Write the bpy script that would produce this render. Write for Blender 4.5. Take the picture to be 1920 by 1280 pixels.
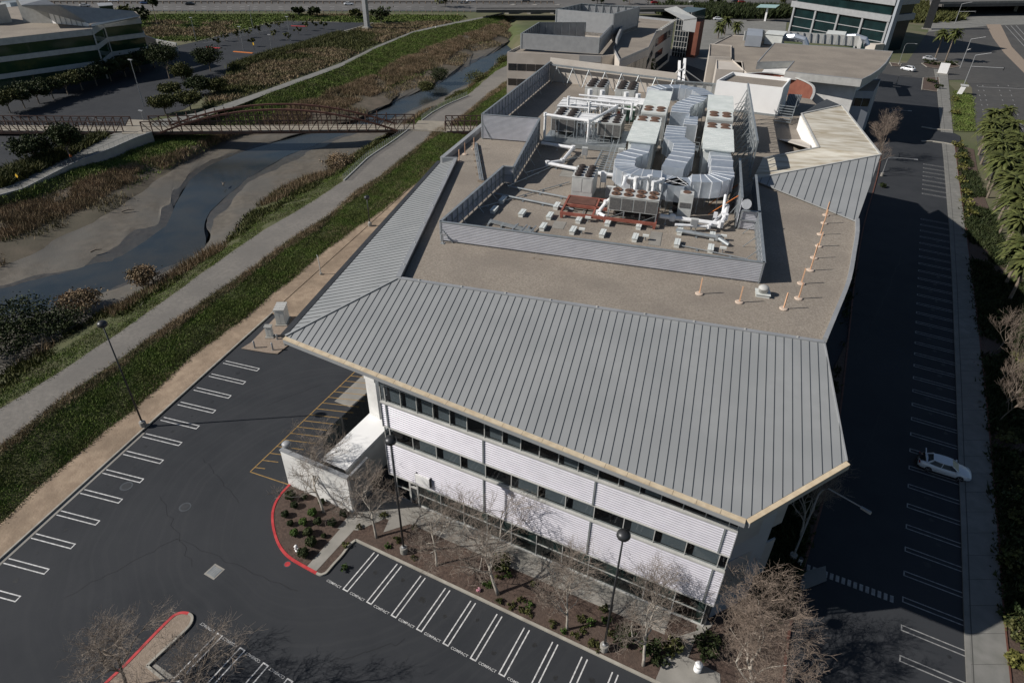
import bpy, math, random
import numpy as np
from mathutils import Vector, Matrix
from mathutils.geometry import tessellate_polygon
for o in list(bpy.data.objects): bpy.data.objects.remove(o)
S = bpy.context.scene
C = S.collection
rad = math.radians
random.seed(7); RNG = np.random.default_rng(11)

# ---------------------------------------------------------------- camera
F = 1213.0; H = 48.0; PITCH = 34.43; ROLL = -1.11; YAW = 26.0
def _cam():
    p = rad(PITCH); r = rad(ROLL)
    fwd = np.array([0, math.cos(p), -math.sin(p)]); right = np.array([1, 0, 0.]); down = np.cross(fwd, right)
    R = np.stack([right*math.cos(r)+down*math.sin(r), -right*math.sin(r)+down*math.cos(r), fwd], 1)
    a = rad(YAW); Z = np.array([[math.cos(a), -math.sin(a), 0], [math.sin(a), math.cos(a), 0], [0, 0, 1]])
    return Z @ R
R = _cam()
cam = bpy.data.cameras.new('camera'); cam.lens = F/1920*36; cam.sensor_width = 36; cam.clip_end = 6000; cam.clip_start = .5
co = bpy.data.objects.new('camera', cam); C.objects.link(co); S.camera = co
M4 = Matrix(((R[0,0], -R[0,1], -R[0,2], 0), (R[1,0], -R[1,1], -R[1,2], 0), (R[2,0], -R[2,1], -R[2,2], H), (0, 0, 0, 1)))
co.matrix_world = M4
def P(x, y, z=0.0):
    d = R @ np.array([(x-960)/F, (y-640)/F, 1.0]); t = (z-H)/d[2]
    return Vector((d[0]*t, d[1]*t, z))
def onplane(x, y, axis, c):
    d = R @ np.array([(x-960)/F, (y-640)/F, 1.0]); o = np.array([0, 0, H]); t = (c-o[axis])/d[axis]
    return Vector(o+d*t)
def vh(b, t, zb=0.0):      # height of a vertical seen from pixel b up to pixel t
    g = P(b[0], b[1], zb); d = R @ np.array([(t[0]-960)/F, (t[1]-640)/F, 1.0])
    s = math.hypot(g.x, g.y)/math.hypot(d[0], d[1]); return H+d[2]*s-zb

# ---------------------------------------------------------------- world, sun, exposure
SUN_AZ = 33.8; SUN_EL = 35.4          # direction in which shadows fall, height of the sun
W = bpy.data.worlds.new('World'); S.world = W; W.use_nodes = True
nt = W.node_tree; bg = nt.nodes['Background']
sky = nt.nodes.new('ShaderNodeTexSky'); sky.sky_type = 'NISHITA'; sky.sun_disc = False
sky.sun_elevation = rad(SUN_EL)
sx, sy = -math.cos(rad(SUN_AZ)), -math.sin(rad(SUN_AZ))
sky.sun_rotation = math.atan2(sx, sy) % (2*math.pi)
sky.air_density = 1.0; sky.dust_density = 0.6; sky.ozone_density = 1.5
nt.links.new(sky.outputs[0], bg.inputs[0]); bg.inputs[1].default_value = 0.05
sl = bpy.data.lights.new('sun', 'SUN'); sl.energy = 4.8; sl.angle = rad(0.5); sl.color = (1.0, 0.945, 0.88)
so = bpy.data.objects.new('sun', sl); C.objects.link(so)
so.rotation_euler = Vector((math.cos(rad(SUN_AZ))*math.cos(rad(SUN_EL)), math.sin(rad(SUN_AZ))*math.cos(rad(SUN_EL)), -math.sin(rad(SUN_EL)))).to_track_quat('-Z', 'Y').to_euler()
S.view_settings.view_transform = 'Standard'; S.view_settings.look = 'None'
S.view_settings.exposure = 0.0; S.view_settings.gamma = 1

# ---------------------------------------------------------------- materials
MATS = {}
def mat(name, c1, c2=None, scale=1.0, rough=0.7, metal=0.0, bump=0.0, bscale=None, detail=6, spec=0.5, c3=None, s3=0.05, f3=0.5, stretch=None, var=0.0, lo=0.35, hi=0.65):
    if name in MATS: return MATS[name]
    m = bpy.data.materials.new(name); m.use_nodes = True; n = m.node_tree.nodes; l = m.node_tree.links
    b = n['Principled BSDF']; b.inputs['Roughness'].default_value = rough; b.inputs['Metallic'].default_value = metal
    b.inputs['Specular IOR Level'].default_value = spec
    if c2 is None: c2 = tuple(v*0.82 for v in c1)
    geo = n.new('ShaderNodeNewGeometry'); vec = geo.outputs['Position']
    if stretch:
        mp = n.new('ShaderNodeMapping'); mp.inputs['Scale'].default_value = stretch[:3]
        if len(stretch) > 3: mp.inputs['Rotation'].default_value = (0, 0, rad(stretch[3])); mp.vector_type = 'TEXTURE' if False else 'POINT'
        l.new(vec, mp.inputs['Vector']); vec = mp.outputs[0]
    nz = n.new('ShaderNodeTexNoise'); nz.inputs['Scale'].default_value = scale; nz.inputs['Detail'].default_value = detail
    l.new(vec, nz.inputs['Vector'])
    mr = n.new('ShaderNodeMapRange'); mr.inputs[1].default_value = lo; mr.inputs[2].default_value = hi
    l.new(nz.outputs['Fac'], mr.inputs[0])
    mx = n.new('ShaderNodeMix'); mx.data_type = 'RGBA'; mx.inputs[6].default_value = (*c1, 1); mx.inputs[7].default_value = (*c2, 1)
    l.new(mr.outputs[0], mx.inputs[0]); col = mx.outputs[2]
    if c3 is not None:
        n3 = n.new('ShaderNodeTexNoise'); n3.inputs['Scale'].default_value = s3; n3.inputs['Detail'].default_value = 5
        l.new(geo.outputs['Position'], n3.inputs['Vector'])
        r3 = n.new('ShaderNodeMapRange'); r3.inputs[1].default_value = .42; r3.inputs[2].default_value = .62; r3.inputs[4].default_value = f3
        l.new(n3.outputs['Fac'], r3.inputs[0])
        m3 = n.new('ShaderNodeMix'); m3.data_type = 'RGBA'; l.new(r3.outputs[0], m3.inputs[0]); l.new(col, m3.inputs[6]); m3.inputs[7].default_value = (*c3, 1)
        col = m3.outputs[2]
    if var > 0:
        at = n.new('ShaderNodeAttribute'); at.attribute_name = 'var'
        rr = n.new('ShaderNodeMapRange'); rr.inputs[3].default_value = 1-var; rr.inputs[4].default_value = 1+var
        l.new(at.outputs['Fac'], rr.inputs[0])
        vm = n.new('ShaderNodeVectorMath'); vm.operation = 'SCALE'; l.new(col, vm.inputs[0]); l.new(rr.outputs[0], vm.inputs['Scale']); col = vm.outputs[0]
    l.new(col, b.inputs['Base Color'])
    if bump > 0:
        bn = n.new('ShaderNodeTexNoise'); bn.inputs['Scale'].default_value = bscale or scale*3; bn.inputs['Detail'].default_value = 4
        l.new(geo.outputs['Position'], bn.inputs['Vector'])
        bp = n.new('ShaderNodeBump'); bp.inputs['Strength'].default_value = bump; bp.inputs['Distance'].default_value = 0.05
        l.new(bn.outputs['Fac'], bp.inputs['Height']); l.new(bp.outputs[0], b.inputs['Normal'])
    MATS[name] = m; return m
def glass(name, tint, mixf=0.12, rough=0.03):
    if name in MATS: return MATS[name]
    m = bpy.data.materials.new(name); m.use_nodes = True; n = m.node_tree.nodes; l = m.node_tree.links
    for x in list(n): n.remove(x)
    out = n.new('ShaderNodeOutputMaterial'); mx = n.new('ShaderNodeMixShader'); tr = n.new('ShaderNodeBsdfTransparent'); gl = n.new('ShaderNodeBsdfGlossy')
    lw = n.new('ShaderNodeFresnel'); lw.inputs[0].default_value = 1.5
    ad = n.new('ShaderNodeMath'); ad.operation = 'ADD'; ad.inputs[1].default_value = mixf; ad.use_clamp = True
    tr.inputs[0].default_value = (*tint, 1); gl.inputs[0].default_value = (.8, .85, .88, 1); gl.inputs[1].default_value = rough
    l.new(lw.outputs[0], ad.inputs[0])
    ge = n.new('ShaderNodeNewGeometry'); inv_ = n.new('ShaderNodeMath'); inv_.operation = 'SUBTRACT'; inv_.inputs[0].default_value = 1.0; l.new(ge.outputs['Backfacing'], inv_.inputs[1])
    mu = n.new('ShaderNodeMath'); mu.operation = 'MULTIPLY'; l.new(ad.outputs[0], mu.inputs[0]); l.new(inv_.outputs[0], mu.inputs[1]); l.new(mu.outputs[0], mx.inputs[0]); l.new(tr.outputs[0], mx.inputs[1]); l.new(gl.outputs[0], mx.inputs[2]); l.new(mx.outputs[0], out.inputs[0])
    MATS[name] = m; return m

m_asph = mat('asphalt', (.027,.030,.035), (.034,.037,.042), 0.35, .85, bump=.25, bscale=40, c3=(.041,.044,.049), s3=.07, f3=.6, spec=.3)
def _arcs(m, cx_, cy_):
    n = m.node_tree.nodes; l = m.node_tree.links; b = n['Principled BSDF']; src = b.inputs['Base Color'].links[0].from_socket
    geo = n.new('ShaderNodeNewGeometry'); sub = n.new('ShaderNodeVectorMath'); sub.operation = 'SUBTRACT'; sub.inputs[1].default_value = (cx_, cy_, 0); l.new(geo.outputs['Position'], sub.inputs[0])
    ln = n.new('ShaderNodeVectorMath'); ln.operation = 'LENGTH'; l.new(sub.outputs[0], ln.inputs[0])
    dn = n.new('ShaderNodeTexNoise'); dn.inputs['Scale'].default_value = .12; l.new(geo.outputs['Position'], dn.inputs['Vector'])
    ad = n.new('ShaderNodeMath'); ad.operation = 'MULTIPLY_ADD'; ad.inputs[1].default_value = 3.0; l.new(dn.outputs['Fac'], ad.inputs[0]); l.new(ln.outputs['Value'], ad.inputs[2])
    nz = n.new('ShaderNodeTexNoise'); nz.noise_dimensions = '1D'; nz.inputs['Scale'].default_value = 1.6; nz.inputs['Detail'].default_value = 3; l.new(ad.outputs[0], nz.inputs['W'])
    mr = n.new('ShaderNodeMapRange'); mr.inputs[1].default_value = .48; mr.inputs[2].default_value = .68; mr.inputs[3].default_value = 0; mr.inputs[4].default_value = 1; l.new(nz.outputs['Fac'], mr.inputs[0])
    fo = n.new('ShaderNodeMapRange'); fo.inputs[1].default_value = 7; fo.inputs[2].default_value = 11; l.new(ln.outputs['Value'], fo.inputs[0])
    f2 = n.new('ShaderNodeMapRange'); f2.inputs[1].default_value = 22; f2.inputs[2].default_value = 30; f2.inputs[3].default_value = 1; f2.inputs[4].default_value = 0; l.new(ln.outputs['Value'], f2.inputs[0])
    m1 = n.new('ShaderNodeMath'); m1.operation = 'MULTIPLY'; l.new(mr.outputs[0], m1.inputs[0]); l.new(fo.outputs[0], m1.inputs[1])
    m2 = n.new('ShaderNodeMath'); m2.operation = 'MULTIPLY'; l.new(m1.outputs[0], m2.inputs[0]); l.new(f2.outputs[0], m2.inputs[1])
    m3 = n.new('ShaderNodeMath'); m3.operation = 'MULTIPLY'; m3.inputs[1].default_value = .12; l.new(m2.outputs[0], m3.inputs[0])
    mx = n.new('ShaderNodeMix'); mx.data_type = 'RGBA'; l.new(m3.outputs[0], mx.inputs[0]); l.new(src, mx.inputs[6]); mx.inputs[7].default_value = (.068,.070,.073,1); l.new(mx.outputs[2], b.inputs['Base Color'])
_pc = P(640, 950, 0); _arcs(m_asph, _pc.x, _pc.y)
m_asph_old = mat('old_asphalt', (.062,.060,.057), (.08,.077,.072), 0.5, .9, bump=.2, bscale=25, c3=(.05,.05,.05), s3=.05, f3=.6)
m_free = mat('freeway_concrete', (.11,.105,.10), (.14,.135,.128), .4, .9, c3=(.085,.083,.08), s3=.03, f3=.6)
m_conc = mat('concrete', (.25,.24,.215), (.32,.305,.275), .7, .9, bump=.2, bscale=12, c3=(.21,.2,.18), s3=.25, f3=.5)
m_walk = mat('sidewalk_concrete', (.17,.17,.155), (.22,.215,.2), .9, .9, bump=.15, bscale=12, c3=(.15,.15,.14), s3=.2, f3=.5)
m_kerb = mat('kerb_concrete', (.30,.28,.24), (.40,.38,.33), 1.2, .9)
m_red = mat('red_kerb_paint', (.42,.03,.035), (.55,.06,.06), 2.0, .6)
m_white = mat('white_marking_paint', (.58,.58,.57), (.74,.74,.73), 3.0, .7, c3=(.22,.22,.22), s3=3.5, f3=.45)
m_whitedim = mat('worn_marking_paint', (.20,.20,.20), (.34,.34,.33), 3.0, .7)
m_yel = mat('yellow_marking_paint', (.28,.17,.05), (.40,.25,.08), 3.0, .7)
m_gravelroof = mat('gravel_roof', (.222,.190,.155), (.325,.287,.24), 7.0, .95, bump=.8, bscale=14, detail=8, c3=(.19,.165,.14), s3=.18, f3=.55)
m_seam = mat('standing_seam_metal', (.315,.325,.325), (.335,.345,.345), 1.2, .5, metal=.15, c3=(.285,.296,.298), s3=.3, f3=.7)
m_seamrib = mat('seam_rib_metal', (.07,.078,.085), (.09,.098,.105), 1.2, .5, metal=.2)  # much darker than the roof sheets: the seams' shadow is put into this colour
m_clad = mat('silver_corrugated_metal', (.60,.59,.645), (.65,.64,.695), 1.2, .42, metal=.15)
m_screen = mat('screen_corrugated_metal', (.50,.51,.55), (.56,.57,.61), 1.2, .42, metal=.35)
m_panel = mat('grey_panel', (.30,.31,.32), (.35,.36,.37), .8, .55, metal=.2)
m_trim = mat('light_trim', (.42,.42,.40), (.5,.5,.48), 1.0, .6)
m_fascia = mat('tan_fascia', (.50,.40,.27), (.62,.52,.37), 1.5, .7, stretch=(1.2,1.2,1.2))
m_gutter = mat('dark_gutter', (.05,.052,.055), (.07,.072,.075), 1.0, .5, metal=.3)
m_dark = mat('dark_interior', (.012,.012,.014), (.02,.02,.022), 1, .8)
m_blind = mat('window_blind', (.24,.26,.275), (.27,.29,.305), 1.0, .8)
m_cream = mat('cream_wall', (.50,.455,.40), (.56,.515,.46), .4, .85, c3=(.46,.42,.37), s3=.15, f3=.5)
m_white_wall = mat('white_wall', (.72,.715,.69), (.82,.815,.79), .6, .8, c3=(.5,.5,.48), s3=.5, f3=.35)
m_bright = mat('white_membrane_wall', (.86,.86,.85), (.90,.90,.89), .6, .6)
m_steel = mat('galvanised_steel', (.30,.33,.345), (.38,.41,.425), 2.0, .45, metal=.5)
m_duct = mat('duct_metal', (.50,.55,.61), (.60,.65,.70), 1.3, .36, metal=.6, bump=.1, bscale=3)
m_ahu = mat('air_handler_paint', (.60,.62,.59), (.68,.70,.67), .9, .55)
m_ahuroof = mat('air_handler_roof', (.60,.64,.62), (.70,.73,.71), .8, .5)
m_unit = mat('chiller_paint', (.46,.47,.455), (.54,.55,.53), 1.5, .6)
m_louv = mat('coil_louvre', (.09,.09,.09), (.14,.135,.13), 6, .7)
m_rust = mat('rust_fan_guard', (.10,.055,.035), (.16,.09,.06), 5, .8)
m_fan = mat('dark_fan', (.02,.018,.016), (.05,.035,.03), 5, .7)
m_pipe = mat('white_pipe', (.70,.71,.72), (.80,.81,.82), 3, .5)
m_redsteel = mat('red_steel_beam', (.22,.065,.045), (.30,.10,.07), 2, .75)
m_polew = mat('orange_stake', (.62,.36,.22), (.72,.45,.28), 3, .7)
m_stakeb = mat('stake_base', (.50,.40,.32), (.58,.47,.38), 3, .8)
m_tanroof = mat('weathered_tan_roof', (.36,.31,.225), (.60,.575,.50), .30, .7, c3=(.52,.48,.40), s3=.5, f3=.5, stretch=(1.0,4.0,1.0,-20), lo=.38, hi=.6)
m_lampdark = mat('dark_lamp_metal', (.045,.047,.05), (.06,.062,.066), 2, .4, metal=.5)
m_lamplight = mat('grey_lamp_metal', (.30,.31,.32), (.36,.37,.38), 2, .5, metal=.4)
m_lampglass = mat('lamp_lens', (.35,.35,.34), (.4,.4,.39), 2, .3)
m_mulch = mat('bark_mulch', (.055,.036,.028), (.115,.078,.060), 5, .95, bump=1, bscale=12, c3=(.08,.058,.046), s3=.6, f3=.6)
m_dirt = mat('bare_dirt', (.27,.20,.14), (.36,.275,.195), 1.2, .95, bump=.6, bscale=5, c3=(.20,.15,.105), s3=.25, f3=.7)
m_dg = mat('tan_gravel', (.24,.19,.145), (.30,.24,.19), 4, .95, bump=.6, bscale=12)
m_gpath = mat('gravel_path', (.16,.15,.135), (.205,.19,.17), 2.5, .95, bump=.4, bscale=10, c3=(.14,.132,.12), s3=.12, f3=.7)
m_mud = mat('creek_mud', (.098,.086,.068), (.138,.121,.097), .8, .65, bump=.6, bscale=4, c3=(.105,.1,.088), s3=.12, f3=.8, detail=9)
m_soil = mat('green_soil', (.05,.06,.02), (.075,.08,.03), .6, .95, bump=.6, bscale=3, c3=(.075,.062,.036), s3=.15, f3=.5)
m_soilbr = mat('marsh_soil', (.085,.07,.05), (.125,.10,.075), .5, .95, bump=.8, bscale=2, c3=(.06,.055,.035), s3=.07, f3=.7)
m_ground = mat('ground_cover', (.10,.10,.05), (.14,.125,.08), .15, .95, c3=(.06,.085,.025), s3=.03, f3=.8)
m_grass = mat('grass_blades', (.095,.145,.032), (.15,.19,.055), .5, .7, c3=(.085,.085,.035), s3=.25, f3=.5, var=.5, spec=.12)
m_grassdry = mat('dry_grass_blades', (.20,.155,.095), (.28,.215,.14), .5, .8, c3=(.10,.10,.045), s3=.2, f3=.7, var=.5, spec=.12)
m_leafdk = mat('dark_leaves', (.022,.034,.013), (.045,.055,.022), .8, .6, var=.5, spec=.12)
m_leafol = mat('olive_leaves', (.055,.065,.022), (.095,.095,.035), .8, .6, var=.5, spec=.12)
m_leafgr = mat('green_leaves', (.045,.085,.02), (.085,.13,.035), .8, .6, var=.5, spec=.12)
m_leafye = mat('yellow_green_leaves', (.10,.105,.03), (.15,.14,.045), .8, .6, var=.5, spec=.12)
m_reed = mat('reed_stems', (.22,.16,.10), (.30,.225,.15), .6, .8, c3=(.11,.09,.05), s3=.3, f3=.7, var=.5, spec=.12)
m_palm = mat('palm_fronds', (.055,.068,.022), (.095,.105,.035), .8, .6, var=.45, spec=.12)
m_bark = mat('pale_bark', (.30,.27,.23), (.42,.39,.34), 4, .85)
m_twig = mat('brown_twigs', (.20,.165,.135), (.28,.235,.195), 2, .85, var=.3)
m_twigor = mat('russet_twigs', (.215,.165,.13), (.29,.23,.185), 2, .85, var=.3)
m_bark2 = mat('grey_bark', (.16,.13,.10), (.22,.18,.145), 4, .9)
m_rusted = mat('weathering_steel', (.095,.040,.028), (.14,.062,.045), 1.5, .8)
m_truss = mat('dark_truss_steel', (.045,.024,.019), (.075,.04,.03), 1.5, .7)
m_redwall = mat('russet_curved_wall', (.17,.055,.035), (.22,.08,.05), .5, .8)
m_bluewall = mat('blue_grey_panel', (.30,.33,.37), (.34,.37,.41), .4, .6, metal=.1)
m_slab = mat('bridge_deck_concrete', (.24,.215,.175), (.30,.27,.22), .5, .9)
m_orange = mat('orange_paint', (.60,.18,.04), (.68,.22,.05), 2, .6)
m_yellow = mat('yellow_sign_paint', (.62,.38,.03), (.68,.42,.04), 2, .5)
m_skin = mat('skin', (.45,.28,.2), (.5,.32,.23), 3, .6)
m_cloth_dk = mat('dark_cloth', (.03,.03,.035), (.045,.045,.05), 4, .9)
m_cloth_wh = mat('white_cloth', (.6,.6,.58), (.68,.68,.66), 4, .9)
m_cloth_or = mat('orange_cloth', (.65,.16,.04), (.7,.2,.06), 4, .9)
m_hair = mat('dark_hair', (.02,.015,.01), (.03,.02,.015), 4, .8)
m_tyre = mat('tyre_rubber', (.015,.015,.016), (.022,.022,.023), 4, .85)
m_rim = mat('wheel_rim', (.35,.35,.36), (.42,.42,.43), 4, .35, metal=.7)
m_cglass = mat('car_glass', (.012,.015,.018), (.016,.02,.023), 2, .08)
m_hlamp = mat('head_lamp', (.5,.52,.54), (.6,.62,.64), 2, .1)
m_tlamp = mat('tail_lamp', (.25,.01,.01), (.3,.015,.015), 2, .15)
def carpaint(n, c): return mat('paint_'+n, c, tuple(v*.95 for v in c), 1, .25, metal=.1)
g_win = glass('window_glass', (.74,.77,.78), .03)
g_grnd = glass('storefront_glass', (.50,.60,.58), .05)
g_dk = mat('green_tinted_glass', (.012,.04,.022), (.02,.055,.03), .12, .08, spec=.8)
g_blk = mat('dark_tinted_glass', (.012,.016,.02), (.02,.026,.032), .2, .08, spec=.8)
g_teal = mat('teal_tinted_glass', (.004,.014,.016), (.007,.024,.026), .3, .2, spec=.4)
g_mesh = glass('smoked_fence_glass', (.38,.40,.40), .02, .1)
m_wetmud = mat('wet_mud', (.05,.047,.042), (.08,.073,.063), 1.2, .35, bump=.4, bscale=5, c3=(.06,.06,.055), s3=.4, f3=.7)
m_water = mat('creek_water', (.026,.035,.042), (.045,.052,.055), .18, .2, spec=.35, c3=(.045,.043,.036), s3=.09, f3=.5, bump=.12, bscale=2.5)

# ---------------------------------------------------------------- object helpers
def tag(o, label=None, cat=None, group=None, kind=None):
    if label: o['label'] = label
    if cat: o['category'] = cat
    if group: o['group'] = group
    if kind: o['kind'] = kind
    return o
def thing(name, label, cat, loc=(0,0,0), rz=0.0, group=None):
    o = bpy.data.objects.new(name, None); o.empty_display_size = .3; C.objects.link(o); o.location = loc; o.rotation_euler = (0, 0, rz)
    return tag(o, label, cat, group)
def copy_tree(o, parent=None):
    c = o.copy(); C.objects.link(c); c.parent = parent
    for ch in list(o.children): copy_tree(ch, c)
    return c
def relabel(o, label, group=None):
    o['label'] = label
    if group: o['group'] = group
    return o
class MB:
    def __init__(s): s.v = []; s.f = []; s.m = []; s.mi = 0
    def face(s, pts):
        n = len(s.v); s.v += [tuple(p) for p in pts]; s.f.append(tuple(range(n, n+len(pts)))); s.m.append(s.mi)
    def hexa(s, b, t):     # b,t: 4 bottom points, 4 top points (ccw)
        n = len(s.v); s.v += [tuple(p) for p in b]+[tuple(p) for p in t]
        s.f += [(n+3,n+2,n+1,n), (n+4,n+5,n+6,n+7)]+[(n+i, n+(i+1)%4, n+4+(i+1)%4, n+4+i) for i in range(4)]
        s.m += [s.mi]*6
    def box(s, x0, x1, y0, y1, z0, z1):
        s.hexa([(x0,y0,z0),(x1,y0,z0),(x1,y1,z0),(x0,y1,z0)], [(x0,y0,z1),(x1,y0,z1),(x1,y1,z1),(x0,y1,z1)])
    def prism(s, pts, z0, z1=None, dz=None):   # polygon extruded; z0/z1 numbers, or pts 3D and thickness dz below
        n = len(pts); k = len(s.v)
        if dz is not None: lo = [(p[0], p[1], p[2]-dz) for p in pts]; hi = [tuple(p) for p in pts]
        else: lo = [(p[0], p[1], z0) for p in pts]; hi = [(p[0], p[1], z1) for p in pts]
        s.v += lo+hi
        tri = tessellate_polygon([[Vector(h) for h in hi]])
        a = sum(hi[i][0]*hi[(i+1)%n][1]-hi[(i+1)%n][0]*hi[i][1] for i in range(n))
        for t in tri:
            p0, p1, p2 = (Vector(hi[i]) for i in t); nz = (p1-p0).cross(p2-p0).z
            t = t if nz > 0 else t[::-1]
            s.f.append(tuple(k+n+i for i in t)); s.m.append(s.mi); s.f.append(tuple(k+i for i in t[::-1])); s.m.append(s.mi)
        for i in range(n):
            j = (i+1) % n
            q = (k+i, k+j, k+n+j, k+n+i)
            s.f.append(q if a > 0 else q[::-1]); s.m.append(s.mi)
    def sheet(s, pts):
        k = len(s.v); s.v += [tuple(p) for p in pts]
        for t in tessellate_polygon([[Vector(p) for p in pts]]):
            p0, p1, p2 = (Vector(pts[i]) for i in t)
            if (p1-p0).cross(p2-p0).z < 0: t = t[::-1]
            s.f.append(tuple(k+i for i in t)); s.m.append(s.mi)
    def bar(s, a, b, w, h=None, up=(0,0,1)):
        h = h or w; a = Vector(a); b = Vector(b); d = (b-a)
        if d.length < 1e-6: return
        d.normalize(); up = Vector(up)
        if abs(d.dot(up)) > .98: up = Vector((1,0,0))
        r = d.cross(up).normalized(); u = r.cross(d).normalized()
        q = [a-r*w/2-u*h/2, a+r*w/2-u*h/2, a+r*w/2+u*h/2, a-r*w/2+u*h/2]
        e = [p+(b-a) for p in q]
        s.hexa([q[0], q[1], q[2], q[3]][::-1], [e[0], e[1], e[2], e[3]][::-1])
    def tube(s, pts, r, n=6, cap=True):
        pts = [Vector(p) for p in pts]; rs = r if isinstance(r, (list, tuple)) else [r]*len(pts)
        k = len(s.v)
        for i, p in enumerate(pts):
            d = (pts[min(i+1, len(pts)-1)]-pts[max(i-1, 0)])
            if d.length < 1e-9: d = Vector((0,0,1))
            d.normalize(); up = Vector((0,0,1)) if abs(d.z) < .9 else Vector((1,0,0))
            a = d.cross(up).normalized(); b = a.cross(d).normalized()
            for j in range(n):
                t = 2*math.pi*j/n; s.v.append(tuple(p+(a*math.cos(t)+b*math.sin(t))*rs[i]))
        for i in range(len(pts)-1):
            for j in range(n):
                q = (k+i*n+j, k+i*n+(j+1)%n, k+(i+1)*n+(j+1)%n, k+(i+1)*n+j); s.f.append(q[::-1]); s.m.append(s.mi)
        if cap:
            s.f.append(tuple(k+j for j in range(n))); s.m.append(s.mi)
            s.f.append(tuple(k+(len(pts)-1)*n+j for j in range(n))[::-1]); s.m.append(s.mi)
    def cyl(s, x, y, z0, z1, r, n=12, r1=None):
        s.tube([(x,y,z0),(x,y,z1)], [r, r if r1 is None else r1], n)
    def lathe(s, x, y, prof, n=14):
        s.tube([(x, y, z+1e-4*i) for i, (rr, z) in enumerate(prof)], [max(rr, .002) for rr, z in prof], n)
    def lathe_z(s, x, y, prof, n=14):
        k = len(s.v)
        for rr, z in prof:
            for j in range(n):
                t = 2*math.pi*j/n; s.v.append((x+rr*math.cos(t), y+rr*math.sin(t), z))
        for i in range(len(prof)-1):
            for j in range(n):
                s.f.append((k+i*n+j, k+i*n+(j+1)%n, k+(i+1)*n+(j+1)%n, k+(i+1)*n+j)); s.m.append(s.mi)
        s.f.append(tuple(k+(len(prof)-1)*n+j for j in range(n))); s.m.append(s.mi)
        s.f.append(tuple(k+j for j in range(n))[::-1]); s.m.append(s.mi)
    def build(s, name, m, parent=None, local=False, smooth=False):
        me = bpy.data.meshes.new(name)
        v = s.v
        if parent is not None and not local:
            w = Vector(parent.location); q = parent.parent
            while q is not None: w = w+q.location; q = q.parent
            v = [(a-w.x, b-w.y, c-w.z) for a, b, c in v]
        me.from_pydata(v, [], s.f)
        for mm in (m if isinstance(m, (list, tuple)) else [m]): me.materials.append(mm)
        if isinstance(m, (list, tuple)): me.polygons.foreach_set('material_index', s.m)
        if smooth: me.polygons.foreach_set('use_smooth', [True]*len(me.polygons))
        me.update(); o = bpy.data.objects.new(name, me); C.objects.link(o); o.parent = parent
        return o
def part(name, m, parent, fn, local=False, smooth=False):
    b = MB(); fn(b); return b.build(name, m, parent, local, smooth)
def struct(name, o): tag(o, kind='structure'); return o
def npmesh(name, verts, faces, m, parent=None, var=None):
    me = bpy.data.meshes.new(name); k = faces.shape[1]; nf = len(faces)
    me.vertices.add(len(verts)); me.vertices.foreach_set('co', verts.astype(np.float32).ravel())
    me.loops.add(nf*k); me.loops.foreach_set('vertex_index', faces.astype(np.int32).ravel())
    me.polygons.add(nf); me.polygons.foreach_set('loop_start', np.arange(0, nf*k, k, dtype=np.int32))
    me.update(calc_edges=True)
    if var is not None:
        a = me.attributes.new('var', 'FLOAT', 'FACE'); a.data.foreach_set('value', var.astype(np.float32))
    me.materials.append(m); o = bpy.data.objects.new(name, me); C.objects.link(o); o.parent = parent
    return o
def corr(b, p0, p1, z0a, z0b, z1a, z1b, pitch=.18, depth=.05, nrm=None):
    # horizontal corrugations on a vertical sheet from p0 to p1
    p0 = Vector((p0[0], p0[1])); p1 = Vector((p1[0], p1[1])); d = (p1-p0).normalized(); nn = Vector((d.y, -d.x)) if nrm is None else Vector(nrm)
    hgt = max(z1a-z0a, z1b-z0b); n = max(2, int(hgt/pitch)); k = len(b.v); prof = [(0,0),(.25,0),(.45,1),(.8,1)]
    rows = []
    for i in range(n):
        for (u, w) in prof: rows.append(((i+u)/n, w))
    rows.append((1, 0))
    for u, w in rows:
        off = nn*depth*w
        b.v.append((p0.x+off.x, p0.y+off.y, z0a+(z1a-z0a)*u)); b.v.append((p1.x+off.x, p1.y+off.y, z0b+(z1b-z0b)*u))
    for i in range(len(rows)-1):
        b.f.append((k+2*i, k+2*i+1, k+2*i+3, k+2*i+2)); b.m.append(b.mi)
def seamroof(name, parent, poly, seamdir, spacing=.42, thick=.12, w=.035, h=.035, rib=None):
    # planar roof polygon (3D points) with standing seams running along seamdir
    b = MB(); poly = [Vector(p) for p in poly]; b.mi = 0; b.prism(poly, 0, dz=thick)
    n = (poly[1]-poly[0]).cross(poly[2]-poly[0]).normalized()
    if n.z < 0: n = -n
    s = Vector(seamdir); s = (s-n*s.dot(n)).normalized(); u = n.cross(s).normalized()
    o = poly[0]; q = [((p-o).dot(u), (p-o).dot(s)) for p in poly]
    lo = min(a for a, _ in q); hi = max(a for a, _ in q); x = lo+spacing/2; b.mi = 1
    while x < hi:
        ys = []
        for i in range(len(q)):
            (x0, y0), (x1, y1) = q[i], q[(i+1) % len(q)]
            if (x0-x)*(x1-x) < 0: ys.append(y0+(y1-y0)*(x-x0)/(x1-x0))
        ys.sort()
        for i in range(0, len(ys)-1, 2):
            if ys[i+1]-ys[i] > .15:
                b.bar(o+u*x+s*(ys[i]+.03)+n*(h/2+.002), o+u*x+s*(ys[i+1]-.03)+n*(h/2+.002), w, h, up=n)
        x += spacing
    return b.build(name, [m_seam, rib or m_seamrib], parent)
def resample(pts, n):
    pts = [np.array(p, float) for p in pts]; d = [0]
    for a, b in zip(pts[:-1], pts[1:]): d.append(d[-1]+np.linalg.norm(b-a))
    t = np.linspace(0, d[-1], n); P3 = np.array(pts); return np.stack([np.interp(t, d, P3[:, i]) for i in range(3)], 1)
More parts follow.
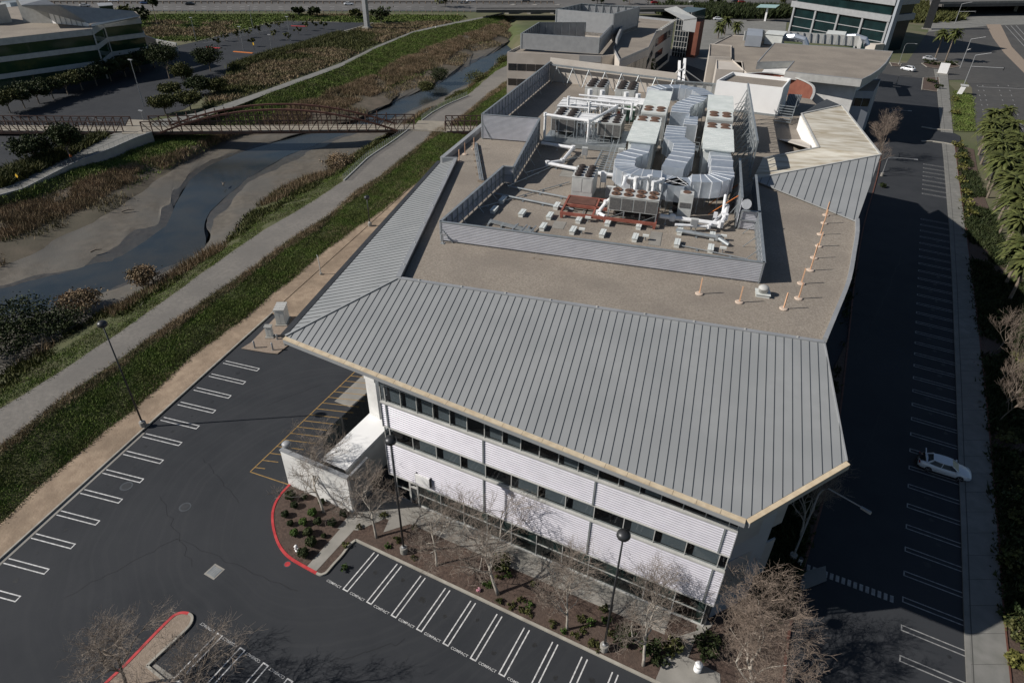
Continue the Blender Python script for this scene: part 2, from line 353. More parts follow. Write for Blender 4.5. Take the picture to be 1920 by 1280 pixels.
def pz(pts, z):
    if isinstance(z, (int, float)): return [np.array(P(x, y, z)) for x, y in pts]
    n = len(pts); return [np.array(P(x, y, np.interp(i/(n-1), [k for k, _ in z], [v for _, v in z]))) for i, (x, y) in enumerate(pts)]
def vnoise(xy, s, seed=0):     # cheap smooth value noise on arrays
    x = xy[..., 0]/s+seed*13.7; y = xy[..., 1]/s+seed*7.3
    return (np.sin(x*1.0+1.3*np.sin(y*.7+seed))+np.sin(y*1.13+1.7*np.sin(x*.61+2*seed))+.5*np.sin(2.3*x+1.9*y)+.5*np.sin(2.9*y-1.7*x+seed))/3
def strip(name, A, B, m, n=120, k=4, amp=0.0, ns=3.0, kind='structure'):
    a = resample(A, n); b = resample(B, n); t = np.linspace(0, 1, k+1)[None, :, None]
    g = a[:, None, :]*(1-t)+b[:, None, :]*t
    if amp:
        w = np.ones(k+1); w[0] = w[-1] = 0
        g[..., 2] += amp*vnoise(g[..., :2], ns)*w[None, :]
    v = g.reshape(-1, 3); idx = np.arange(n*(k+1)).reshape(n, k+1)
    f = np.stack([idx[:-1, :-1], idx[1:, :-1], idx[1:, 1:], idx[:-1, 1:]], -1).reshape(-1, 4)
    e1 = v[f[:, 1]]-v[f[:, 0]]; e2 = v[f[:, 3]]-v[f[:, 0]]
    if np.cross(e1, e2)[:, 2].sum() < 0: f = f[:, ::-1]
    o = npmesh(name, v, f, m); o['kind'] = kind
    o.data.polygons.foreach_set('use_smooth', [True]*len(f))
    return g
def sample_grid(g, N, lo=0.0, hi=1.0):
    n, k = g.shape[0], g.shape[1]
    c = np.cross(g[1:, :-1]-g[:-1, :-1], g[:-1, 1:]-g[:-1, :-1]); ar = np.linalg.norm(c, axis=-1)
    cols = (np.arange(k-1)+.5)/(k-1); ar = ar*((cols >= lo) & (cols <= hi))[None, :]
    # weight near the camera a little more
    pr = ar.ravel()/ar.sum(); ch = RNG.choice(len(pr), N, p=pr); i, j = ch//(k-1), ch % (k-1)
    u = RNG.random(N)[:, None]; w = RNG.random(N)[:, None]
    return (g[i, j]*(1-u)*(1-w)+g[i+1, j]*u*(1-w)+g[i+1, j+1]*u*w+g[i, j+1]*(1-u)*w)
def blades(name, pts, h, w, m, lean=.5, per=1, spread=.15, label=None, cat=None, parent=None, hv=.5):
    N = len(pts)*per; p = np.repeat(pts, per, 0)+np.concatenate([RNG.normal(0, spread, (N, 2)), np.zeros((N, 1))], 1)
    a = RNG.random(N)*2*math.pi; ww = w*(.6+.8*RNG.random(N)); hh = (h if np.isscalar(h) else np.repeat(h, per))*(1-hv+2*hv*RNG.random(N))
    d = np.stack([np.cos(a), np.sin(a), np.zeros(N)], 1)*ww[:, None]/2
    tip = p+np.stack([RNG.normal(0, lean, N)*hh, RNG.normal(0, lean, N)*hh, hh], 1)
    v = np.stack([p-d, p+d, tip], 1).reshape(-1, 3); f = np.arange(3*N).reshape(-1, 3)
    o = npmesh(name, v, f, m, parent, RNG.random(N)); 
    if label: tag(o, label, cat, kind='stuff')
    return o
def leafcloud(cent, radii, N, size, hollow=.35):
    # returns verts, faces of N leaf quads in an uneven ellipsoid made of sub clumps
    k = max(3, N//28); a = RNG.normal(0, 1, (k, 3)); a /= np.linalg.norm(a, axis=1)[:, None]; rr = (hollow+(1-hollow)*RNG.random(k)**.6)
    cl = a*rr[:, None]; cl[:, 2] *= .95
    w = RNG.integers(0, k, N); s = .20+.16*RNG.random(k)
    q = cl[w]+RNG.normal(0, 1, (N, 3))*s[w][:, None]*.7
    p = np.array(cent)+q*np.array(radii)
    n1 = RNG.normal(0, 1, (N, 3)); n1 /= np.linalg.norm(n1, axis=1)[:, None]; n2 = RNG.normal(0, 1, (N, 3)); n2 -= n1*(n1*n2).sum(1)[:, None]; n2 /= np.linalg.norm(n2, axis=1)[:, None]
    sz = size*(.6+.8*RNG.random(N))[:, None]/2
    v = np.stack([p-n1*sz-n2*sz, p+n1*sz-n2*sz, p+n1*sz+n2*sz, p-n1*sz+n2*sz], 1).reshape(-1, 3)
    return v, np.arange(4*N).reshape(-1, 4), np.clip(.5+.25*RNG.normal(0, 1, k)[w]+.15*RNG.normal(0, 1, N), 0, 1)
def ordn(i):
    return ['first','second','third','fourth','fifth','sixth','seventh','eighth','ninth','tenth','eleventh','twelfth','thirteenth','fourteenth','fifteenth','sixteenth','seventeenth','eighteenth','nineteenth','twentieth','twenty first','twenty second','twenty third','twenty fourth','twenty fifth','twenty sixth','twenty seventh','twenty eighth','twenty ninth','thirtieth','thirty first','thirty second'][i]
# ================================================================ ground and setting
chan_px_r = [(-400,1000),(0,800),(118,730),(235,650),(353,575),(470,495),(560,415),(620,375),(680,320),(735,280),(800,230),(860,196),(905,164),(940,140),(980,105)]
chan_px_l = [(-400,430),(0,356),(56,335),(140,297),(208,265),(250,250),(285,244),(369,219),(437,196),(504,171),(638,122),(707,88),(774,60),(818,50),(858,43),(950,25)]
chan = [P(x, y, 1.0) for x, y in chan_px_r]+[P(x, y, 1.0) for x, y in reversed(chan_px_l)]
cx = np.array([p.x for p in chan]); cy = np.array([p.y for p in chan])
gx = np.concatenate([[-4000,-1500,-700], np.arange(-460, 160, 4.0), [300,700,1500,4000]]); gy = np.concatenate([[-1500,-300], np.arange(-40, 620, 4.0), [800,1500,5000]])
X, Y = np.meshgrid(gx, gy, indexing='ij')
ins = np.zeros(X.shape, bool)
for i in range(len(cx)):
    j = (i+1) % len(cx); c = ((cy[i] > Y) != (cy[j] > Y))
    with np.errstate(divide='ignore', invalid='ignore'): xi = (cx[j]-cx[i])*(Y-cy[i])/(cy[j]-cy[i]+1e-12)+cx[i]
    ins ^= c & (X < xi)
Zg = np.where(ins, -6.0, -0.06)
v = np.stack([X, Y, Zg], -1).reshape(-1, 3); idx = np.arange(X.size).reshape(X.shape)
f = np.stack([idx[:-1, :-1], idx[1:, :-1], idx[1:, 1:], idx[:-1, 1:]], -1).reshape(-1, 4)
struct('ground', npmesh('ground', v, f, m_ground))
def sheet(name, pts, m, z=None):
    b = MB(); b.sheet([P(x, y, z) if z is not None else Vector((x, y, 0)) for x, y in pts]) if z is not None else b.sheet(pts)
    return struct(name, b.build(name, m))
K0 = P(0, 1051); K1 = P(413, 677); kd = (K1-K0).normalized()
def kl(t, off=0.0, z=0.0): p = K0+kd*t; return Vector((p.x-kd.y*off, p.y+kd.x*off, z))
# asphalt of the whole site
SW = [(1752,130),(1757,158),(1763,220),(1771,300),(1782,430),(1788,540),(1792,645),(1796,740),(1800,857),(1806,1000),(1811,1152),(1817,1277),(1825,1450)]   # left edge of the far walk's gutter
SWr = [(1776,130),(1779,158),(1786,240),(1797,330),(1811,430),(1824,530),(1836,628),(1848,740),(1859,857),(1870,980),(1882,1152),(1895,1277),(1912,1450)]
sheet('parking_lot', [kl(-45), kl(260)]+[P(x, y, 0) for x, y in SW]+[Vector((30, -10, 0))], m_asph)
b = MB(); b.sheet([P(x, y, .13) for x, y in SW]+[P(x, y, .13) for x, y in reversed(SWr)]); struct('sidewalk', b.build('sidewalk', m_walk))
b = MB()
for a, c in zip(SW[:-1], SW[1:]): b.bar(P(*a, .06), P(*c, .06), .35, .17)
struct('kerb', b.build('kerb', m_walk))
b = MB()       # joint grooves across the walk
a = resample([P(*q, .137) for q in SW], 90); c = resample([P(*q, .137) for q in SWr], 90)
for i in range(90): b.bar(Vector(a[i]), Vector(c[i]), .03, .004)
q = [P(x+9-(1280-y)*.003, y, .138) for x, y in SW]
for i in range(len(q)-1): b.bar(q[i], q[i+1], .08, .004)
struct('sidewalk_joints', b.build('sidewalk_joints', mat('joint_groove', (.07,.07,.065), (.08,.08,.075), 1, .95)))
# left edge kerb, gutter, dirt
b = MB(); b.bar(kl(-45, .10, .08), kl(45, .10, .08), .16, .17); struct('kerb', b.build('kerb', m_kerb))
b = MB(); b.sheet([kl(-45, -.42, .006), kl(-45, .02, .006), kl(17, .02, .006), kl(17, -.42, .006)]); struct('gutter', b.build('gutter', m_conc))
Dp = [(-260,1190),(0,975),(134,860),(188,810),(249,769),(353,672),(403,638),(470,584),(537,531),(611,468),(659,432),(713,395),(745,370),(800,325),(850,285)]
Gp = [(-260,1010),(0,836),(118,746),(235,665),(353,584),(470,504),(547,446),(614,406),(665,361),(710,331),(755,297),(780,278),(815,245),(876,211),(918,175),(950,153),(990,130)]
Lp = [(-260,925),(0,766),(101,705),(201,638),(302,568),(403,494),(497,430),(530,411),(586,378),(640,342),(690,296),(737,265),(769,240),(791,225),(835,198),(880,176),(929,134),(949,124),(975,108)]
C1 = [(-260,860),(0,712),(67,665),(134,618),(185,591),(252,558),(296,531),(356,497),(420,457),(447,430),(470,396),(512,362),(571,336),(615,322),(665,290),(704,258),(743,246),(791,212),(821,194),(875,165),(919,134),(945,114),(970,97)]
Wr = [(-260,690),(0,577),(101,566),(188,541),(286,507),(336,490),(378,466),(390,450),(391,436),(387,422),(388,406),(397,388),(423,363),(470,326),(538,286),(638,249),(700,232),(757,210),(828,181),(870,160),(912,133),(942,110),(962,95)]
Wl = [(-260,590),(0,547),(148,512),(215,496),(262,466),(289,446),(306,434),(314,418),(324,392),(353,343),(386,319),(453,289),(524,262),(588,247),(680,222),(721,201),(751,188),(818,161),(875,131),(905,110),(930,97),(950,85)]
C2 = [(-260,560),(0,504),(70,470),(134,430),(175,416),(235,380),(302,336),(353,300),(403,272),(453,258),(560,245),(660,225),(724,195),(751,175),(801,158),(828,144),(865,124),(889,97),(930,90),(952,78),(976,60)]
R2 = [(-260,480),(0,393),(84,366),(161,339),(215,322),(269,306),(336,283),(403,258),(450,243),(520,215),(580,190),(640,165),(707,140),(751,112),(818,84),(875,64),(942,40)]
Tp = [(-260,450),(0,369),(44,356),(94,336),(150,312),(203,289),(250,275),(289,262),(360,228),(437,203),(504,176),(638,127),(707,91),(774,63),(818,53),(858,45),(945,28)]
Bp = [(-260,430),(0,366),(44,354),(134,308),(215,276),(256,258),(285,248),(369,223),(437,201),(504,175),(638,126),(707,90),(774,62),(818,52),(858,44),(945,27)]
Up = [(-260,405),(0,346),(44,330),(134,289),(201,256),(235,240),(279,228),(369,212),(437,190),(504,167),(638,119),(707,86),(774,59),(818,49),(858,41),(945,24)]
ZP = 1.0
def wig(a, amp, s_=2.5, n=220):
    a = resample(a, n); w = amp*vnoise(a[:, :2], s_, 3)+amp*.5*vnoise(a[:, :2], s_*.37, 6); d = np.gradient(a, axis=0); d /= np.linalg.norm(d[:, :2], axis=1)[:, None]
    a[:, 0] += -d[:, 1]*w; a[:, 1] += d[:, 0]*w; return list(a)
D = wig(pz(Dp, .16), .30); G = wig(pz(Gp, ZP), .16, 1.8); L = wig(pz(Lp, ZP), .14, 1.6); c1 = wig(pz(C1, -3.1), .7, 3.5); wr = wig(pz(Wr, -3.75), .75, 4.2); wl = wig(pz(Wl, -3.75), .9, 4.6); c2 = wig(pz(C2, -3.0), 1.1, 5); r2 = wig(pz(R2, [(0,-1.6),(.5,-1.6),(1,-.3)]), 1.3, 5)
T = pz(Tp, [(0,0),(.13,0),(.3,-1.2),(.42,-1.6),(.5,-.8),(.6,.9),(1,1.0)]); Bz = pz(Bp, [(0,0),(.13,0),(.33,1.1),(1,1.1)]); U = pz(Up, [(0,0),(.13,0),(.33,1.1),(1,1.1)])
Kp = [np.array(kl(t, .18, .15)) for t in (-45,-20,0,20,50,80,110,140,165)]
g_dirt = strip('dirt_strip', Kp, D, m_dirt, 90, 5, .05, 2)
g_bank = strip('grass_bank', D, G, m_soil, 140, 6, .18, 3)
g_path = strip('gravel_path', G, L, m_gpath, 140, 3)
g_b2 = strip('creek_side_bank', L, c1, m_soil, 160, 5, .15, 3)
def mid(a, b_, f_, amp, sd):
    a = resample(a, 260); b_ = resample(b_, 260); t_ = np.clip(f_+amp*vnoise((a[:, :2]+b_[:, :2])/2, 5, sd)+amp*.4*vnoise((a[:, :2]+b_[:, :2])/2, 1.7, sd+1), .05, .97)[:, None]; return list(a*(1-t_)+b_*t_)
w1 = mid(c1, wr, .72, .16, 2); w2 = mid(c2, wl, .70, .22, 4)
g_mud = strip('creek_mud', c1, w1, m_mud, 260, 8, .12, 2.5); strip('wet_mud', w1, wr, m_wetmud, 260, 4, .05, 1.5)
def wiggle(a, s, amp):
    a = resample(a, 260); a[:, 0] += amp*vnoise(a[:, :2], s, 3); a[:, 1] += amp*vnoise(a[:, :2], s, 5); return list(a)
g_mud2 = strip('creek_mud', c2, w2, m_mud, 260, 12, .18, 3); strip('wet_mud', w2, wl, m_wetmud, 260, 5, .06, 1.5)
# the water lies as one flat sheet under the mud's edge
b = MB(); b.sheet([Vector((p[0], p[1], -3.66)) for p in resample(pz(Wr, -3.66), 120)+np.array([1.6,-2.0,0])]+[Vector((p[0], p[1], -3.66)) for p in resample(pz(Wl, -3.66), 120)[::-1]+np.array([-1.6,2.0,0])])
struct('creek_water', b.build('creek_water', m_water))
strip('creek_bed', pz(Wr, -4.2), pz(Wl, -4.2), m_mud, 60, 2)
g_reed = strip('marsh_bank', c2, r2, m_soilbr, 200, 10, .35, 4)
g_gr2 = strip('green_bank', r2, T, m_soil, 160, 6, .3, 4)
g_ramp = strip('concrete_path', Bz, U, m_walk, 120, 2)
# ramp retaining wall
t0 = resample(pz(Tp[1:8], [(0,0),(.15,0),(.7,-1.2),(1,-1.6)]), 30); b0 = resample(pz(Bp[1:7], [(0,0),(.2,0),(.8,1.1),(1,1.1)]), 30)
rw = thing('retaining_wall', 'long pale concrete retaining wall along the ramp beside the creek', 'wall', tuple(b0[15]))
def _f(b):
    for i in range(29):
        a, c = Vector(b0[i]), Vector(b0[i+1])
        b.hexa([(a.x,a.y,-3),(c.x,c.y,-3),(c.x-.25,c.y+.2,-3),(a.x-.25,a.y+.2,-3)], [(a.x,a.y,a.z+.12),(c.x,c.y,c.z+.12),(c.x-.25,c.y+.2,c.z+.12),(a.x-.25,a.y+.2,a.z+.12)])
part('wall', m_panel, rw, _f)
def _f(b):
    for i in range(29):
        a, c = Vector(b0[i]), Vector(b0[i+1]); b.tube([a+Vector((-.1,.1,1.1)), c+Vector((-.1,.1,1.1))], .025, 4)
        b.bar(a+Vector((-.1,.1,.1)), a+Vector((-.1,.1,1.1)), .04)
part('railing', m_steel, rw, _f)
# far lots and freeway
lot2 = [(-300,425),(0,338),(140,281),(232,236),(290,221),(345,205),(385,180),(425,140),(436,121),(511,97),(640,60),(700,43),(636,42),(541,40),(475,51),(370,78),(290,95),(260,60),(-300,120)]
sheet('far_parking_lot', [P(x, y, .0) for x, y in lot2], m_asph)
b = MB(); ln = [(436,121),(511,97),(565,82),(640,60),(700,43)]
for a, c in zip(ln[:-1], ln[1:]): b.bar(P(*a,.08), P(*c,.08), .5, .14)
ln = [(370,78),(475,51),(512,42),(541,40),(636,42)]
for a, c in zip(ln[:-1], ln[1:]): b.bar(P(*a,.08), P(*c,.08), .3, .14)
struct('kerb', b.build('kerb', m_kerb))
b = MB()
for i in range(26):        # stall lines below the diagonal kerb
    t = i/25; x = 440+250*t; y = 122-77*t; p = P(x, y+3, .008); q = P(x+9, y+12-4*t, .008); b.bar(p, q, .12, .004)
for i in range(22):
    t = i/21; x = 380+170*t; y = 80-38*t
    b.bar(P(x, y, .008), P(x+16, y+1.5, .008), .12, .004)
for i in range(7):
    b.bar(P(70+i*17, 262-i*6.8, .008), P(90+i*17, 268-i*6.8, .008), .12, .004)
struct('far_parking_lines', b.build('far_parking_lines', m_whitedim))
fw = [(-200,22),(200,21),(300,20),(640,21),(860,22),(1000,24),(1300,27),(1480,30)]
fwt = [(-200,-60),(1480,-60)]
sheet('freeway', [P(x, y, .03) for x, y in fw]+[P(1480,-55,.03), P(-200,-55,.03)], m_free)
sheet('freeway', [P(1400,40,.02), P(1400,-60,.02), P(2100,-60,.02), P(2100,30,.02)], m_free).location.z = -.01
b = MB()
for yy in (-25,-16,-9,-3,12.5,16.5):
    for i in range(70):
        x = -150+i*24; b.bar(P(x, yy+x*.001, .045), P(x+9, yy+(x+9)*.001, .045), .3, .004)
struct('lane_markings', b.build('lane_markings', m_white))
# right arterial
sheet('road', [Vector((40,100,.0)), Vector((78,100,.0)), P(2050,20,.0), P(1740,60,.0), P(1700,118,.0), P(1790,128,.0), P(1822,165,.0), P(1830,250,.0), P(1836,300,.0)], m_asph_old)
b = MB(); b.sheet([P(1849,46,.03), P(1876,46,.03), P(1897,88,.03), P(1935,128,.03), P(1935,152,.03), P(1883,100,.03), P(1862,72,.03)]); struct('median', b.build('median', m_dg))
b = MB()
for i in range(34):
    for x0, sl in ((1832,.23),(1842,.25),(1871,.30),(1890,.33)):
        y = 160+i*9.0; b.bar(P(x0+(y-160)*sl, y, .012), P(x0+(y-160)*sl+1.2, y+2.0, .012), .22, .004)
for k in range(3):
    y = 60+k*11; b.bar(P(1885+k*10, 48, .012), P(1925+k*10, 92, .012), .3, .004)
b.bar(P(1835,163,.014), P(1925,167,.014), .4, .004)
struct('road_markings', b.build('road_markings', m_whitedim))
# planting strips right of the walk
SWg = [(1790,160),(1815,180),(1826,200),(1829,248),(1800,250),(1786,240)]
sheet('lawn', [P(x, y, .05) for x, y in [(1779,158),(1790,168),(1818,175),(1824,205),(1828,247),(1786,246)]], m_soil)
pl = [(1790,270),(1797,330),(1811,430),(1824,530),(1836,628),(1848,740),(1859,857),(1870,980),(1882,1152),(1895,1277),(1912,1450),(2060,1450),(1990,1000),(1960,700),(1935,560),(1905,500),(1870,430),(1838,350),(1826,280)]
sheet('planting_bed', [P(x, y, .05) for x, y in pl], m_mulch)
b = MB()
for s_ in (pl[:11],):
    for a, c in zip(s_[:-1], s_[1:]): b.bar(P(*a,.08), P(*c,.08), .12, .18)
struct('kerb', b.build('kerb', m_rusted))
sheet('lawn', [P(x, y, .055) for x, y in [(1905,660),(1925,660),(1960,800),(1930,860),(1903,770)]], m_soil)
# driveway crossing the walk
sheet('driveway', [P(x, y, .15) for x, y in [(1752,246),(1790,250),(1800,255),(1802,268),(1789,271),(1770,268),(1748,262)]], m_asph)
b = MB()
for ln in ([(1728,238),(1750,242),(1786,245)], [(1728,265),(1748,265),(1770,268),(1789,272)]):
    for a, c in zip(ln[:-1], ln[1:]): b.bar(P(*a,.1), P(*c,.1), .6, .2)
struct('kerb', b.build('kerb', m_kerb))
# entrance islands top right
def island(pts, m=m_mulch, km=m_kerb, z=.14):
    b = MB(); b.mi = 0; b.sheet([P(x, y, z) for x, y in pts]); b.mi = 1
    for a, c in zip(pts, pts[1:]+pts[:1]): b.bar(P(*a, .07), P(*c, .07), .2, .18)
    return struct('island', b.build('island', [m, km]))
island([(1728,119),(1748,115),(1790,118),(1800,125),(1770,130),(1738,126)])
island([(1731,146),(1760,145),(1762,160),(1757,172),(1728,168)])
island([(1668,117),(1690,120),(1687,125),(1672,124)])
sheet('old_pavement', [P(x, y, .004) for x, y in [(1640,118),(1700,118),(1790,128),(1830,150),(1757,150),(1680,142),(1655,138)]], m_asph_old)
# far concrete plaza behind the campus
sheet('far_plaza', [P(x, y, .01) for x, y in [(1284,120),(1290,70),(1298,33),(1400,38),(1475,42),(1470,80),(1400,110),(1340,140)]], m_walk)
sheet('far_street', [P(x, y, .015) for x, y in [(1300,34),(1480,42),(1700,52),(1700,42),(1480,30),(1300,26)]], m_asph_old)
sheet('far_street', [P(x, y, .018) for x, y in [(1740,60),(1860,48),(1930,46),(1930,30),(1860,28),(1745,42)]], m_walk)
# ---- painted lines -------------------------------------------------
ml = MB()
Lpts = {0:(486.7,691.3),1:(461.3,715.5),2:(433.6,741.9),3:(404.7,768.9),4:(374.7,797.5),5:(342.2,828.8),7:(271.1,896.4),8:(231.3,934.5),9:(187.5,976.4),10:(139.8,1021.7)}
Lst = {0:(424.2,677.5),1:(396.1,701.4),2:(368.3,725.9),3:(338.3,752),4:(306.3,780.6),5:(272.3,810.6),7:(203.9,879.5),8:(159.4,917.8),9:(113.8,957.7),10:(64.1,1001.4)}
def fitline(d):
    ks = np.array(list(d)); A = np.stack([np.ones(len(ks)), ks], 1); B = np.array([P(*d[k], .008) for k in d]); return np.linalg.lstsq(A, B, rcond=None)[0]
fe, fs = fitline(Lpts), fitline(Lst)
def U_(b, s, e, w, z=.008, lw=.1):
    s = Vector((s[0], s[1], z)); e = Vector((e[0], e[1], z)); d = (e-s).normalized(); n = Vector((d.y, -d.x, 0))*w
    b.bar(s, e, lw, .004); b.bar(s+n, e+n, lw, .004); b.bar(e-n*(.5*lw/abs(w))-d*lw/2, e+n*(1+.5*lw/abs(w))-d*lw/2, lw, .0045)
for k in range(0, 15):
    U_(ml, fs[0]+fs[1]*k, fe[0]+fe[1]*k, .5)
E0 = P(642.7, 1104.6); pv = (P(935, 1263)-E0)/6; ud = (P(702,1035)-E0); ud = ud.normalized()
for k in range(0, 15):
    e = E0+pv*k; n = Vector((-ud.y, ud.x, 0)); U_(ml, e+ud*4.25, e, -.45)
F0 = P(417.5,1190.6); pf = (P(503.7,1246.5)-F0)/2
for k in range(0, 14):
    e = F0+pf*k; U_(ml, e-ud*4.6, e, -.48)
struct('parking_lines', ml.build('parking_lines', m_white))
mr_ = MB()
Rp = [(1686.8,1225.4),(1689.4,1169.4),(1692,1118.2),(1693.8,1070),(1696.5,1026.3),(1698.2,982.7),(1699.8,942.9),(1702.4,905.1),(1703.8,873.1),(1705.3,840.5),(1706.8,810),(1708.6,781.1),(1709.8,755.1),(1711,729.9),(1712,705.1),(1712.7,681.7),(1714.2,660.6),(1715,640)]
B_ = np.array([P(*q, .008) for q in Rp]); A_ = np.stack([np.ones(18), np.arange(18)], 1); fr_ = np.linalg.lstsq(A_, B_, rcond=None)[0]
rdv = Vector(fr_[1]).normalized(); rn = Vector((rdv.y, -rdv.x, 0)); LEN = 5.0
for k in range(-3, 46):
    if 34 <= k <= 37: continue
    e = Vector(fr_[0]+fr_[1]*k); s_ = e+rn*LEN+Vector((0,0,0)); U_(mr_, s_, e, -.5)
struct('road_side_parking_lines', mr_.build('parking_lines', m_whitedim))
b = MB()    # zebra crossing in shade
za, zb = P(1516,1064,.008), P(1672,1122,.008)
for i in range(15):
    c = za.lerp(zb, i/14); b.bar(c-rdv*.0-Vector((ud.x, ud.y, 0))*.35, c+Vector((ud.x, ud.y, 0))*.35, .28, .004)
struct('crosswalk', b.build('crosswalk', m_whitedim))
b = MB()    # yellow hatched no-parking zone by the enclosure
ya, yb, yc = P(469,884,.008), P(671,691,.008), P(541,908,.008)
b.bar(ya, yb, .1, .004); b.bar(ya, yc, .1, .004)
for i in range(17):
    p = ya.lerp(yb, (i+.6)/17); q = p+Vector((.95, .31, 0))*1.0*(min(4.4, 1.1+i*.62)); b.bar(p, q, .09, .0045)
struct('yellow_hatching', b.build('yellow_hatching', m_yel))
# lettering
cu = bpy.data.curves.new('lettering', 'FONT'); cu.body = 'COMPACT'; cu.size = .62; cu.align_x = 'CENTER'; cu.align_y = 'CENTER'; cu.space_character = 1.05; cu.offset = .004
to = bpy.data.objects.new('tmp', cu); C.objects.link(to); bpy.context.view_layer.update()
tm = bpy.data.meshes.new_from_object(to.evaluated_get(bpy.context.evaluated_depsgraph_get())); tm.materials.append(m_white); bpy.data.objects.remove(to)
ang = math.atan2(pv.y, pv.x); tw = P(682,1126)-P(657,1109)
tscale = tw.length*1.0/max(.1, max(v_.co.x for v_ in tm.vertices)*2)
tc0 = P(669.5, 1117.7, .009)
for k in range(-1, 12):
    o = bpy.data.objects.new('pavement_lettering', tm); C.objects.link(o); o.location = tc0+pv*k; o.location.z = .009; o.rotation_euler = (0, 0, ang); o.scale = (tscale, tscale, 1); tag(o, 'white COMPACT lettering painted on the parking bay', kind='structure')
tc1 = P(389,1175,.009); pv1 = (P(474,1231,.009)-tc1)/2
for k in range(0, 8):
    o = bpy.data.objects.new('pavement_lettering', tm); C.objects.link(o); o.location = tc1+pv1*k; o.location.z = .009; o.rotation_euler = (0, 0, ang+math.pi); o.scale = (tscale, tscale, 1); tag(o, 'white COMPACT lettering painted on the parking bay', kind='structure')
# ---- planted island and front bed ----------------------------------
redk = [(543.8,909.4),(528,926.6),(517,943.8),(511.7,962.5),(511.7,981),(515.6,1001.6),(523.4,1022),(534.4,1037.5),(547,1048.4),(562.5,1057.8),(578,1066.4),(593.8,1075)]
whk = [(593.8,1075),(601.6,1078),(607,1076.5),(612.5,1073.4),(625,1059),(640.6,1042),(656,1022),(667.5,1013)]
def smoothpoly(pts, n=5):
    out = []
    for i in range(len(pts)-1):
        p0 = pts[max(i-1, 0)]; p1 = pts[i]; p2 = pts[i+1]; p3 = pts[min(i+2, len(pts)-1)]
        for j in range(n):
            t = j/n; out.append(tuple(.5*((2*p1[c])+(-p0[c]+p2[c])*t+(2*p0[c]-5*p1[c]+4*p2[c]-p3[c])*t*t+(-p0[c]+3*p1[c]-3*p2[c]+p3[c])*t**3) for c in (0, 1)))
    out.append(tuple(pts[-1])); return out
def kerb(pts, m, z0=0, zt=.15, w=.17, name='kerb'):
    b = MB(); q = [P(*p, 0) if len(p) == 2 else Vector(p) for p in pts]
    L_ = []; R_ = []
    for i, p in enumerate(q):
        d = (q[min(i+1, len(q)-1)]-q[max(i-1, 0)]).normalized(); n = Vector((-d.y, d.x, 0))*w/2; L_.append(p+n); R_.append(p-n)
    for i in range(len(q)-1):
        z = lambda v, h: (v.x, v.y, h)
        b.hexa([z(R_[i],-.05), z(R_[i+1],-.05), z(L_[i+1],-.05), z(L_[i],-.05)], [z(R_[i],zt), z(R_[i+1],zt), z(L_[i+1],zt), z(L_[i],zt)])
    return struct(name, b.build(name, m))
kerb(smoothpoly(redk), m_red, w=.22); kerb(smoothpoly(whk), m_kerb, w=.2)
kR = P(1340,1331); kerb([P(667.5,1013), kR], m_kerb, w=.22)
bed = [P(x, y, .11) for x, y in smoothpoly(redk, 3)+smoothpoly(whk, 3)]
bedz = [Vector((p.x, p.y, .11)) for p in bed]+[Vector((kR.x, kR.y, .11)), *[Vector((P(x,y).x, P(x,y).y, .11)) for x, y in [(1462,1340),(1472,1240),(1480,1180),(1494,1110),(1518,1025),(1545,930),(1570,800),(1588,640)]], Vector((4.0,52,.11)), Vector((1.5,34.2,.11)), Vector((-31,34.2,.11)), Vector((-31.1,30.3,.11))]
b = MB(); b.sheet(bedz); struct('planting_bed', b.build('planting_bed', m_mulch))
b = MB()   # concrete walks
b.sheet([P(x, y, .13) for x, y in [(575,1062),(591,1072),(688,966),(706,961),(664,961)]])
b.sheet([Vector((x, y, .134)) for x, y in [(-31,31.1),(-27.6,31.2),(-27.2,29.8),(-25.6,31.7),(-1.6,31.8),(-1.6,33.96),(-31,33.96)]])
b.sheet([Vector((x, y, .132)) for x, y in [(-31.2,30.2),(-31.2,28.2),(-29.4,28.9),(-28,31.15),(-31,31.15)]])
b.sheet([P(x, y, .138) for x, y in [(1305,1182),(1262,1195),(1218,1300),(1352,1300),(1350,1262),(1290,1232),(1308,1188),(1322,1186),(1338,1168),(1310,1155)]])
struct('walkway', b.build('walkway', m_conc))
b = MB(); b.sheet([Vector((x, y, .136)) for x, y in [(1.2,38),(5.2,38.2),(9.5,43),(9.3,44.6),(4.5,40.2),(1.5,40)]]); struct('walkway', b.build('walkway', m_walk))
# concrete apron by the dock
b = MB(); b.sheet([P(x, y, .01) for x, y in [(686,698),(627,752),(656,763),(700,725),(712,700)]]); struct('dock_apron', b.build('dock_apron', m_conc))
b = MB(); b.sheet([P(x, y, .12) for x, y in [(517,594),(470,642),(452,653),(500,661),(520,663),(548,641),(560,600),(545,575)]]); struct('utility_pad', b.build('utility_pad', m_dg))
# lower left island
isl = smoothpoly([(205,1276),(237,1246),(286,1195),(310,1170.6),(327.5,1154.7),(342,1149.8),(354,1151)], 4); isw = smoothpoly([(354,1151),(360.5,1156),(359,1168),(347,1183),(310,1217),(276,1249)], 4)
kerb([(130,1350)]+isl, m_red, w=.24); kerb(isw, m_kerb, w=.2); kerb([(276,1249),(340,1302),(420,1370)], m_kerb, w=.2)
b = MB(); b.sheet([P(x, y, .12) for x, y in [(130,1350)]+isl+isw+[(340,1302),(420,1370)]]); struct('island', b.build('island', m_dg))
b = MB(); b.sheet([P(x, y, .006) for x, y in [(292,1243),(282,1252),(420,1360),(440,1352)]]); struct('gutter', b.build('gutter', m_conc))
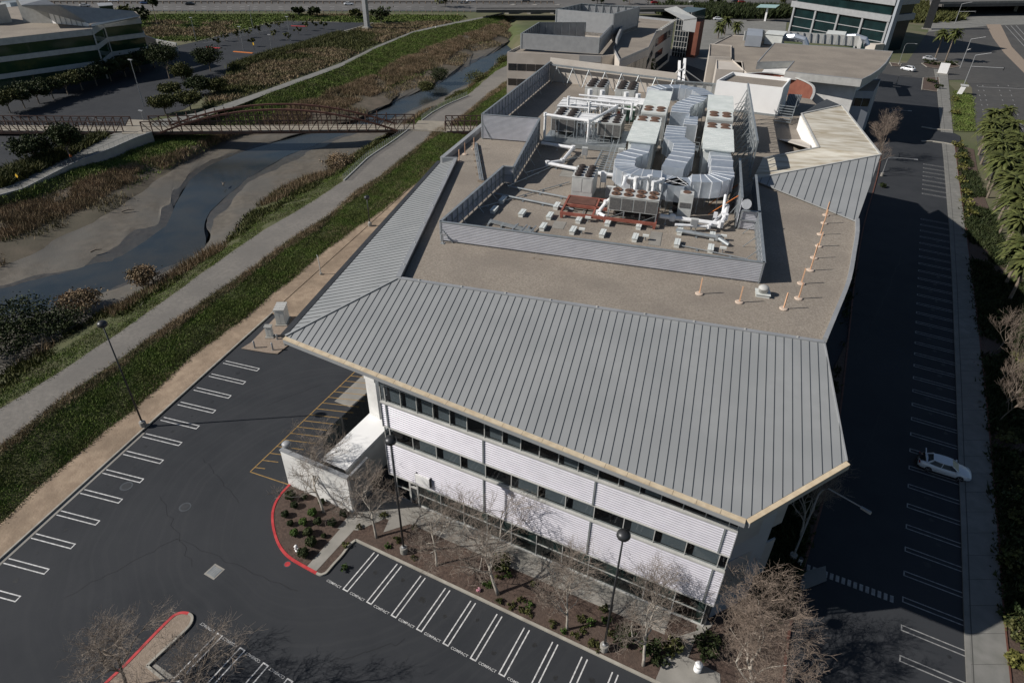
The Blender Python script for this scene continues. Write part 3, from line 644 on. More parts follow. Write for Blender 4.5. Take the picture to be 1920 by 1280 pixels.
# right side red kerb along the building road
kerb(smoothpoly([(1462,1340),(1472,1240),(1480,1180),(1494,1110),(1518,1025),(1545,930),(1571,800),(1590,640),(1603,520),(1618,430),(1634,370),(1646,325),(1652,290)], 3), m_rusted, w=.2, zt=.15)
# manholes, grate, patches
for (x, y, r, lab) in ((347,950,.42,'round rusty manhole cover in the middle of the lot'), (237,911,.45,'round rusty manhole cover near the left parking bays'), (539,1057,.25,'small red marked valve cover beside the red kerb')):
    t = thing('manhole_cover', lab, 'manhole', P(x, y, 0)); part('cover', m_gutter if r > .3 else m_red, t, lambda b: b.lathe_z(0,0,[(r,0),(r,.012),(r*.9,.016)],16), local=True)
    part('rim', m_seamrib, t, lambda b: b.lathe_z(0,0,[(r*1.35,0),(r*1.35,.008)],16), local=True)
t = thing('storm_drain', 'square light grey storm drain grate in the asphalt', 'drain', P(402,1071,0), ang)
part('grate', m_steel, t, lambda b: [b.box(-.42,.42,-.42+i*.12,-.42+i*.12+.07,.01,.03) for i in range(7)]+[b.box(-.45,-.4,-.45,.45,.01,.032), b.box(.4,.45,-.45,.45,.01,.032)], local=True)
part('collar', m_conc, t, lambda b: b.box(-.6,.6,-.6,.6,-.02,.009), local=True)

# freeway barriers
for lab, y0, m, hh, cat in (('dark median barrier running along the freeway', 7.5, m_bark2, 1.2, 'barrier'), ('thin guard rail between the freeway and the field', 23.5, m_steel, .8, 'guard rail')):
    t = thing('road_barrier', lab, cat, tuple(P(500, y0, 0)))
    q_ = [P(-150+i*12, y0+(0 if y0 > 20 else 0), 0) for i in range(100)]
    part('rail', m, t, lambda b: [b.bar(a+Vector((0,0,hh*.75)), c+Vector((0,0,hh*.75)), .3, hh*.45) for a, c in zip(q_[:-1], q_[1:])])
    part('posts', m_bark2, t, lambda b: [b.bar(a, a+Vector((0,0,hh)), .5) for a in q_])

b = MB(); b.sheet([kl(42,.05,.145), kl(200,.05,.145), Vector((-60,165,.145)), Vector((-52,128,.145)), Vector((-40,75,.145)), Vector((-31,52,.145)), Vector((P(548,606).x,P(548,606).y,.145))]); struct('dirt_yard', b.build('dirt_yard', m_dirt))

# oil stains in the bays and sealed cracks
m_stain = mat('oil_stain', (.016,.017,.018), (.026,.027,.028), 3, .55); m_seal = mat('crack_sealant', (.012,.012,.013), (.018,.018,.019), 3, .5)
b = MB()
def blob(c, r_):
    n_ = 14; pts = [(c.x+math.cos(2*math.pi*i/n_)*r_*random.uniform(.55,1.1), c.y+math.sin(2*math.pi*i/n_)*r_*random.uniform(.5,1.0), .0055) for i in range(n_)]; b.sheet(pts)
for k in range(12): blob(E0+pv*(k-.45)+ud*random.uniform(1.2,3.4), random.uniform(.15,.38))
for k in range(13): blob(Vector(fs[0]+fs[1]*(k-.4)).lerp(Vector(fe[0]+fe[1]*(k-.4)), random.uniform(.3,.75)), random.uniform(.12,.34))
for k in range(0, 30): blob(Vector(fr_[0]+fr_[1]*(k+.6))+rn*random.uniform(1.5,3.5), random.uniform(.15,.4))
struct('oil_stains', b.build('oil_stains', m_stain))
b = MB()
for (x0, y0, x1, y1) in ((120,1120,330,1010),(330,1010,560,1110),(380,860,450,940),(620,1240,760,1200),(300,930,360,1060),(1560,1180,1650,1100),(1600,900,1660,760),(1640,600,1690,480),(500,760,600,720)):
    a = P(x0,y0,.006); c = P(x1,y1,.006); pr_ = a; n_ = 14
    for i in range(1, n_+1):
        q = a.lerp(c, i/n_)+Vector((random.uniform(-.18,.18), random.uniform(-.18,.18), 0)); b.bar(pr_, q, .035, .002); pr_ = q
struct('crack_seals', b.build('crack_seals', m_seal))
# ================================================================ main office building
ZR = 20.5; ZG = 20.05; YF = 33.95
RA = P(747,521,ZR); RB = P(1545,641,ZR)
sd = Vector(R @ np.array([(1482-960)/F, (-746-640)/F, 1.])).normalized()
def planehit(x, y, p0, n):
    d = Vector(R @ np.array([(x-960)/F, (y-640)/F, 1.])); o = Vector((0, 0, H)); return o+d*((p0-o).dot(n)/d.dot(n))
n1 = (RB-RA).cross(sd).normalized()
FL, FR, E2 = planehit(535,630,RA,n1), planehit(1400,972,RA,n1), planehit(1587,863,RA,n1)
RC = P(855,297,ZR); 
n2 = (RC-RA).cross(FL-RA).normalized(); LB = planehit(826,303,RA,n2)
ob = thing('office_building', 'three storey office block with grey seamed metal roof, gravel top and silver ribbed front', 'building', (-14, 60, 0))
seamroof('front_roof_slope', ob, [RA, FL, FR, E2, RB], sd, .61)
dn2 = Vector((0,0,-1))-n2*Vector((0,0,-1)).dot(n2)
seamroof('left_roof_slope', ob, [RA+Vector((0,0,.004)), RC, LB, FL+Vector((0,0,.004))], dn2, .61, w=.035)
# hip cap, ridge caps
part('hip_cap', m_seam, ob, lambda b: b.bar(RA+Vector((0,0,.05)), FL+Vector((0,0,.05)), .22, .07))
part('ridge_cap', m_panel, ob, lambda b: [b.bar(RA+Vector((0,0,.02)), RB+Vector((0,0,.02)), .34, .12), b.bar(RA+Vector((0,0,.04)), RC+Vector((0,0,.04)), .42, .22)])
part('ridge_upstand', m_gutter, ob, lambda b: b.bar(RA+Vector((.2,0,-.28)), RC+Vector((.2,0,-.28)), .06, .42))
for i in range(9):
    p = RA.lerp(RB, (i+.5)/9); part('roof_anchor', m_trim, ob, lambda b: b.box(p.x-.06, p.x+.06, p.y-.06, p.y+.06, p.z+.08, p.z+.17))
for i in range(7):
    p = RA.lerp(RC, (i+.5)/7); part('roof_anchor', m_trim, ob, lambda b: b.box(p.x-.06, p.x+.06, p.y-.06, p.y+.06, p.z+.12, p.z+.21))
# fascia: tan gutter band along the front, then grey soffit edge
def fasc(b, A, B, mi0=0, mi1=1):
    d = (B-A).normalized(); n = Vector((d.y, -d.x, 0)).normalized()
    b.mi = mi0; k = 24
    for i in range(k):
        a = A.lerp(B, i/k); c = A.lerp(B, (i+.985)/k); o = n*.33; z = Vector((0,0,.03))
        b.hexa([a-z*5, c-z*5, c-z*5+o, a-z*5+o][::-1], [a+z*.0-Vector((0,0,.02)), c-Vector((0,0,.02)), c+o-Vector((0,0,.06)), a+o-Vector((0,0,.06))][::-1])
    b.mi = mi1; o = n*.34; w = Vector((0,0,.5))
    b.hexa([A-w+n*.05, B-w+n*.05, B-w+o, A-w+o][::-1], [A-Vector((0,0,.15))+n*.05, B-Vector((0,0,.15))+n*.05, B-Vector((0,0,.15))+o, A-Vector((0,0,.15))+o][::-1])
part('gutter', [m_fascia, m_panel], ob, lambda b: fasc(b, FL, FR)); part('gutter', [m_fascia, m_panel], ob, lambda b: fasc(b, FR, E2))
part('side_gutter', m_gutter, ob, lambda b: [b.bar(LB+Vector((-.2,0,-.1)), FL+Vector((-.2,0,-.1)), .5, .34)])
part('side_gutter', m_panel, ob, lambda b: b.bar(E2+Vector((.03,0,-.1)), RB+Vector((.03,0,-.1)), .1, .3))
# soffit under the slopes
part('soffit', m_panel, ob, lambda b: b.sheet([FL+Vector((.3,.3,-.45)), FR+Vector((-.1,.2,-.45)), E2+Vector((-.2,.1,-.45)), RB+Vector((-.5,0,-2.6)), RA+Vector((0,0,-2.6)), RC+Vector((0,-1,-2.6)), LB+Vector((.4,0,-.45))]))
# gravel roof outline
par = [(1545,641),(1568,586),(1590,530),(1600,478),(1606,440),(1606,415)]
RPx = [(747,521),(1545,641),(1568,586),(1590,530),(1600,478),(1606,440),(1607,415),(1500,375),(1412,338),(1440,322),(1427,298),(1535,277),(1503,214),(1520,200),(1500,186),(1440,172),(1345,168),(1270,162),(1031,137),(903,236),(829,299),(855,299)]
RP = [P(x, y, ZG) for x, y in RPx]
part('gravel_roof', m_gravelroof, ob, lambda b: b.prism([Vector((p.x, p.y, ZG)) for p in [P(747,521,ZG), P(1545,641,ZG)]+RP[2:8]+[P(1598,345,ZG), P(1562,255,ZG), P(1535,200,ZG), P(1520,186,ZG), P(1345,158,ZG), P(1031,134,ZG), P(905,236,ZG), P(829,299,ZG), P(858,299,ZG)]], 0, dz=.4))
def _f(b):
    q = [P(x, y, ZG) for x, y in smoothpoly(par, 3)]
    for a, c in zip(q[:-1], q[1:]): b.bar(a+Vector((0,0,.18)), c+Vector((0,0,.18)), .34, .4)
    for i in range(0, len(q)-1, 2): b.bar(q[i]+Vector((0,0,.39)), q[i].lerp(q[i+1], .12)+Vector((0,0,.39)), .36, .03)
part('parapet_coping', m_panel, ob, _f)
def _f(b):   # left parapet from the step up to the screen wall
    a, c = P(829,297,ZG+.55), P(905,234,ZG+.55); b.bar(a-Vector((0,0,.35)), c-Vector((0,0,.35)), .55, 1.0)
    d = P(857,297,ZG+.55); b.bar(a-Vector((0,0,.35)), d-Vector((0,0,.35)), .25, .95)
part('parapet', m_panel, ob, _f)
# walls below the roof (inset from the outline)
core = [Vector((1.25,33.95,0)), Vector((3.6,38,0))]+[Vector((P(x,y,ZG).x-dx_, P(x,y,ZG).y, 0)) for x, y, dx_ in ((1545,641,1.0),(1590,530,.9),(1606,440,.9),(1600,395,.9),(1560,250,.5),(1530,190,.5),(1345,162,0),(1040,140,-1),(912,240,-1.5),(840,305,-1.5))]+[Vector((-31,50,0)), Vector((-29.1,44,0)), Vector((-29.1,33.95,0))]
def roofz(x, y):
    z = RA.z-(n1.x*(x-RA.x)+n1.y*(y-RA.y))/n1.z
    return min(z-.42, 19.4)
def _f(b):
    c = [Vector((p.x, p.y+(.98 if p.y < 34 else 0), 0)) for p in core]
    for p, q_ in zip(c, c[1:]+c[:1]):
        k = max(1, int((q_-p).length/3))
        for i in range(k):
            a = p.lerp(q_, i/k); d = p.lerp(q_, (i+1)/k); b.face([a, d, Vector((d.x,d.y,roofz(d.x,d.y))), Vector((a.x,a.y,roofz(a.x,a.y)))])
part('wall', m_bluewall, ob, _f)
XL, XR = -29.1, 1.25
# ribbed bands of the front
def band(z0, z1, zl=None):
    t = part('ribbed_cladding', m_clad, ob, lambda b: corr(b, (XL, YF-.03), (XR, YF-.03), z0, z0, z1, z1, .245, .05))
    part('sill', m_trim, t, lambda b: [b.box(XL, XR+.03, YF-.16, YF+.25, z1, z1+.14), b.box(XL, XR, YF-.13, YF+.1, z0-.07, z0)])
    for x in (-28.55, -18.95, -9.24, .45): part('joint', m_steel, t, lambda b: b.box(x-.07, x+.07, YF-.14, YF-.03, z0+.02, z1-.02))
    part('end_panel', m_panel, t, lambda b: [b.box(XR, XR+.06, YF-.14, YF+.9, z0-.05, z1+.1), b.box(XL-.06, XL, YF-.14, YF+.9, z0-.05, z1+.1)])
    return t
band(3.08, 7.2); band(9.05, 11.75)
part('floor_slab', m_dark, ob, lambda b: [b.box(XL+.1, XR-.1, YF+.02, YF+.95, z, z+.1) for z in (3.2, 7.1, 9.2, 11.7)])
def window(x0, x1, z0, z1, gl=g_win, blind=True, mid=None, cols=None, fw_=.06, dark=False):
    w = part('window', gl, ob, lambda b: b.box(x0+fw_/2, x1-fw_/2, YF+.04, YF+.055, z0, z1))
    def fr(b):
        b.box(x0-fw_/2, x0+fw_/2, YF-.03, YF+.1, z0, z1); b.box(x1-fw_/2+.001, x1+fw_/2-.004, YF-.028, YF+.098, z0+.002, z1-.002)
        b.box(x0+fw_/2, x1-fw_/2, YF-.02, YF+.09, z0, z0+.05); b.box(x0+fw_/2, x1-fw_/2, YF-.02, YF+.09, z1-.05, z1)
        if mid: b.box(x0+fw_/2, x1-fw_/2, YF-.03, YF+.1, mid-.035, mid+.035)
    part('frame', m_trim, w, fr)
    top = mid if mid else z1
    if blind: part('blind', m_blind, w, lambda b: b.box(x0+(x1-x0)*.23, x1-.05, YF+.22, YF+.24, z0+.12 if not dark else z0+.7, top-.05))  # blind stops short on the left: the mullion's shadow is put into its shape
    elif blind is None: part('blind', m_blind, w, lambda b: b.box(x0+.08, x1-(x1-x0)*.3, YF+.5, YF+.52, top-.5, top-.05))
    return w
open3 = {5:False, 8:False, 9:None, 12:None, 15:None, 16:False}
window(XL+.02, -28.62, 11.9, 15.5, blind=False, mid=13.75)
for k in range(18):
    x0 = -28.6+1.622*k; x1 = x0+1.622
    zt = 15.5
    window(x0, x1, 11.9, zt, blind=open3.get(k, True), mid=13.75 if zt > 14.1 else None)
window(.62, 1.22, 11.9, 15.5, blind=False, mid=13.75)
part('head_panel', m_panel, ob, lambda b: b.hexa([(XL,YF,15.52),(XR,YF,15.52),(XR,YF+.1,15.52),(XL,YF+.1,15.52)], [(XL,YF,roofz(XL,YF)),(XR,YF,roofz(XR,YF)),(XR,YF+.1,roofz(XR,YF)),(XL,YF+.1,roofz(XL,YF))]))
window(XL+.02, -28.55, 7.35, 8.95, blind=False)
open2 = {0:False, 4:False, 8:None}
for k in range(12):
    x0 = -28.52+2.43*k; window(x0, x0+2.43, 7.35, 8.97, blind=open2.get(k, True))
window(.64, 1.22, 7.35, 8.97, blind=False)
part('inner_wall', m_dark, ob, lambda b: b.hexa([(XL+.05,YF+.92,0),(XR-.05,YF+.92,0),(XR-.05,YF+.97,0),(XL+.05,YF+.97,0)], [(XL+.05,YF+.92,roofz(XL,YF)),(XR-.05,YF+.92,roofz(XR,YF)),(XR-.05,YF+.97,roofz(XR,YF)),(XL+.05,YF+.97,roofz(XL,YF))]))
for k in range(12):
    x0 = -28.4+2.43*k; x1 = x0+2.43
    if k == 0: x1 = -26.98
    if k == 1: x0 = -25.98
    window(x0, x1, .18, 3.0, gl=g_grnd, blind=False, mid=1.7, fw_=.07)
    if k % 1 == 0: part('pilaster', m_gutter, ob, lambda b: b.box(x1+.02, x1+.36, YF+.1, YF+.5, .15, 3.0))
part('ground_floor_blind', m_blind, ob, lambda b: b.box(-25.9, -1.0, YF+.75, YF+.78, .3, 3.0))
part('plinth', m_trim, ob, lambda b: b.box(-25.9, 1.0, YF-.1, YF+.12, .13, .2))
dr = part('door', m_trim, ob, lambda b: [b.box(-26.92,-26.8,YF-.06,YF+.1,.14,2.95), b.box(-26.12,-26.0,YF-.06,YF+.1,.14,2.95), b.box(-26.8,-26.12,YF-.06,YF+.1,2.3,2.45), b.box(-26.8,-26.12,YF-.06,YF+.1,2.85,2.95)])
part('door_leaf', g_blk, dr, lambda b: b.box(-26.79,-26.13,YF-.02,YF+.02,.16,2.3)); part('handle', m_steel, dr, lambda b: b.bar((-26.25,YF-.1,.9),(-26.25,YF-.1,1.3),.03))
part('round_column', m_panel, ob, lambda b: b.cyl(.62, 34.75, .12, 3.1, .42, 20), smooth=True)
# building sign board (blank white with faint grey panel marks)
sg = part('sign_board', m_bright, ob, lambda b: b.box(-25.95,-24.45,YF-.34,YF-.24,3.6,4.72)); part('sign_legs', m_gutter, sg, lambda b: [b.box(-26.0,-25.95,YF-.3,YF-.05,3.6,4.7), b.box(-24.45,-24.4,YF-.3,YF-.05,3.6,4.7)])
# right side wall: bands in shade
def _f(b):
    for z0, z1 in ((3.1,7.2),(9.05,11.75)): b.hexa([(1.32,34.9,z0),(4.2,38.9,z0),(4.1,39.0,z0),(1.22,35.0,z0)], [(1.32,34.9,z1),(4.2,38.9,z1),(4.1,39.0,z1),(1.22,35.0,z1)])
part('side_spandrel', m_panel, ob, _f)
# corner fin at the left end
fp = [P(684,708,9.2), P(703,716,9.2), P(716,706,9.2), P(697,700,9.2)]
part('stair_block', m_white_wall, ob, lambda b: b.prism(fp, 0, 9.2)); part('stair_parapet', m_white_wall, ob, lambda b: [b.bar(fp[i]+Vector((0,0,.3)), fp[(i+1)%4]+Vector((0,0,.3)), .25, .6) for i in range(4)])
part('dark_side_panel', g_blk, ob, lambda b: [b.box(-32.6,-29.15,40.6,40.75,0,7.6), b.box(-29.3,-29.15,34.1,40.6,.2,7.6)])
part('panel_post', m_gutter, ob, lambda b: [b.box(x,x+.14,40.5,40.8,0,7.7) for x in (-32.7,-31.4,-30.2)])

# ---- left enclosure ------------------------------------------------
en = thing('screen_enclosure', 'white plaster yard wall in front of the bare tree at the building corner', 'wall', (-35,30.4,0))
part('front_wall', m_white_wall, en, lambda b: b.box(-38.95,-31.1,30.35,30.65,0,4.6)); part('coping', m_panel, en, lambda b: b.box(-39.0,-31.05,30.28,30.72,4.6,4.72))
part('side_wall', m_panel, en, lambda b: b.box(-31.35,-31.1,30.65,33.5,0,4.5)); part('side_wall', m_panel, en, lambda b: b.box(-38.95,-38.7,30.65,31.5,0,4.55))
t = thing('dish_cap', 'round pale metal drum on the end of the white yard wall', 'drum', (-38.8,31.1,4.6)); part('drum', m_panel, t, lambda b: b.lathe_z(0,0,[(.42,0),(.45,.35),(.3,.5)],14), local=True, smooth=True); part('base', m_steel, t, lambda b: b.lathe_z(0,0,[(.2,0),(.2,-.0),(.2,.05)],8), local=True)
bx = thing('white_canopy', 'long white flat roof box beside the silver office front', 'canopy', (-33.4,35,0))
part('roof', m_bright, bx, lambda b: b.box(-34.9,-32.0,31.3,39.3,4.15,4.45)); part('wall', m_white_wall, bx, lambda b: b.box(-34.8,-32.1,31.4,39.2,0,4.15)); part('roof_edge', m_gutter, bx, lambda b: b.box(-34.7,-32.1,31.2,31.295,4.0,4.4))
fn = thing('dark_fence', 'tall smoked panel fence with dark posts beside the white canopy', 'fence', (-37,38,0))
part('panel', g_mesh, fn, lambda b: b.box(-37.03,-36.97,33.9,41.6,.1,4.5))
for y in (36.8,41.6): part('post', m_gutter, fn, lambda b: b.box(-37.1,-36.9,y-.1,y+.1,0,4.6))
part('panel', g_mesh, fn, lambda b: b.box(-36.9,-31.5,41.57,41.63,.1,4.5))
for x in (-35.6,-34.2): part('post', m_gutter, fn, lambda b: b.box(x-.1,x+.1,41.5,41.7,0,4.6))
# ---- tan canopy roof and its seamed slope --------------------------
ZT = {'a':(1411,336,20.35),'pk':(1651,291,22.6),'bt':(1578,198,22.4),'wl':(1503,214,22.3),'in':(1535,277,22.2),'lf':(1430,298,20.7)}
q = {k: P(x, y, z) for k, (x, y, z) in ZT.items()}
rc = thing('folded_roof_canopy', 'folded roof with streaked tan top and grey seamed slope rising over the far corner', 'roof', (q['in'].x, q['in'].y, ZG))
part('tan_roof', m_tanroof, rc, lambda b: b.prism([q['a'], q['pk'], q['bt'], q['wl'], q['in'], q['lf']], 0, dz=.25))
c0 = P(1607,415,ZG+.2)
seamroof('seamed_slope', rc, [q['a']+Vector((0,-.05,0)), c0, q['pk']+Vector((0,-.05,0))], Vector((q['pk'].x-c0.x-1.0, q['pk'].y-c0.y, q['pk'].z-c0.z)), .9, w=.07)
part('edge_coping', m_trim, rc, lambda b: [b.bar(q[i]+Vector((0,0,.05)), q[j]+Vector((0,0,.05)), .22, .16) for i, j in (('a','pk'),('pk','bt'),('bt','wl'),('wl','in'),('in','lf'))])
def wl_(b, p1, p2, z): b.face([Vector((p1.x,p1.y,z)), Vector((p2.x,p2.y,z)), Vector((p2.x,p2.y,p2.z-.22)), Vector((p1.x,p1.y,p1.z-.22))])
def _f(b):
    a, c = q['wl']+Vector((-.0,-.0,0)), q['in']; d = Vector((-.02,0,0))
    for p1, p2 in ((q['wl'], q['in']), (q['in'], q['lf'])):
        n = Vector(((p2-p1).y, -(p2-p1).x, 0)).normalized()*.15
        b.hexa([(p1.x,p1.y,ZG),(p2.x,p2.y,ZG),(p2.x+n.x,p2.y+n.y,ZG),(p1.x+n.x,p1.y+n.y,ZG)], [(p1.x,p1.y,p1.z-.26),(p2.x,p2.y,p2.z-.26),(p2.x+n.x,p2.y+n.y,p2.z-.26),(p1.x+n.x,p1.y+n.y,p1.z-.26)])
part('white_wall', m_bright, rc, _f)
m_ = P(1500,272,ZG+.05); part('buttress', m_cream, rc, lambda b: [b.hexa([P(1461,262,ZG), P(1519,276,ZG), P(1521,262,ZG), P(1461,261,ZG)], [P(1461,262,ZG+.15), q['in']+Vector((-1.0,.4,-.4)), q['in']+Vector((-1.0,1.2,-.4)), P(1461,261,ZG+.15)])])
part('back_slope', m_gutter, rc, lambda b: b.prism([q['wl']+Vector((0,.05,0)), q['bt']+Vector((0,.05,0)), P(1550,186,20.9), P(1527,198,20.4)], 0, dz=.15))
part('outer_wall', m_bluewall, rc, lambda b: b.prism([Vector((p.x, p.y, 0)) for p in (P(1601,408,ZG), P(1607,345,ZG), P(1560,230,ZG), P(1530,250,ZG))], 0.0, ZG-.45))

# ================================================================ neighbours
def PX(p, z): return P(p[0], p[1], z)
def winrow(par, p0, p1, z0, z1, n, m=g_blk, proud=.04, gap=.06, name='window', label=None):
    p0 = Vector(p0[:2]); p1 = Vector(p1[:2]); d = (p1-p0); nn = Vector((d.y, -d.x)).normalized()
    for i in range(n):
        a = p0+d*(i+gap/2)/n; c = p0+d*(i+1-gap/2)/n
        b = MB(); b.hexa([(a.x,a.y,z0),(c.x,c.y,z0),(c.x+nn.x*proud,c.y+nn.y*proud,z0),(a.x+nn.x*proud,a.y+nn.y*proud,z0)][::-1], [(a.x,a.y,z1),(c.x,c.y,z1),(c.x+nn.x*proud,c.y+nn.y*proud,z1),(a.x+nn.x*proud,a.y+nn.y*proud,z1)][::-1])
        b.build(name, m, par)
def blk(par, pts, z0, z1, wm, rm, parapet=.0, name='wall', pm=None):
    w = part(name, wm, par, lambda b: b.prism([Vector((p[0], p[1], 0)) for p in pts], z0, z1))
    c = sum((Vector((p[0], p[1], 0)) for p in pts), Vector())/len(pts)
    if parapet:
        def _p(b):
            for a, d in zip(pts, list(pts[1:])+[pts[0]]):
                a = Vector((a[0], a[1], 0)); d = Vector((d[0], d[1], 0)); ai = a+(c-a).normalized()*.28; di = d+(c-d).normalized()*.28
                b.hexa([(a.x,a.y,z1),(d.x,d.y,z1),(di.x,di.y,z1),(ai.x,ai.y,z1)], [(a.x,a.y,z1+parapet),(d.x,d.y,z1+parapet),(di.x,di.y,z1+parapet),(ai.x,ai.y,z1+parapet)])
        part('parapet', pm or wm, par, _p)
    part('roof', rm, par, lambda b: b.sheet([Vector((p[0], p[1], z1+.01)) for p in [(Vector((p[0], p[1], 0))+(c-Vector((p[0], p[1], 0))).normalized()*.2) for p in pts]]))
    return w
# beige campus building behind the equipment roof
bb = thing('campus_building', 'cream three storey building with ribbon windows and two metal plant screens on its roof', 'building', (-75,190,0))
a0 = P(951,98,12.6); a1 = P(1130,105,12.6); a2 = P(1187,98,12.6); a5 = P(980,83,12.6); a3 = P(1200,70,12.6)
blk(bb, [a0, a1, a2, a3, P(1190,40,12.6), P(1050,40,12.6), a5], 0, 12.0, m_cream, m_gravelroof, .6)
winrow(bb, a0+(a1-a0)*.01, a0+(a1-a0)*.40, 7.9, 9.7, 4); winrow(bb, a0+(a1-a0)*.01, a0+(a1-a0)*.40, 3.9, 5.7, 4)
winrow(bb, a0+(a1-a0)*.76, a0+(a1-a0)*.985, 8.0, 10.2, 5, g_blk)
part('metal_panel', m_panel, bb, lambda b: b.bar(a0+(a1-a0)*.76+Vector((0,-.06,-.9)), a0+(a1-a0)*.985+Vector((0,-.06,-.9)), .1, 1.6))
winrow(bb, a1+(a2-a1)*.4, a1+(a2-a1)*.85, 6.5, 9.0, 4, g_blk)
b1 = [P(976,63,16.6), P(1126,72,16.6), P(1153,42,16.6), P(1010,42,16.6)]
def screen(par, pts, z0, z1, m, open_side=None, posts=True, skip=()):
    for i, (a, c) in enumerate(zip(pts, list(pts[1:])+[pts[0]])):
        if i in skip: continue
        a = Vector((a[0], a[1], 0)); c = Vector((c[0], c[1], 0)); d = (c-a).normalized(); n = Vector((d.y, -d.x, 0))
        p = part('screen_panel', m, par, lambda b: b.hexa([(a.x,a.y,z0),(c.x,c.y,z0),(c.x-n.x*.15,c.y-n.y*.15,z0),(a.x-n.x*.15,a.y-n.y*.15,z0)], [(a.x,a.y,z1),(c.x,c.y,z1),(c.x-n.x*.15,c.y-n.y*.15,z1),(a.x-n.x*.15,a.y-n.y*.15,z1)]))
        L_ = (c-a).length; k = int(L_/2.2)
        def _s(b):
            for j in range(k+1):
                q0 = a+(c-a)*j/max(k,1)-n*.3; b.bar((q0.x,q0.y,z0),(q0.x,q0.y,z1+.05),.16)
                if j < k: q1 = a+(c-a)*(j+1)/k-n*.3; b.bar((q0.x,q0.y,z0+.2),(q1.x,q1.y,z1-.1),.08)
            b.bar(a-n*.3+Vector((0,0,z1)), c-n*.3+Vector((0,0,z1)), .2, .14)
        if posts: part('screen_frame', m_steel, p, _s)
screen(bb, b1, 12.6, 16.6, m_panel)
b2_ = [P(1042,18,19.5), P(1152,27,19.5), P(1200,13,19.5), P(1090,7,19.5)]
screen(bb, b2_, 13.0, 19.5, m_panel)
blk(bb, [p for p in b2_], 11.0, 14.0, m_cream, m_gravelroof)
def ahu_small(b, x, y, z, sx_, sy_, sz):
    b.box(x, x+sx_, y, y+sy_, z, z+sz)
for i, (px, py) in enumerate([(1040,62),(1072,58),(1098,60)]):
    p = P(px, py, 13.0); part('rooftop_unit', m_ahu, bb, lambda b: [ahu_small(b, p.x, p.y, 12.6, 5, 6, 2.2), b.box(p.x-.3,p.x+5.3,p.y-.3,p.y+6.3,14.8,15.0)])
for i, (px, py) in enumerate([(1115,22),(1135,24)]):
    p = P(px, py, 16.0); part('rooftop_unit', m_ahu, bb, lambda b: ahu_small(b, p.x, p.y, 14.0, 6, 6, 2.6))
# right wing with curved gravel roof and glass
wg = thing('campus_wing', 'curved grey roofed wing with dark ribbon windows between the cream building and the glass stair', 'building', (-45,215,0))
w0 = [P(1162,112,13.5), P(1216,89,13.5), P(1230,60,13.5), P(1265,38,13.5), P(1190,30,13.5), P(1168,56,13.5), P(1150,90,13.5)]
blk(wg, w0, 0, 12.9, m_cream, m_gravelroof, .7, pm=m_panel)
winrow(wg, w0[0], w0[1], 7.5, 11.2, 7, g_blk); winrow(wg, w0[0], w0[1], 2.5, 6.0, 7, g_blk); winrow(wg, w0[1], w0[2], 7.5, 10, 5, g_blk)
winrow(wg, w0[2]+(w0[3]-w0[2])*.1, w0[2]+(w0[3]-w0[2])*.5, 4.8, 6.8, 3, g_blk); winrow(wg, w0[2]+(w0[3]-w0[2])*.05, w0[2]+(w0[3]-w0[2])*.9, 8.8, 11.2, 6, g_blk); winrow(wg, w0[2]+(w0[3]-w0[2])*.2, w0[2]+(w0[3]-w0[2])*.9, 1.0, 3.4, 6, g_blk)
def arc(b, pts, r, z0, z1):
    q_ = [Vector(p) for p in pts]
    for a, c in zip(q_[:-1], q_[1:]): b.hexa([(a.x,a.y,z0),(c.x,c.y,z0),(c.x-r,c.y+r*.2,z0),(a.x-r,a.y+r*.2,z0)], [(a.x,a.y,z1),(c.x,c.y,z1),(c.x-r,c.y+r*.2,z1),(a.x-r,a.y+r*.2,z1)])
part('curved_fin', m_panel, wg, lambda b: arc(b, [P(1156,90,12.9), P(1160,80,12.9), P(1166,66,12.9), P(1175,53,12.9)], .6, 12.9, 15.4))
part('sunshade', m_trim, wg, lambda b: [b.bar(w0[2]+(w0[3]-w0[2])*(i/10)+Vector((0,0,.4)), w0[2]+(w0[3]-w0[2])*(i/10)+Vector((2.2,-.8,.9)), .2, .12) for i in range(11)]+[b.bar(w0[2]+Vector((1.8,-.6,.9)), w0[3]+Vector((1.8,-.6,.9)), .25, .2)])
# glass stair with folded slate roof
gs = thing('glass_stair_tower', 'glass stair tower under a dark folded roof near the plaza', 'building', (-40,250,0))
s0 = P(1259,105,0); s1 = P(1284,108,0); hz = max(12, vh((1259,105),(1259,28)))
s2 = s1+Vector((2,14,0)); s3 = s0+Vector((0,14,0))
part('glass_walls', g_blk, gs, lambda b: b.prism([s0, s1, s2, s3], 0, 15))
def _f(b):
    for i in range(8): z = 1.5+i*1.8; b.bar((s0.x,s0.y-.06,z),(s1.x,s1.y-.06,z),.14,.12)
    for i in range(6): p = s0.lerp(s1, i/5); b.bar((p.x,p.y-.06,0),(p.x,p.y-.06,15),.14)
part('mullions', m_trim, gs, _f)
r0, r1, r2_, r3 = P(1246,17,16.5), P(1283,37,16.5), P(1307,34,17.5), P(1268,12,18.5)
part('roof', m_seam, gs, lambda b: b.prism([r0, r1, r2_, r3], 0, dz=.4)); part('roof_side', m_seam, gs, lambda b: b.hexa([r1+Vector((0,0,-3.2)), r2_+Vector((0,0,-4.2)), r2_+Vector((-.3,.3,-4.2)), r1+Vector((-.3,.3,-3.2))], [r1, r2_, r2_+Vector((-.3,.3,0)), r1+Vector((-.3,.3,0))]))
# brick yard wall parts at its foot
part('brick_core', m_redwall, gs, lambda b: b.box(s1.x+.2, s1.x+3.4, s1.y+1, s1.y+8, 0, 12))
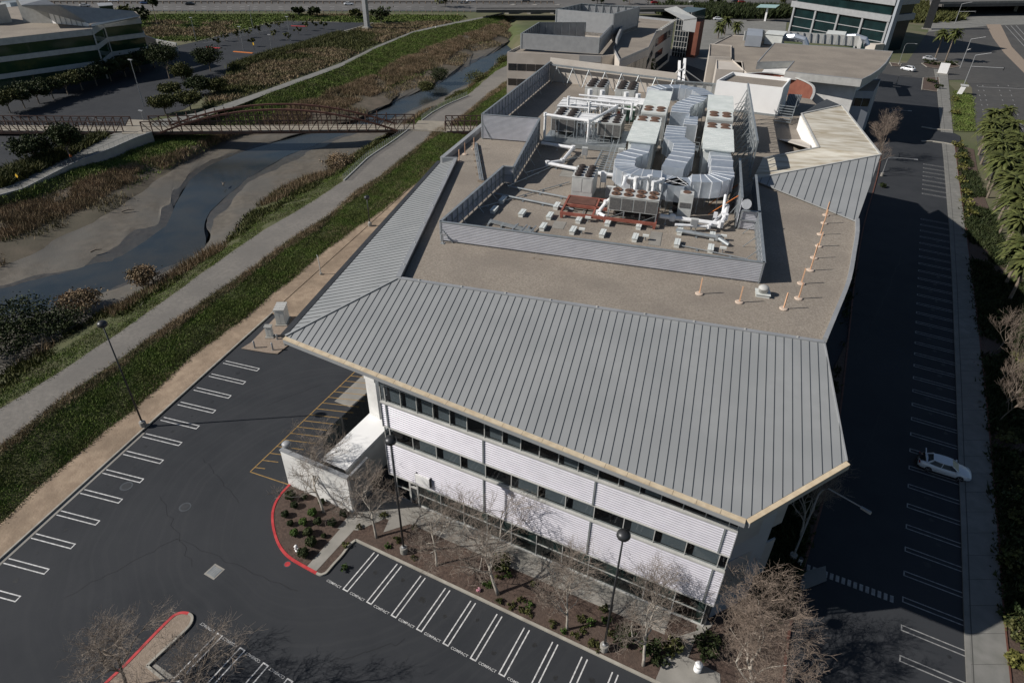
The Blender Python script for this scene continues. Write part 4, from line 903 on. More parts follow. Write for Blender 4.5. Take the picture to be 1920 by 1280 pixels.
# brown roofed auditorium to the right
au = thing('auditorium_building', 'cream building with large brown gravel roof curving to a point by the road', 'building', (-8,190,0))
up = [(1420,115),(1452,79),(1560,86),(1675,95),(1671,103),(1662,117),(1648,130),(1634,139),(1617,147),(1473,132),(1488,113)]
blk(au, [P(x, y, 15.5) for x, y in up], 13.6, 15.2, m_trim, m_gravelroof, .12, name='upper_roof_edge', pm=m_panel)
inn = [(1432,120),(1460,84),(1660,100),(1650,118),(1612,142),(1480,130)]
part('upper_wall', m_white_wall, au, lambda b: b.prism([P(x, y, 15.5) for x, y in inn], 0, 13.6))
lw_ = [(1335,84),(1372,66),(1455,70),(1640,110),(1612,150),(1545,152),(1470,135),(1400,136),(1390,118),(1373,112),(1371,86)]
blk(au, [P(x, y, 12.2) for x, y in [(1335,84),(1372,66),(1470,72),(1470,140),(1400,137),(1372,112),(1371,86)]], 0, 12.0, m_cream, m_gravelroof, .3)
blk(au, [P(x, y, 12.5) for x, y in [(1331,84),(1371,87),(1371,110),(1329,108)]], 0, 12.5, m_cream, m_gravelroof, .3, name='corner_block')
winrow(au, P(1333,98,9), P(1342,99,9), 7.5, 9.5, 1)
blk(au, [P(x, y, 12.0) for x, y in [(1343,114),(1391,117),(1394,135),(1343,132)]], 0, 12.0, m_cream, m_cream, .3, name='cream_block')
sc = [P(1396,68,14.5), P(1425,70,14.5)]
part('plant_screen', m_bluewall, au, lambda b: b.prism([P(1395,88,12), P(1425,90,12), P(1426,76,12), P(1398,74,12)], 12.2, 15.2))
sb = [P(1397,58,15.2), P(1432,56,15.2), P(1612,68,15.2), P(1616,80,15.2)]
part('back_screen', m_trim, au, lambda b: [b.bar(sb[i]-Vector((0,0,1.4)), sb[i+1]-Vector((0,0,1.4)), .2, 2.8) for i in range(3)])
for i in range(15): part('screen_post', m_steel, au, lambda b: b.bar(sb[1].lerp(sb[2], i/14)-Vector((0,.6,2.8)), sb[1].lerp(sb[2], i/14)-Vector((0,.3,0)), .22))
for px in (1432, 1545):
    p = P(px, 83, 12.2); part('rooftop_unit', m_ahu, au, lambda b: [b.box(p.x, p.x+5, p.y, p.y+7, 12.2, 15.0), b.box(p.x-.2, p.x+5.2, p.y-.2, p.y+7.2, 15.0, 15.2)])
    part('duct', m_duct, au, lambda b: b.tube([(p.x+5,p.y+4,14),(p.x+8,p.y+3,14.6),(p.x+11,p.y+3,14),(p.x+12,p.y+3,12.4)], .9, 8))
# front blocks of the auditorium
def quad_block(px, z1, z0=0, wm=m_bluewall, name='block', parr=au, roof=m_gravelroof, pp=.3):
    return blk(parr, [P(x, y, z1) for x, y in px], z0, z1-pp, wm, roof, pp, name=name)
quad_block([(1528,152),(1577,154),(1582,143),(1535,140)], 13.0, name='panel_block')
quad_block([(1592,170),(1639,172),(1652,148),(1585,150)], 12.0, name='panel_block')
f0, f1 = P(1592,170,12.0), P(1639,172,12.0)
winrow(au, f0+(f1-f0)*.02, f0+(f1-f0)*.95, 8.6, 10.4, 3, g_blk)
part('back_fill', m_bluewall, au, lambda b: b.prism([P(1560,150,12), P(1596,152,12), P(1600,166,12), P(1575,166,12)], 0, 11))
# russet curved drum wall
cw = [(1400,139),(1430,137),(1460,139),(1490,146),(1510,153),(1524,162),(1526,174),(1520,188),(1513,195)]
def _f(b):
    q_ = [P(x, y, 14.0) for x, y in smoothpoly(cw, 3)]
    for a, c in zip(q_[:-1], q_[1:]):
        n = Vector(((c-a).y, -(c-a).x, 0)).normalized()*.3
        b.hexa([(a.x,a.y,3),(c.x,c.y,3),(c.x-n.x,c.y-n.y,3),(a.x-n.x,a.y-n.y,3)], [(a.x,a.y,13.9),(c.x,c.y,13.9),(c.x-n.x,c.y-n.y,13.9),(a.x-n.x,a.y-n.y,13.9)])
dw = thing('curved_russet_wall', 'tall curved russet wall behind the white box on the roof', 'wall', tuple(P(1500,150,0)))
part('drum', m_redwall, dw, _f)
def _f(b):
    q_ = [P(x, y, 14.0) for x, y in smoothpoly(cw, 3)]
    for a, c in zip(q_[:-1], q_[1:]): b.bar(a+Vector((0,0,.05)), c+Vector((0,0,.05)), .5, .2)
part('coping', m_trim, dw, _f)
# white box penthouse
wbx = thing('white_penthouse', 'brilliant white windowless box with gravel top behind the air handlers', 'building', (-15,132,ZG))
wp = [P(1344,151,24.4), P(1469,165,24.4), P(1484,147,24.4), P(1373,135,24.4)]
blk(wbx, wp, ZG-2, 23.9, m_bright, m_gravelroof, .5, pm=m_bright)
part('base_flashing', m_steel, wbx, lambda b: b.bar(wp[0]+Vector((0,-.1,-4.2)), wp[1]+Vector((0,-.1,-4.2)), .1, .3))
st = thing('roof_stair', 'small grey metal stair beside the white box', 'stair', P(1466,232,ZG)); 
part('steps', m_steel, st, lambda b: [b.box(-1.2,1.2,i*.45-.2,i*.45+.15,.3+i*.28,.36+i*.28) for i in range(7)], local=True)
part('handrail', m_steel, st, lambda b: [b.bar((s_*1.2,-.2,1.2),(s_*1.2,2.6,3.2),.08) for s_ in (-1,1)]+[b.bar((s_*1.2,-.2+k*.9,.2+k*.6),(s_*1.2,-.2+k*.9,1.2+k*.65),.06) for s_ in (-1,1) for k in range(4)], local=True)
t = thing('metal_awning', 'small grey ribbed awning by the curved wall', 'awning', tuple(P(1490,190,ZG+1))); 
part('sheet', m_steel, t, lambda b: b.prism([P(1479,176,ZG+3), P(1504,178,ZG+3), P(1496,200,ZG+1.5), P(1473,197,ZG+1.5)], 0, dz=.12))
part('rib', m_gutter, t, lambda b: [b.bar(P(1479,176,ZG+3.05).lerp(P(1504,178,ZG+3.05), i/8), P(1473,197,ZG+1.55).lerp(P(1496,200,ZG+1.55), i/8), .08) for i in range(9)])
part('leg', m_steel, t, lambda b: [b.bar(P(x, y, ZG+z), P(x, y+2, ZG), .1) for x, y, z in ((1476,198,1.5),(1494,199,1.5))])
# glass office tower
tw_ = thing('glass_office_tower', 'tall office tower of teal glass and white bands at the top of the view', 'building', (-8,290,0))
t0 = P(1484,58,0); t1 = P(1646,92,0)
# a plane facing the camera; take left and right feet on it
t0 = P(1480,52,3.0); t1 = P(1652,84,3.0); t1 = Vector((t1.x, t1.y, 0)); t0 = Vector((t0.x, t0.y, 0))
dv = (t1-t0).normalized(); t0 = t1-dv*(t1-t0).length*1.02; nv = Vector((-dv.y, dv.x, 0)); 
if nv.y < 0: nv = -nv
def at(u, d=0, z=0): return t0+dv*u+nv*d+Vector((0,0,z))
TWd = (t1-t0).length
part('core', g_teal, tw_, lambda b: b.prism([at(1,1.0), at(TWd-.5,1.0), at(TWd-.5,15), at(1,15)], 0, 34))
fz = []
for z0, z1 in ((11.0,13.2),(16.6,18.8),(22.2,24.4),(27.8,30)):
    part('spandrel_band', m_panel, tw_, lambda b: b.prism([at(-1,0), at(TWd+.5,0), at(TWd+.5,16), at(-1,16)], z0, z1))
for i in range(5):
    u = TWd*(i/4)*.98+.4; part('column', m_panel, tw_, lambda b: b.prism([at(u,.2), at(u+.8,.2), at(u+.8,1.4), at(u,1.4)], 0, 11.0))
part('ledge', m_panel, tw_, lambda b: [b.prism([at(1,.7), at(TWd-.5,.7), at(TWd-.5,1.0), at(1,1.0)], z, z+.25) for z in (3.6,7.2)])
for z in (13.2, 18.8, 24.4): part('mullions', m_gutter, tw_, lambda b: [b.prism([at(2+i*1.55,1.3), at(2.25+i*1.55,1.3), at(2.25+i*1.55,1.5), at(2+i*1.55,1.5)], z, z+3.4) for i in range(int((TWd-3)/1.55))])
part('side_fin', m_bluewall, tw_, lambda b: b.prism([at(TWd+.6,.5), at(TWd+1.6,.5), at(TWd+1.6,3), at(TWd+.6,3)], 0, 34))
part('podium_wall', m_cream, tw_, lambda b: b.prism([at(TWd-3,-5), at(TWd+1,-5), at(TWd+1.5,0), at(TWd,0)], 0, 3.5))
# dark sign pylon
t = thing('sign_pylon', 'tall dark slab pylon beside the tower by the freeway', 'pylon', tuple(P(1737,55,0))); 
pb = P(1737,55,0); part('slab', m_lampdark, t, lambda b: b.box(pb.x-1.6,pb.x+1.6,pb.y-.8,pb.y+.8,0,22)); part('footing', m_conc, t, lambda b: b.box(pb.x-2,pb.x+2,pb.y-1.1,pb.y+1.1,0,.5))
# overpass top right
ov = thing('road_overpass', 'concrete road overpass with dark underside at the top right corner', 'bridge', tuple(P(1850,15,0)))
part('deck', m_free, ov, lambda b: b.prism([P(1745,5,6), P(1770,8,6), P(2100,4,6), P(2100,-45,6), P(1745,-45,6)], 0, dz=1.4))
part('parapet', m_conc, ov, lambda b: b.bar(P(1745,6,6.5), P(2100,2,6.5), .4, 1.1))
part('abutment', m_conc, ov, lambda b: [b.prism([P(1900+i*90,22,0), P(1906+i*90,22,0), P(1906+i*90,0,0), P(1900+i*90,0,0)], 0, 4.6) for i in (0,1)])
part('underpass_shade', m_dark, ov, lambda b: b.prism([P(1780,10,0), P(2100,8,0), P(2100,5,0), P(1780,7,0)], 0, 4.6))  # near-black wall: the shade under the deck is put into its colour
# creek overpass top middle
ov = thing('freeway_overpass', 'long concrete freeway overpass on piers crossing the creek', 'bridge', tuple(P(970,30,0)))
part('deck', m_free, ov, lambda b: b.prism([P(893,19,4.5), P(1050,19,4.5), P(1300,17,4.5), P(1300,10,4.5), P(893,10,4.5)], 0, dz=1.2))
part('edge_beam', m_conc, ov, lambda b: b.bar(P(893,18,4.2), P(1300,17,4.2), .5, 1.5))
for x in (952, 993, 1036): 
    p = P(x, 30, -1.0); part('pier', m_conc, ov, lambda b: b.box(p.x-1, p.x+1, p.y-1, p.y+8, -3, 3.4))
# dark banded office at the top left
db = thing('banded_office_building', 'dim office building with green glass bands and white sloped roof wall at the top left', 'building', (-215,125,0))
d0, d1 = P(172,54,14.0), P(-40,77,14.0); e0, e1 = P(192,41,14.0), P(263,33,14.0)
poly = [d1, d0, e0, e1, P(255,22,14), P(90,8,14), P(-60,20,14)]
part('core', g_dk, db, lambda b: b.prism([p+(Vector((-240,150,14))-p).normalized()*.5 for p in poly], 0, 13.0))
zz = [(12.3,14.0),(8.2,9.5),(4.0,5.2)]
for z0, z1 in zz: part('spandrel_band', m_trim, db, lambda b: b.prism(poly, z0, z1))
part('roof', m_gravelroof, db, lambda b: b.sheet([Vector((p.x,p.y,14.02)) for p in poly]))
part('corner_post', m_trim, db, lambda b: [b.bar((p.x,p.y,0),(p.x,p.y,14),.3) for p in (d0, e0)])
wa, wb_ = P(172,50,14), P(95,42,14)
part('roof_wall', m_bright, db, lambda b: b.hexa([wa, P(260,34,14), P(255,33,14), wa+Vector((-.5,.5,0))], [wa+Vector((0,0,.6)), P(260,31,15), P(255,30,15), wa+Vector((-.5,.5,.6))]))
pa, pb_ = P(165,50,14.05), P(97,44,14.05); part('sloped_white_wall', m_bright, db, lambda b: b.hexa([pa, pb_, pb_+Vector((-.6,1,0)), pa+Vector((-.6,1,0))][::-1], [pa+Vector((0,0,.8)), pb_+Vector((0,0,6.4)), pb_+Vector((-.6,1,6.4)), pa+Vector((-.6,1,.8))][::-1]))
pc = P(45,43,14.05); part('plant_wall', m_trim, db, lambda b: b.hexa([pb_, pc, pc+Vector((-.6,1,0)), pb_+Vector((-.6,1,0))][::-1], [pb_+Vector((0,0,6.4)), pc+Vector((0,0,6.4)), pc+Vector((-.6,1,6.4)), pb_+Vector((-.6,1,6.4))][::-1]))
part('plant_box', m_trim, db, lambda b: b.box(pc.x-16, pc.x-4, pc.y-9, pc.y-1, 14, 19))
part('upper_roof', m_panel, db, lambda b: b.prism([pb_+Vector((-.3,.8,6.5)), pa+Vector((-.3,.8,.9)), P(262,30,15), P(250,21,16.5), P(110,9,20.2), P(40,10,20.2), pc+Vector((-.3,.8,6.5))], 0, dz=.3))
for i in range(7): part('rib', m_steel, db, lambda b: b.bar(pb_.lerp(pa, i/7)+Vector((.1,-.1,0)), pb_.lerp(pa, i/7)+Vector((.1,-.1,6.0-5.2*i/7)), .12))
t = thing('grey_roof_building', 'low grey building with flat roof behind the dim office at the top left', 'building', tuple(P(45,15,0)))
part('walls', m_bluewall, t, lambda b: b.prism([P(-60,30,8), P(98,17,8), P(96,5,8), P(-60,12,8)], 0, 8)); part('roof_units', m_steel, t, lambda b: [b.box(P(x,y,8).x, P(x,y,8).x+6, P(x,y,8).y, P(x,y,8).y+6, 8, 10) for x, y in ((5,14),(48,12))])
t = thing('green_shed', 'small dark green shed near the freeway behind the white sloped roof wall', 'shed', tuple(P(200,20,0)))
part('walls', mat('dark_green_paint', (.03,.05,.045), (.04,.06,.055), 1, .7), t, lambda b: b.prism([P(186,12,5), P(211,10,5), P(208,5,5), P(183,6,5)], 0, 5)); part('roof', m_panel, t, lambda b: b.prism([P(185,12,5.3), P(212,10,5.3), P(209,5,5.3), P(182,6,5.3)], 0, dz=.3))
t = thing('white_wall_annex', 'pale blank wall panel behind the dark trees by the far parking lot', 'wall', tuple(P(315,95,0)))
g0, g1 = P(298,97,0), P(334,100,0); part('wall', m_trim, t, lambda b: b.hexa([g0, g1, g1+Vector((-.5,.8,0)), g0+Vector((-.5,.8,0))], [g0+Vector((0,0,4)), g1+Vector((0,0,3.2)), g1+Vector((-.5,.8,3.2)), g0+Vector((-.5,.8,4))]))
g2 = P(270,92,0); part('side_wall', m_lampdark, t, lambda b: b.hexa([g2, g0, g0+Vector((-.5,.8,0)), g2+Vector((-.5,.8,0))], [g2+Vector((0,0,5)), g0+Vector((0,0,4)), g0+Vector((-.5,.8,4)), g2+Vector((-.5,.8,5))]))
# ================================================================ roof equipment (roof frame: x along the front ridge, y to the back)
KS = (H-20.05)/(H-18.05)
TH = rad(11.5); O_ = P(826,452,ZG); ct, sn = math.cos(TH), math.sin(TH)
def RF(x, y, z=0.0): return Vector((O_.x+(x*ct-y*sn)*KS, O_.y+(x*sn+y*ct)*KS, ZG+z*KS))
def inv(p): v = p-O_; return Vector((v.x*ct+v.y*sn, -v.x*sn+v.y*ct, p.z-ZG))
def rt(name, label, cat, x, y, z=0.0, group=None, rz=0.0):
    t = thing(name, label, cat, RF(x, y, z), TH+rz, group); t.scale = (KS, KS, KS); return t
# ---- ribbed screen walls -------------------------------------------
def screenwall(par, pts, h, out=1, outer=m_screen, brace=True, step=1.25, z0=.12, hs=None, bracestep=3):
    for i in range(len(pts)-1):
        a = Vector((*pts[i], 0)); c = Vector((*pts[i+1], 0)); d = (c-a).normalized(); n = Vector((d.y, -d.x, 0))*out
        h0, h1 = (hs[i], hs[i+1]) if hs else (h, h)
        p = part('ribbed_panel', outer, par, lambda b: corr(b, (a.x, a.y), (c.x, c.y), z0, z0, h0, h1, .17, .05, (n.x, n.y)), local=True)
        L_ = (c-a).length; k = max(1, int(L_/step))
        def _s(b):
            for j in range(k+1):
                q0 = a+(c-a)*(j/k)-n*.12; hh = h0+(h1-h0)*j/k; b.bar((q0.x,q0.y,0),(q0.x,q0.y,hh-.02),.11,.11)
                if brace and j % bracestep == 1: e = q0-n*1.3; b.bar((q0.x,q0.y,hh*.7),(e.x,e.y,.05),.07)
            b.bar((a.x-n.x*.1,a.y-n.y*.1,h0*.5),(c.x-n.x*.1,c.y-n.y*.1,h1*.5),.07,.09)
            b.bar((a.x-n.x*.06,a.y-n.y*.06,h0+.02),(c.x-n.x*.06,c.y-n.y*.06,h1+.02),.28,.06)
        part('frame', m_steel, p, _s, local=True)
es = rt('equipment_screen', 'ribbed silver screen wall around the plant on the gravel roof', 'screen', 0, 0)
screenwall(es, [(0,0),(32.2,.2)], 2.2); 
screenwall(es, [(32.2,.2),(32.4,24.6)], 2.2, step=1.1)
screenwall(es, [(32.4,12.6),(30.4,12.6)], 2.2, brace=False); screenwall(es, [(30.2,12.6),(30.2,26)], 3.6, brace=True, out=1)
screenwall(es, [(1.7,18.2),(0,0)], 2.2, step=1.4); screenwall(es, [(3.0,18.3),(1.7,18.2)], 2.2, brace=False)
screenwall(es, [(2.3,35.3),(3.0,18.3)], 3.6, step=1.4, hs=[3.6,2.2])
screenwall(es, [(-6.3,34.7),(2.3,35.3)], 3.6, brace=False); screenwall(es, [(-4.7,74.7),(-6.3,34.7)], 3.6, step=1.6)
bk = rt('back_screen_wall', 'long cream parapet wall with steel rail behind the roof plant', 'wall', 8, 72)
part('wall', m_cream, bk, lambda b: b.hexa([(-12.7,2.6,0),(12,-1.2,0),(12,-.9,0),(-12.7,2.9,0)], [(-12.7,2.6,4.3),(12,-1.2,3.9),(12,-.9,3.9),(-12.7,2.9,4.3)]), local=True)
def _f(b):
    b.bar((-12.5,1.9,3.2),(12,-1.9,2.9),.35,.3)
    for i in range(8):
        x = -11+i*3.2; y = 1.7-(x+12.5)*.155; b.bar((x,y,3),(x-.9,y-1.2,0),.1); b.bar((x,y,3),(x+1.9,y-1.4,0),.1)
part('brace_frame', m_steel, bk, _f, local=True)
t = rt('panel_screen_wall', 'pale panel screen wall with dark posts left of the white box', 'screen', 25, 66)
part('panel', m_trim, t, lambda b: b.box(-5,6.5,0,.15,.2,3.6), local=True); part('frame', m_steel, t, lambda b: [b.box(-5+i*1.6-.07,-5+i*1.6+.07,-.2,0,0,3.7) for i in range(8)]+[b.box(-5,6.5,-.22,-.02,3.55,3.75)], local=True)
t = rt('open_lattice_screen', 'tall open lattice of grey braces standing edge-on beside the air handlers', 'screen', 32.2, 42)
def _f(b):
    b.bar((0,-12,0),(0,-12,4.6),.2); b.bar((0,-12,4.6),(-.6,16,5.6),.22,.5)
    for i in range(12):
        y = -12+i*2.5; h = 4.6+i*.08; b.bar((0-.02*i,y,0),(-.05*i,y,h),.14); b.bar((-.05*i,y,h*.9),(-2.3,y,.1),.1); b.bar((-.05*i,y,h*.5),(-1.4,y+1.2,.1),.08); b.bar((-.3,y,h*.3),(-.2,y+2.5,h*.9),.09); b.bar((-.1,y,h*.6),(-2.0,y,h*.45),.07)
part('lattice', m_steel, t, _f, local=True); part('panel', m_panel, t, lambda b: b.hexa([(.05,-12,3.4),(-.5,16,4),(-.4,16,4),(.15,-12,3.4)][::-1], [(.05,-12,4.7),(-.5,16,5.7),(-.4,16,5.7),(.15,-12,4.7)][::-1]), local=True)
# ---- chillers -------------------------------------------------------
def chiller(label, x, y, L, Wd, Ht, nx, ny, legs=0.0, fanm=m_rust, raised=False, rot=0.0, group=None, face=m_louv):
    t = rt('chiller', label, 'chiller', x, y, .3, group, rot)
    z0 = legs
    part('casing', m_unit, t, lambda b: [b.box(0,L,0,Wd,z0+.9 if legs else .0,Ht), b.box(-.04,L+.04,-.04,Wd+.04,Ht,Ht+.07)], local=True)
    def _l(b):
        k = max(2, int(L/1.1)); zb = z0+1.0 if legs else .85
        for i in range(k): b.box(.12+(L-.1)*i/k, (L-.1)*(i+1)/k, -.03, -.005, zb, Ht-.15)
        k = max(2, int(Wd/1.0))
        for i in range(k): b.box(L+.005, L+.03, .12+(Wd-.1)*i/k, (Wd-.1)*(i+1)/k, zb, Ht-.15)
    part('coil_louvre', face, t, _l, local=True)
    for i in range(nx):
        for j in range(ny):
            fx = L*(i+.5)/nx; fy = Wd*(j+.5)/ny; r = min(L/nx, Wd/ny)*.43
            f_ = part('fan', fanm, t, lambda b: b.lathe_z(fx, fy, [(r,Ht+.07),(r,Ht+(.32 if raised else .17)),(r*.8,Ht+(.32 if raised else .17)),(r*.5,Ht+(.4 if raised else .12))], 14), local=True)
            part('hub', m_fan, f_, lambda b: b.lathe_z(fx, fy, [(r*.3,Ht+.15),(r*.3,Ht+(.44 if raised else .19)),(.05,Ht+(.46 if raised else .2))], 8), local=True)
    if legs:
        part('under_frame', m_steel, t, lambda b: [b.box(px-.06,px+.06,py-.06,py+.06,0,z0+.95) for px in (.08,L*.33,L*.66,L-.08) for py in (.08,Wd-.08)]+[b.bar((L*i/3,.05,z0*.2),(L*(i+1)/3,.05,z0+.8),.05) for i in (0,2)]+[b.box(0,L,-.05,.08,0,.12)], local=True)
        part('compressors', m_fan, t, lambda b: [b.tube([(L*.1+i*L*.22,Wd*.4,.4),(L*.1+i*L*.22+.8,Wd*.4,.4)],.24,8) for i in range(4)]+[b.tube([(L*.1,Wd*.7,.3),(L*.9,Wd*.7,.3)],.2,8)], local=True)
    return t
cA = chiller('large pale chiller with eight rusty fan rings in front, raised on the red steel frame', 16.1, 10.2, 5.4, 2.5, 2.75, 4, 2, legs=.25)
cB = chiller('upright grey chiller with eight dark domed fans left of the white pipes', 11.0, 15.2, 2.5, 3.9, 2.6, 2, 4, fanm=m_fan, raised=True, face=m_unit)
cC = chiller('left of the two rear chillers below the cream wall', 5.2, 57.5, 3.4, 6.0, 3.0, 2, 4, fanm=m_fan, raised=True, face=m_unit)
cD = chiller('right of the two rear chillers below the cream wall', 10.4, 57.5, 3.4, 6.0, 3.0, 2, 4, fanm=m_fan, raised=True, face=m_unit)
cE = chiller('dark fanned chiller beneath the left loop of white pipe', 3.6, 37.5, 3.6, 5.2, 3.0, 2, 4, fanm=m_fan, raised=True, legs=.2)
cF = chiller('dark fanned chiller between the pipe loop and the near air handler', 10.6, 37.0, 3.4, 5.2, 3.0, 2, 4, fanm=m_fan, raised=False, legs=.2)
t = rt('red_steel_frame', 'low rusty red steel beam frame under the large chiller', 'frame', 16, 12)
part('beams', m_redsteel, t, lambda b: [b.box(-5.2,5.6,-2.35,-2.15,.05,.38), b.box(-5.2,-5.0,-2.1,3.0,.05,.38), b.box(5.45,5.6,-2.1,2.0,.05,.38), b.box(-5.0,-.4,2.8,3.0,.05,.38), b.box(-1.6,-1.4,-2.1,2.8,.05,.38), b.box(-5.0,-.2,.2,.4,.05,.38)], local=True)
part('deck_plate', m_rusted, t, lambda b: b.box(-4.9,-1.7,.6,2.7,.33,.39), local=True); part('feet', m_redsteel, t, lambda b: [b.box(x-.15,x+.15,-2.4,-2.1,-.3,.05) for x in (-5.0,0,5.4)]+[b.box(x-.15,x+.15,2.7,3.0,-.3,.05) for x in (-5,0,5.4)], local=True).location.z = 0
t.location.z = ZG+.32
t = rt('grey_steel_platform', 'raised grey steel platform with handrails below the two dark fanned chillers', 'platform', 3, 34.5)
part('deck', m_steel, t, lambda b: b.box(0,12,0,9,.5,.62), local=True); part('edge_beam', m_steel, t, lambda b: [b.box(0,12,-.1,0,.1,.75)], local=True)
part('handrail', m_steel, t, lambda b: [b.bar((2+i*3.2,.1,.6),(2+i*3.2,.1,1.7),.06) for i in range(3)]+[b.bar((3.4+i*3.2,.1,.6),(3.4+i*3.2,.1,1.7),.06) for i in range(3)]+[b.bar((2+i*3.2,.1,1.7),(3.4+i*3.2,.1,1.7),.06) for i in range(3)], local=True)
part('feet', m_steel, t, lambda b: [b.box(i*2.9,i*2.9+.2,0.2,.4,0,.5) for i in range(5)], local=True)
t = rt('steel_grating_platform', 'open steel grating platform with ladder rails beside the near left air handler', 'platform', 12, 24)
def _f(b):
    b.box(0,3.6,0,.18,.35,.75); b.box(0,.18,0,9,.4,.7); b.box(3.4,3.6,0,9,.4,.7)
    for i in range(10): b.box(.2,3.4,.8+i*.9,.95+i*.9,.55,.65)
    b.bar((0,0,.5),(3.5,2,.5),.12); 
    for i in range(6): b.bar((3.4,i*1.4,.7),(3.4,i*1.4,1.9),.07)
    b.bar((3.4,0,1.9),(3.4,8,1.9),.07); b.bar((3.4,0,1.3),(3.4,8,1.3),.06); b.bar((2.2,0,.6),(2.6,5,3.4),.1); b.bar((1.6,0,.6),(2.0,5,3.4),.1)
    for i in range(8): b.bar((2.2+.05*i,i*.6,.6+i*.34),(1.6+.05*i,i*.6,.6+i*.34),.06)
part('grating', m_steel, t, _f, local=True); part('feet', m_steel, t, lambda b: [b.box(x,x+.15,y,y+.15,0,.45) for x in (.0,3.4) for y in (0,4,8.5)], local=True)
# ---- air handlers ---------------------------------------------------
def ahu(label, x, y, Wd, L, fan_front=False):
    # long cabinet with sloping ribbed hood; fan section at one end
    t = rt('air_handler', label, 'air handler', x, y, 0)
    ht = 4.75
    f0, f1 = (0, 4.2) if fan_front else (L-3.0, L)
    c0, c1 = (4.2, L) if fan_front else (0, L-3.0)
    part('cabinet', m_ahu, t, lambda b: b.box(.3,Wd-.3,c0,c1,.9,ht), local=True)
    def _r(b):
        b.box(0,Wd,c0-.25,c1,ht,ht+.16); k = int((c1-c0)/.75)
        for i in range(k): b.box(0,Wd,c0+i*(c1-c0)/k,c0+i*(c1-c0)/k+.07,ht+.16,ht+.22)
    part('ribbed_hood', m_ahuroof, t, _r, local=True)
    part('fan_section', m_ahu, t, lambda b: b.box(.1,Wd-.1,f0,f1,.9,ht), local=True)
    def _l(b):
        k = 12
        for j in range(3):
            for i in range(k): x0 = .2+(Wd-.4)*(j/3)+(Wd-.4)/3*(i+.15)/k; b.box(x0, x0+(Wd-.4)/3/k*.55, f0-.03, f0-.002, 1.1, ht-.25)
    part('louvre_face', m_trim, t, _l, local=True)
    for i in range(4):
        fx = Wd*(.27 if i % 2 else .73); fy = (f0+f1)/2+(.75 if i > 1 else -.75)
        part('fan', m_rust, t, lambda b: b.lathe_z(fx, fy, [(.62,ht),(.62,ht+.12),(.5,ht+.1),(.12,ht+.14)], 14), local=True)
    part('support_frame', m_steel, t, lambda b: [b.box(.2,.45,0,L,.55,.9), b.box(Wd-.45,Wd-.2,0,L,.55,.9)]+[b.box(xx,xx+.2,i*(L-.3)/4,i*(L-.3)/4+.2,0,.55) for xx in (.2,Wd-.4) for i in range(5)]+[b.bar((.3,i*L/4,.6),(Wd-.3,(i+1)*L/4,.6),.12) for i in range(4)], local=True)
    return t
ahu('near left pale air handler with ribbed hood in front and fans behind', 16.0, 25.0, 3.7, 12.0)
ahu('near right pale air handler with ribbed hood beside the lattice screen', 25.4, 24.7, 3.8, 12.0)
ahu('rear left pale air handler with louvred fan face to the front', 16.3, 39.3, 3.8, 13.0, True)
ahu('rear right pale air handler in front of the white box', 25.6, 39.3, 3.8, 13.0, True)
# ---- ducts ----------------------------------------------------------
def duct(label, pts, w, h, parent=None, ribs=True):
    q_ = [Vector(p) for p in pts]; o = RF(*q_[0][:2], 0); i0 = q_[0].copy()
    t = rt('duct', label, 'duct', q_[0].x, q_[0].y, 0); q_ = [p-Vector((i0.x, i0.y, 0)) for p in q_]
    L_, R_ = [], []
    for i, p in enumerate(q_):
        d = (q_[min(i+1,len(q_)-1)]-q_[max(i-1,0)]); 
        dh = Vector((d.x, d.y, 0)); n = (Vector((-dh.y, dh.x, 0)).normalized() if dh.length > 1e-4 else Vector((0,1,0)))*w/2
        if 0 < i < len(q_)-1:
            a1_ = (q_[i]-q_[i-1]); a1_.z = 0; a2_ = (q_[i+1]-q_[i]); a2_.z = 0
            if a1_.length > 1e-3 and a2_.length > 1e-3:
                cs = max(.5, math.cos(a1_.angle(a2_)/2)); n = n/cs
        L_.append(p+n); R_.append(p-n)
    def _f(b):
        for i in range(len(q_)-1):
            z = Vector((0,0,h)); b.hexa([R_[i], R_[i+1], L_[i+1], L_[i]], [R_[i]+z, R_[i+1]+z, L_[i+1]+z, L_[i]+z])
    part('duct_body', m_duct, t, _f, local=True)
    def _r(b):
        for i in range(len(q_)-1):
            ln = (q_[i+1]-q_[i]).length; k = max(1, int(ln/1.1))
            for j in range(k):
                f_ = j/k; a = R_[i].lerp(R_[i+1], f_); c = L_[i].lerp(L_[i+1], f_); e = (c-a)*.012; z = Vector((0,0,h))
                b.bar(a-e+z, c+e+z, .07, .06); b.bar(a-e, a-e+z, .06, .07); b.bar(c+e, c+e+z, .06, .07)
    part('flange', m_pipe, t, _r, local=True)
    for i in range(0, len(q_), 2):
        for s_ in (L_, R_):
            p = q_[i].lerp(s_[i], .8); part('leg', m_steel, t, lambda b: b.bar((p.x,p.y,-.0),(p.x,p.y,q_[i].z),.1), local=True)
    return t
def arcp(cx, cy, r, a0, a1, z, n=5): return [(cx+r*math.cos(rad(a0+(a1-a0)*i/n)), cy+r*math.sin(rad(a0+(a1-a0)*i/n)), z) for i in range(n+1)]
duct('left shiny duct dropping from the near left air handler and curling to the middle', [(17.9,25.0,2.6),(17.9,23.0,2.4)]+[(16.6,21.0,2.2),(16.6,19.4,2.2)]+arcp(19.0,19.0,2.4,175,270,1.9,5)+[(21.2,16.7,1.9)]+arcp(21.2,14.6,2.1,90,0,1.5,4), 2.4, 1.9)
duct('middle shiny duct snaking between the two rows of air handlers', [(21.8,34.0,2.4),(21.8,30.5,2.4),(21.8,29.0,2.4),(23.2,26.5,2.4),(23.2,23.0,2.4),(22.6,20.5,2.1),(22.3,18.6,1.9)], 2.6, 2.2)
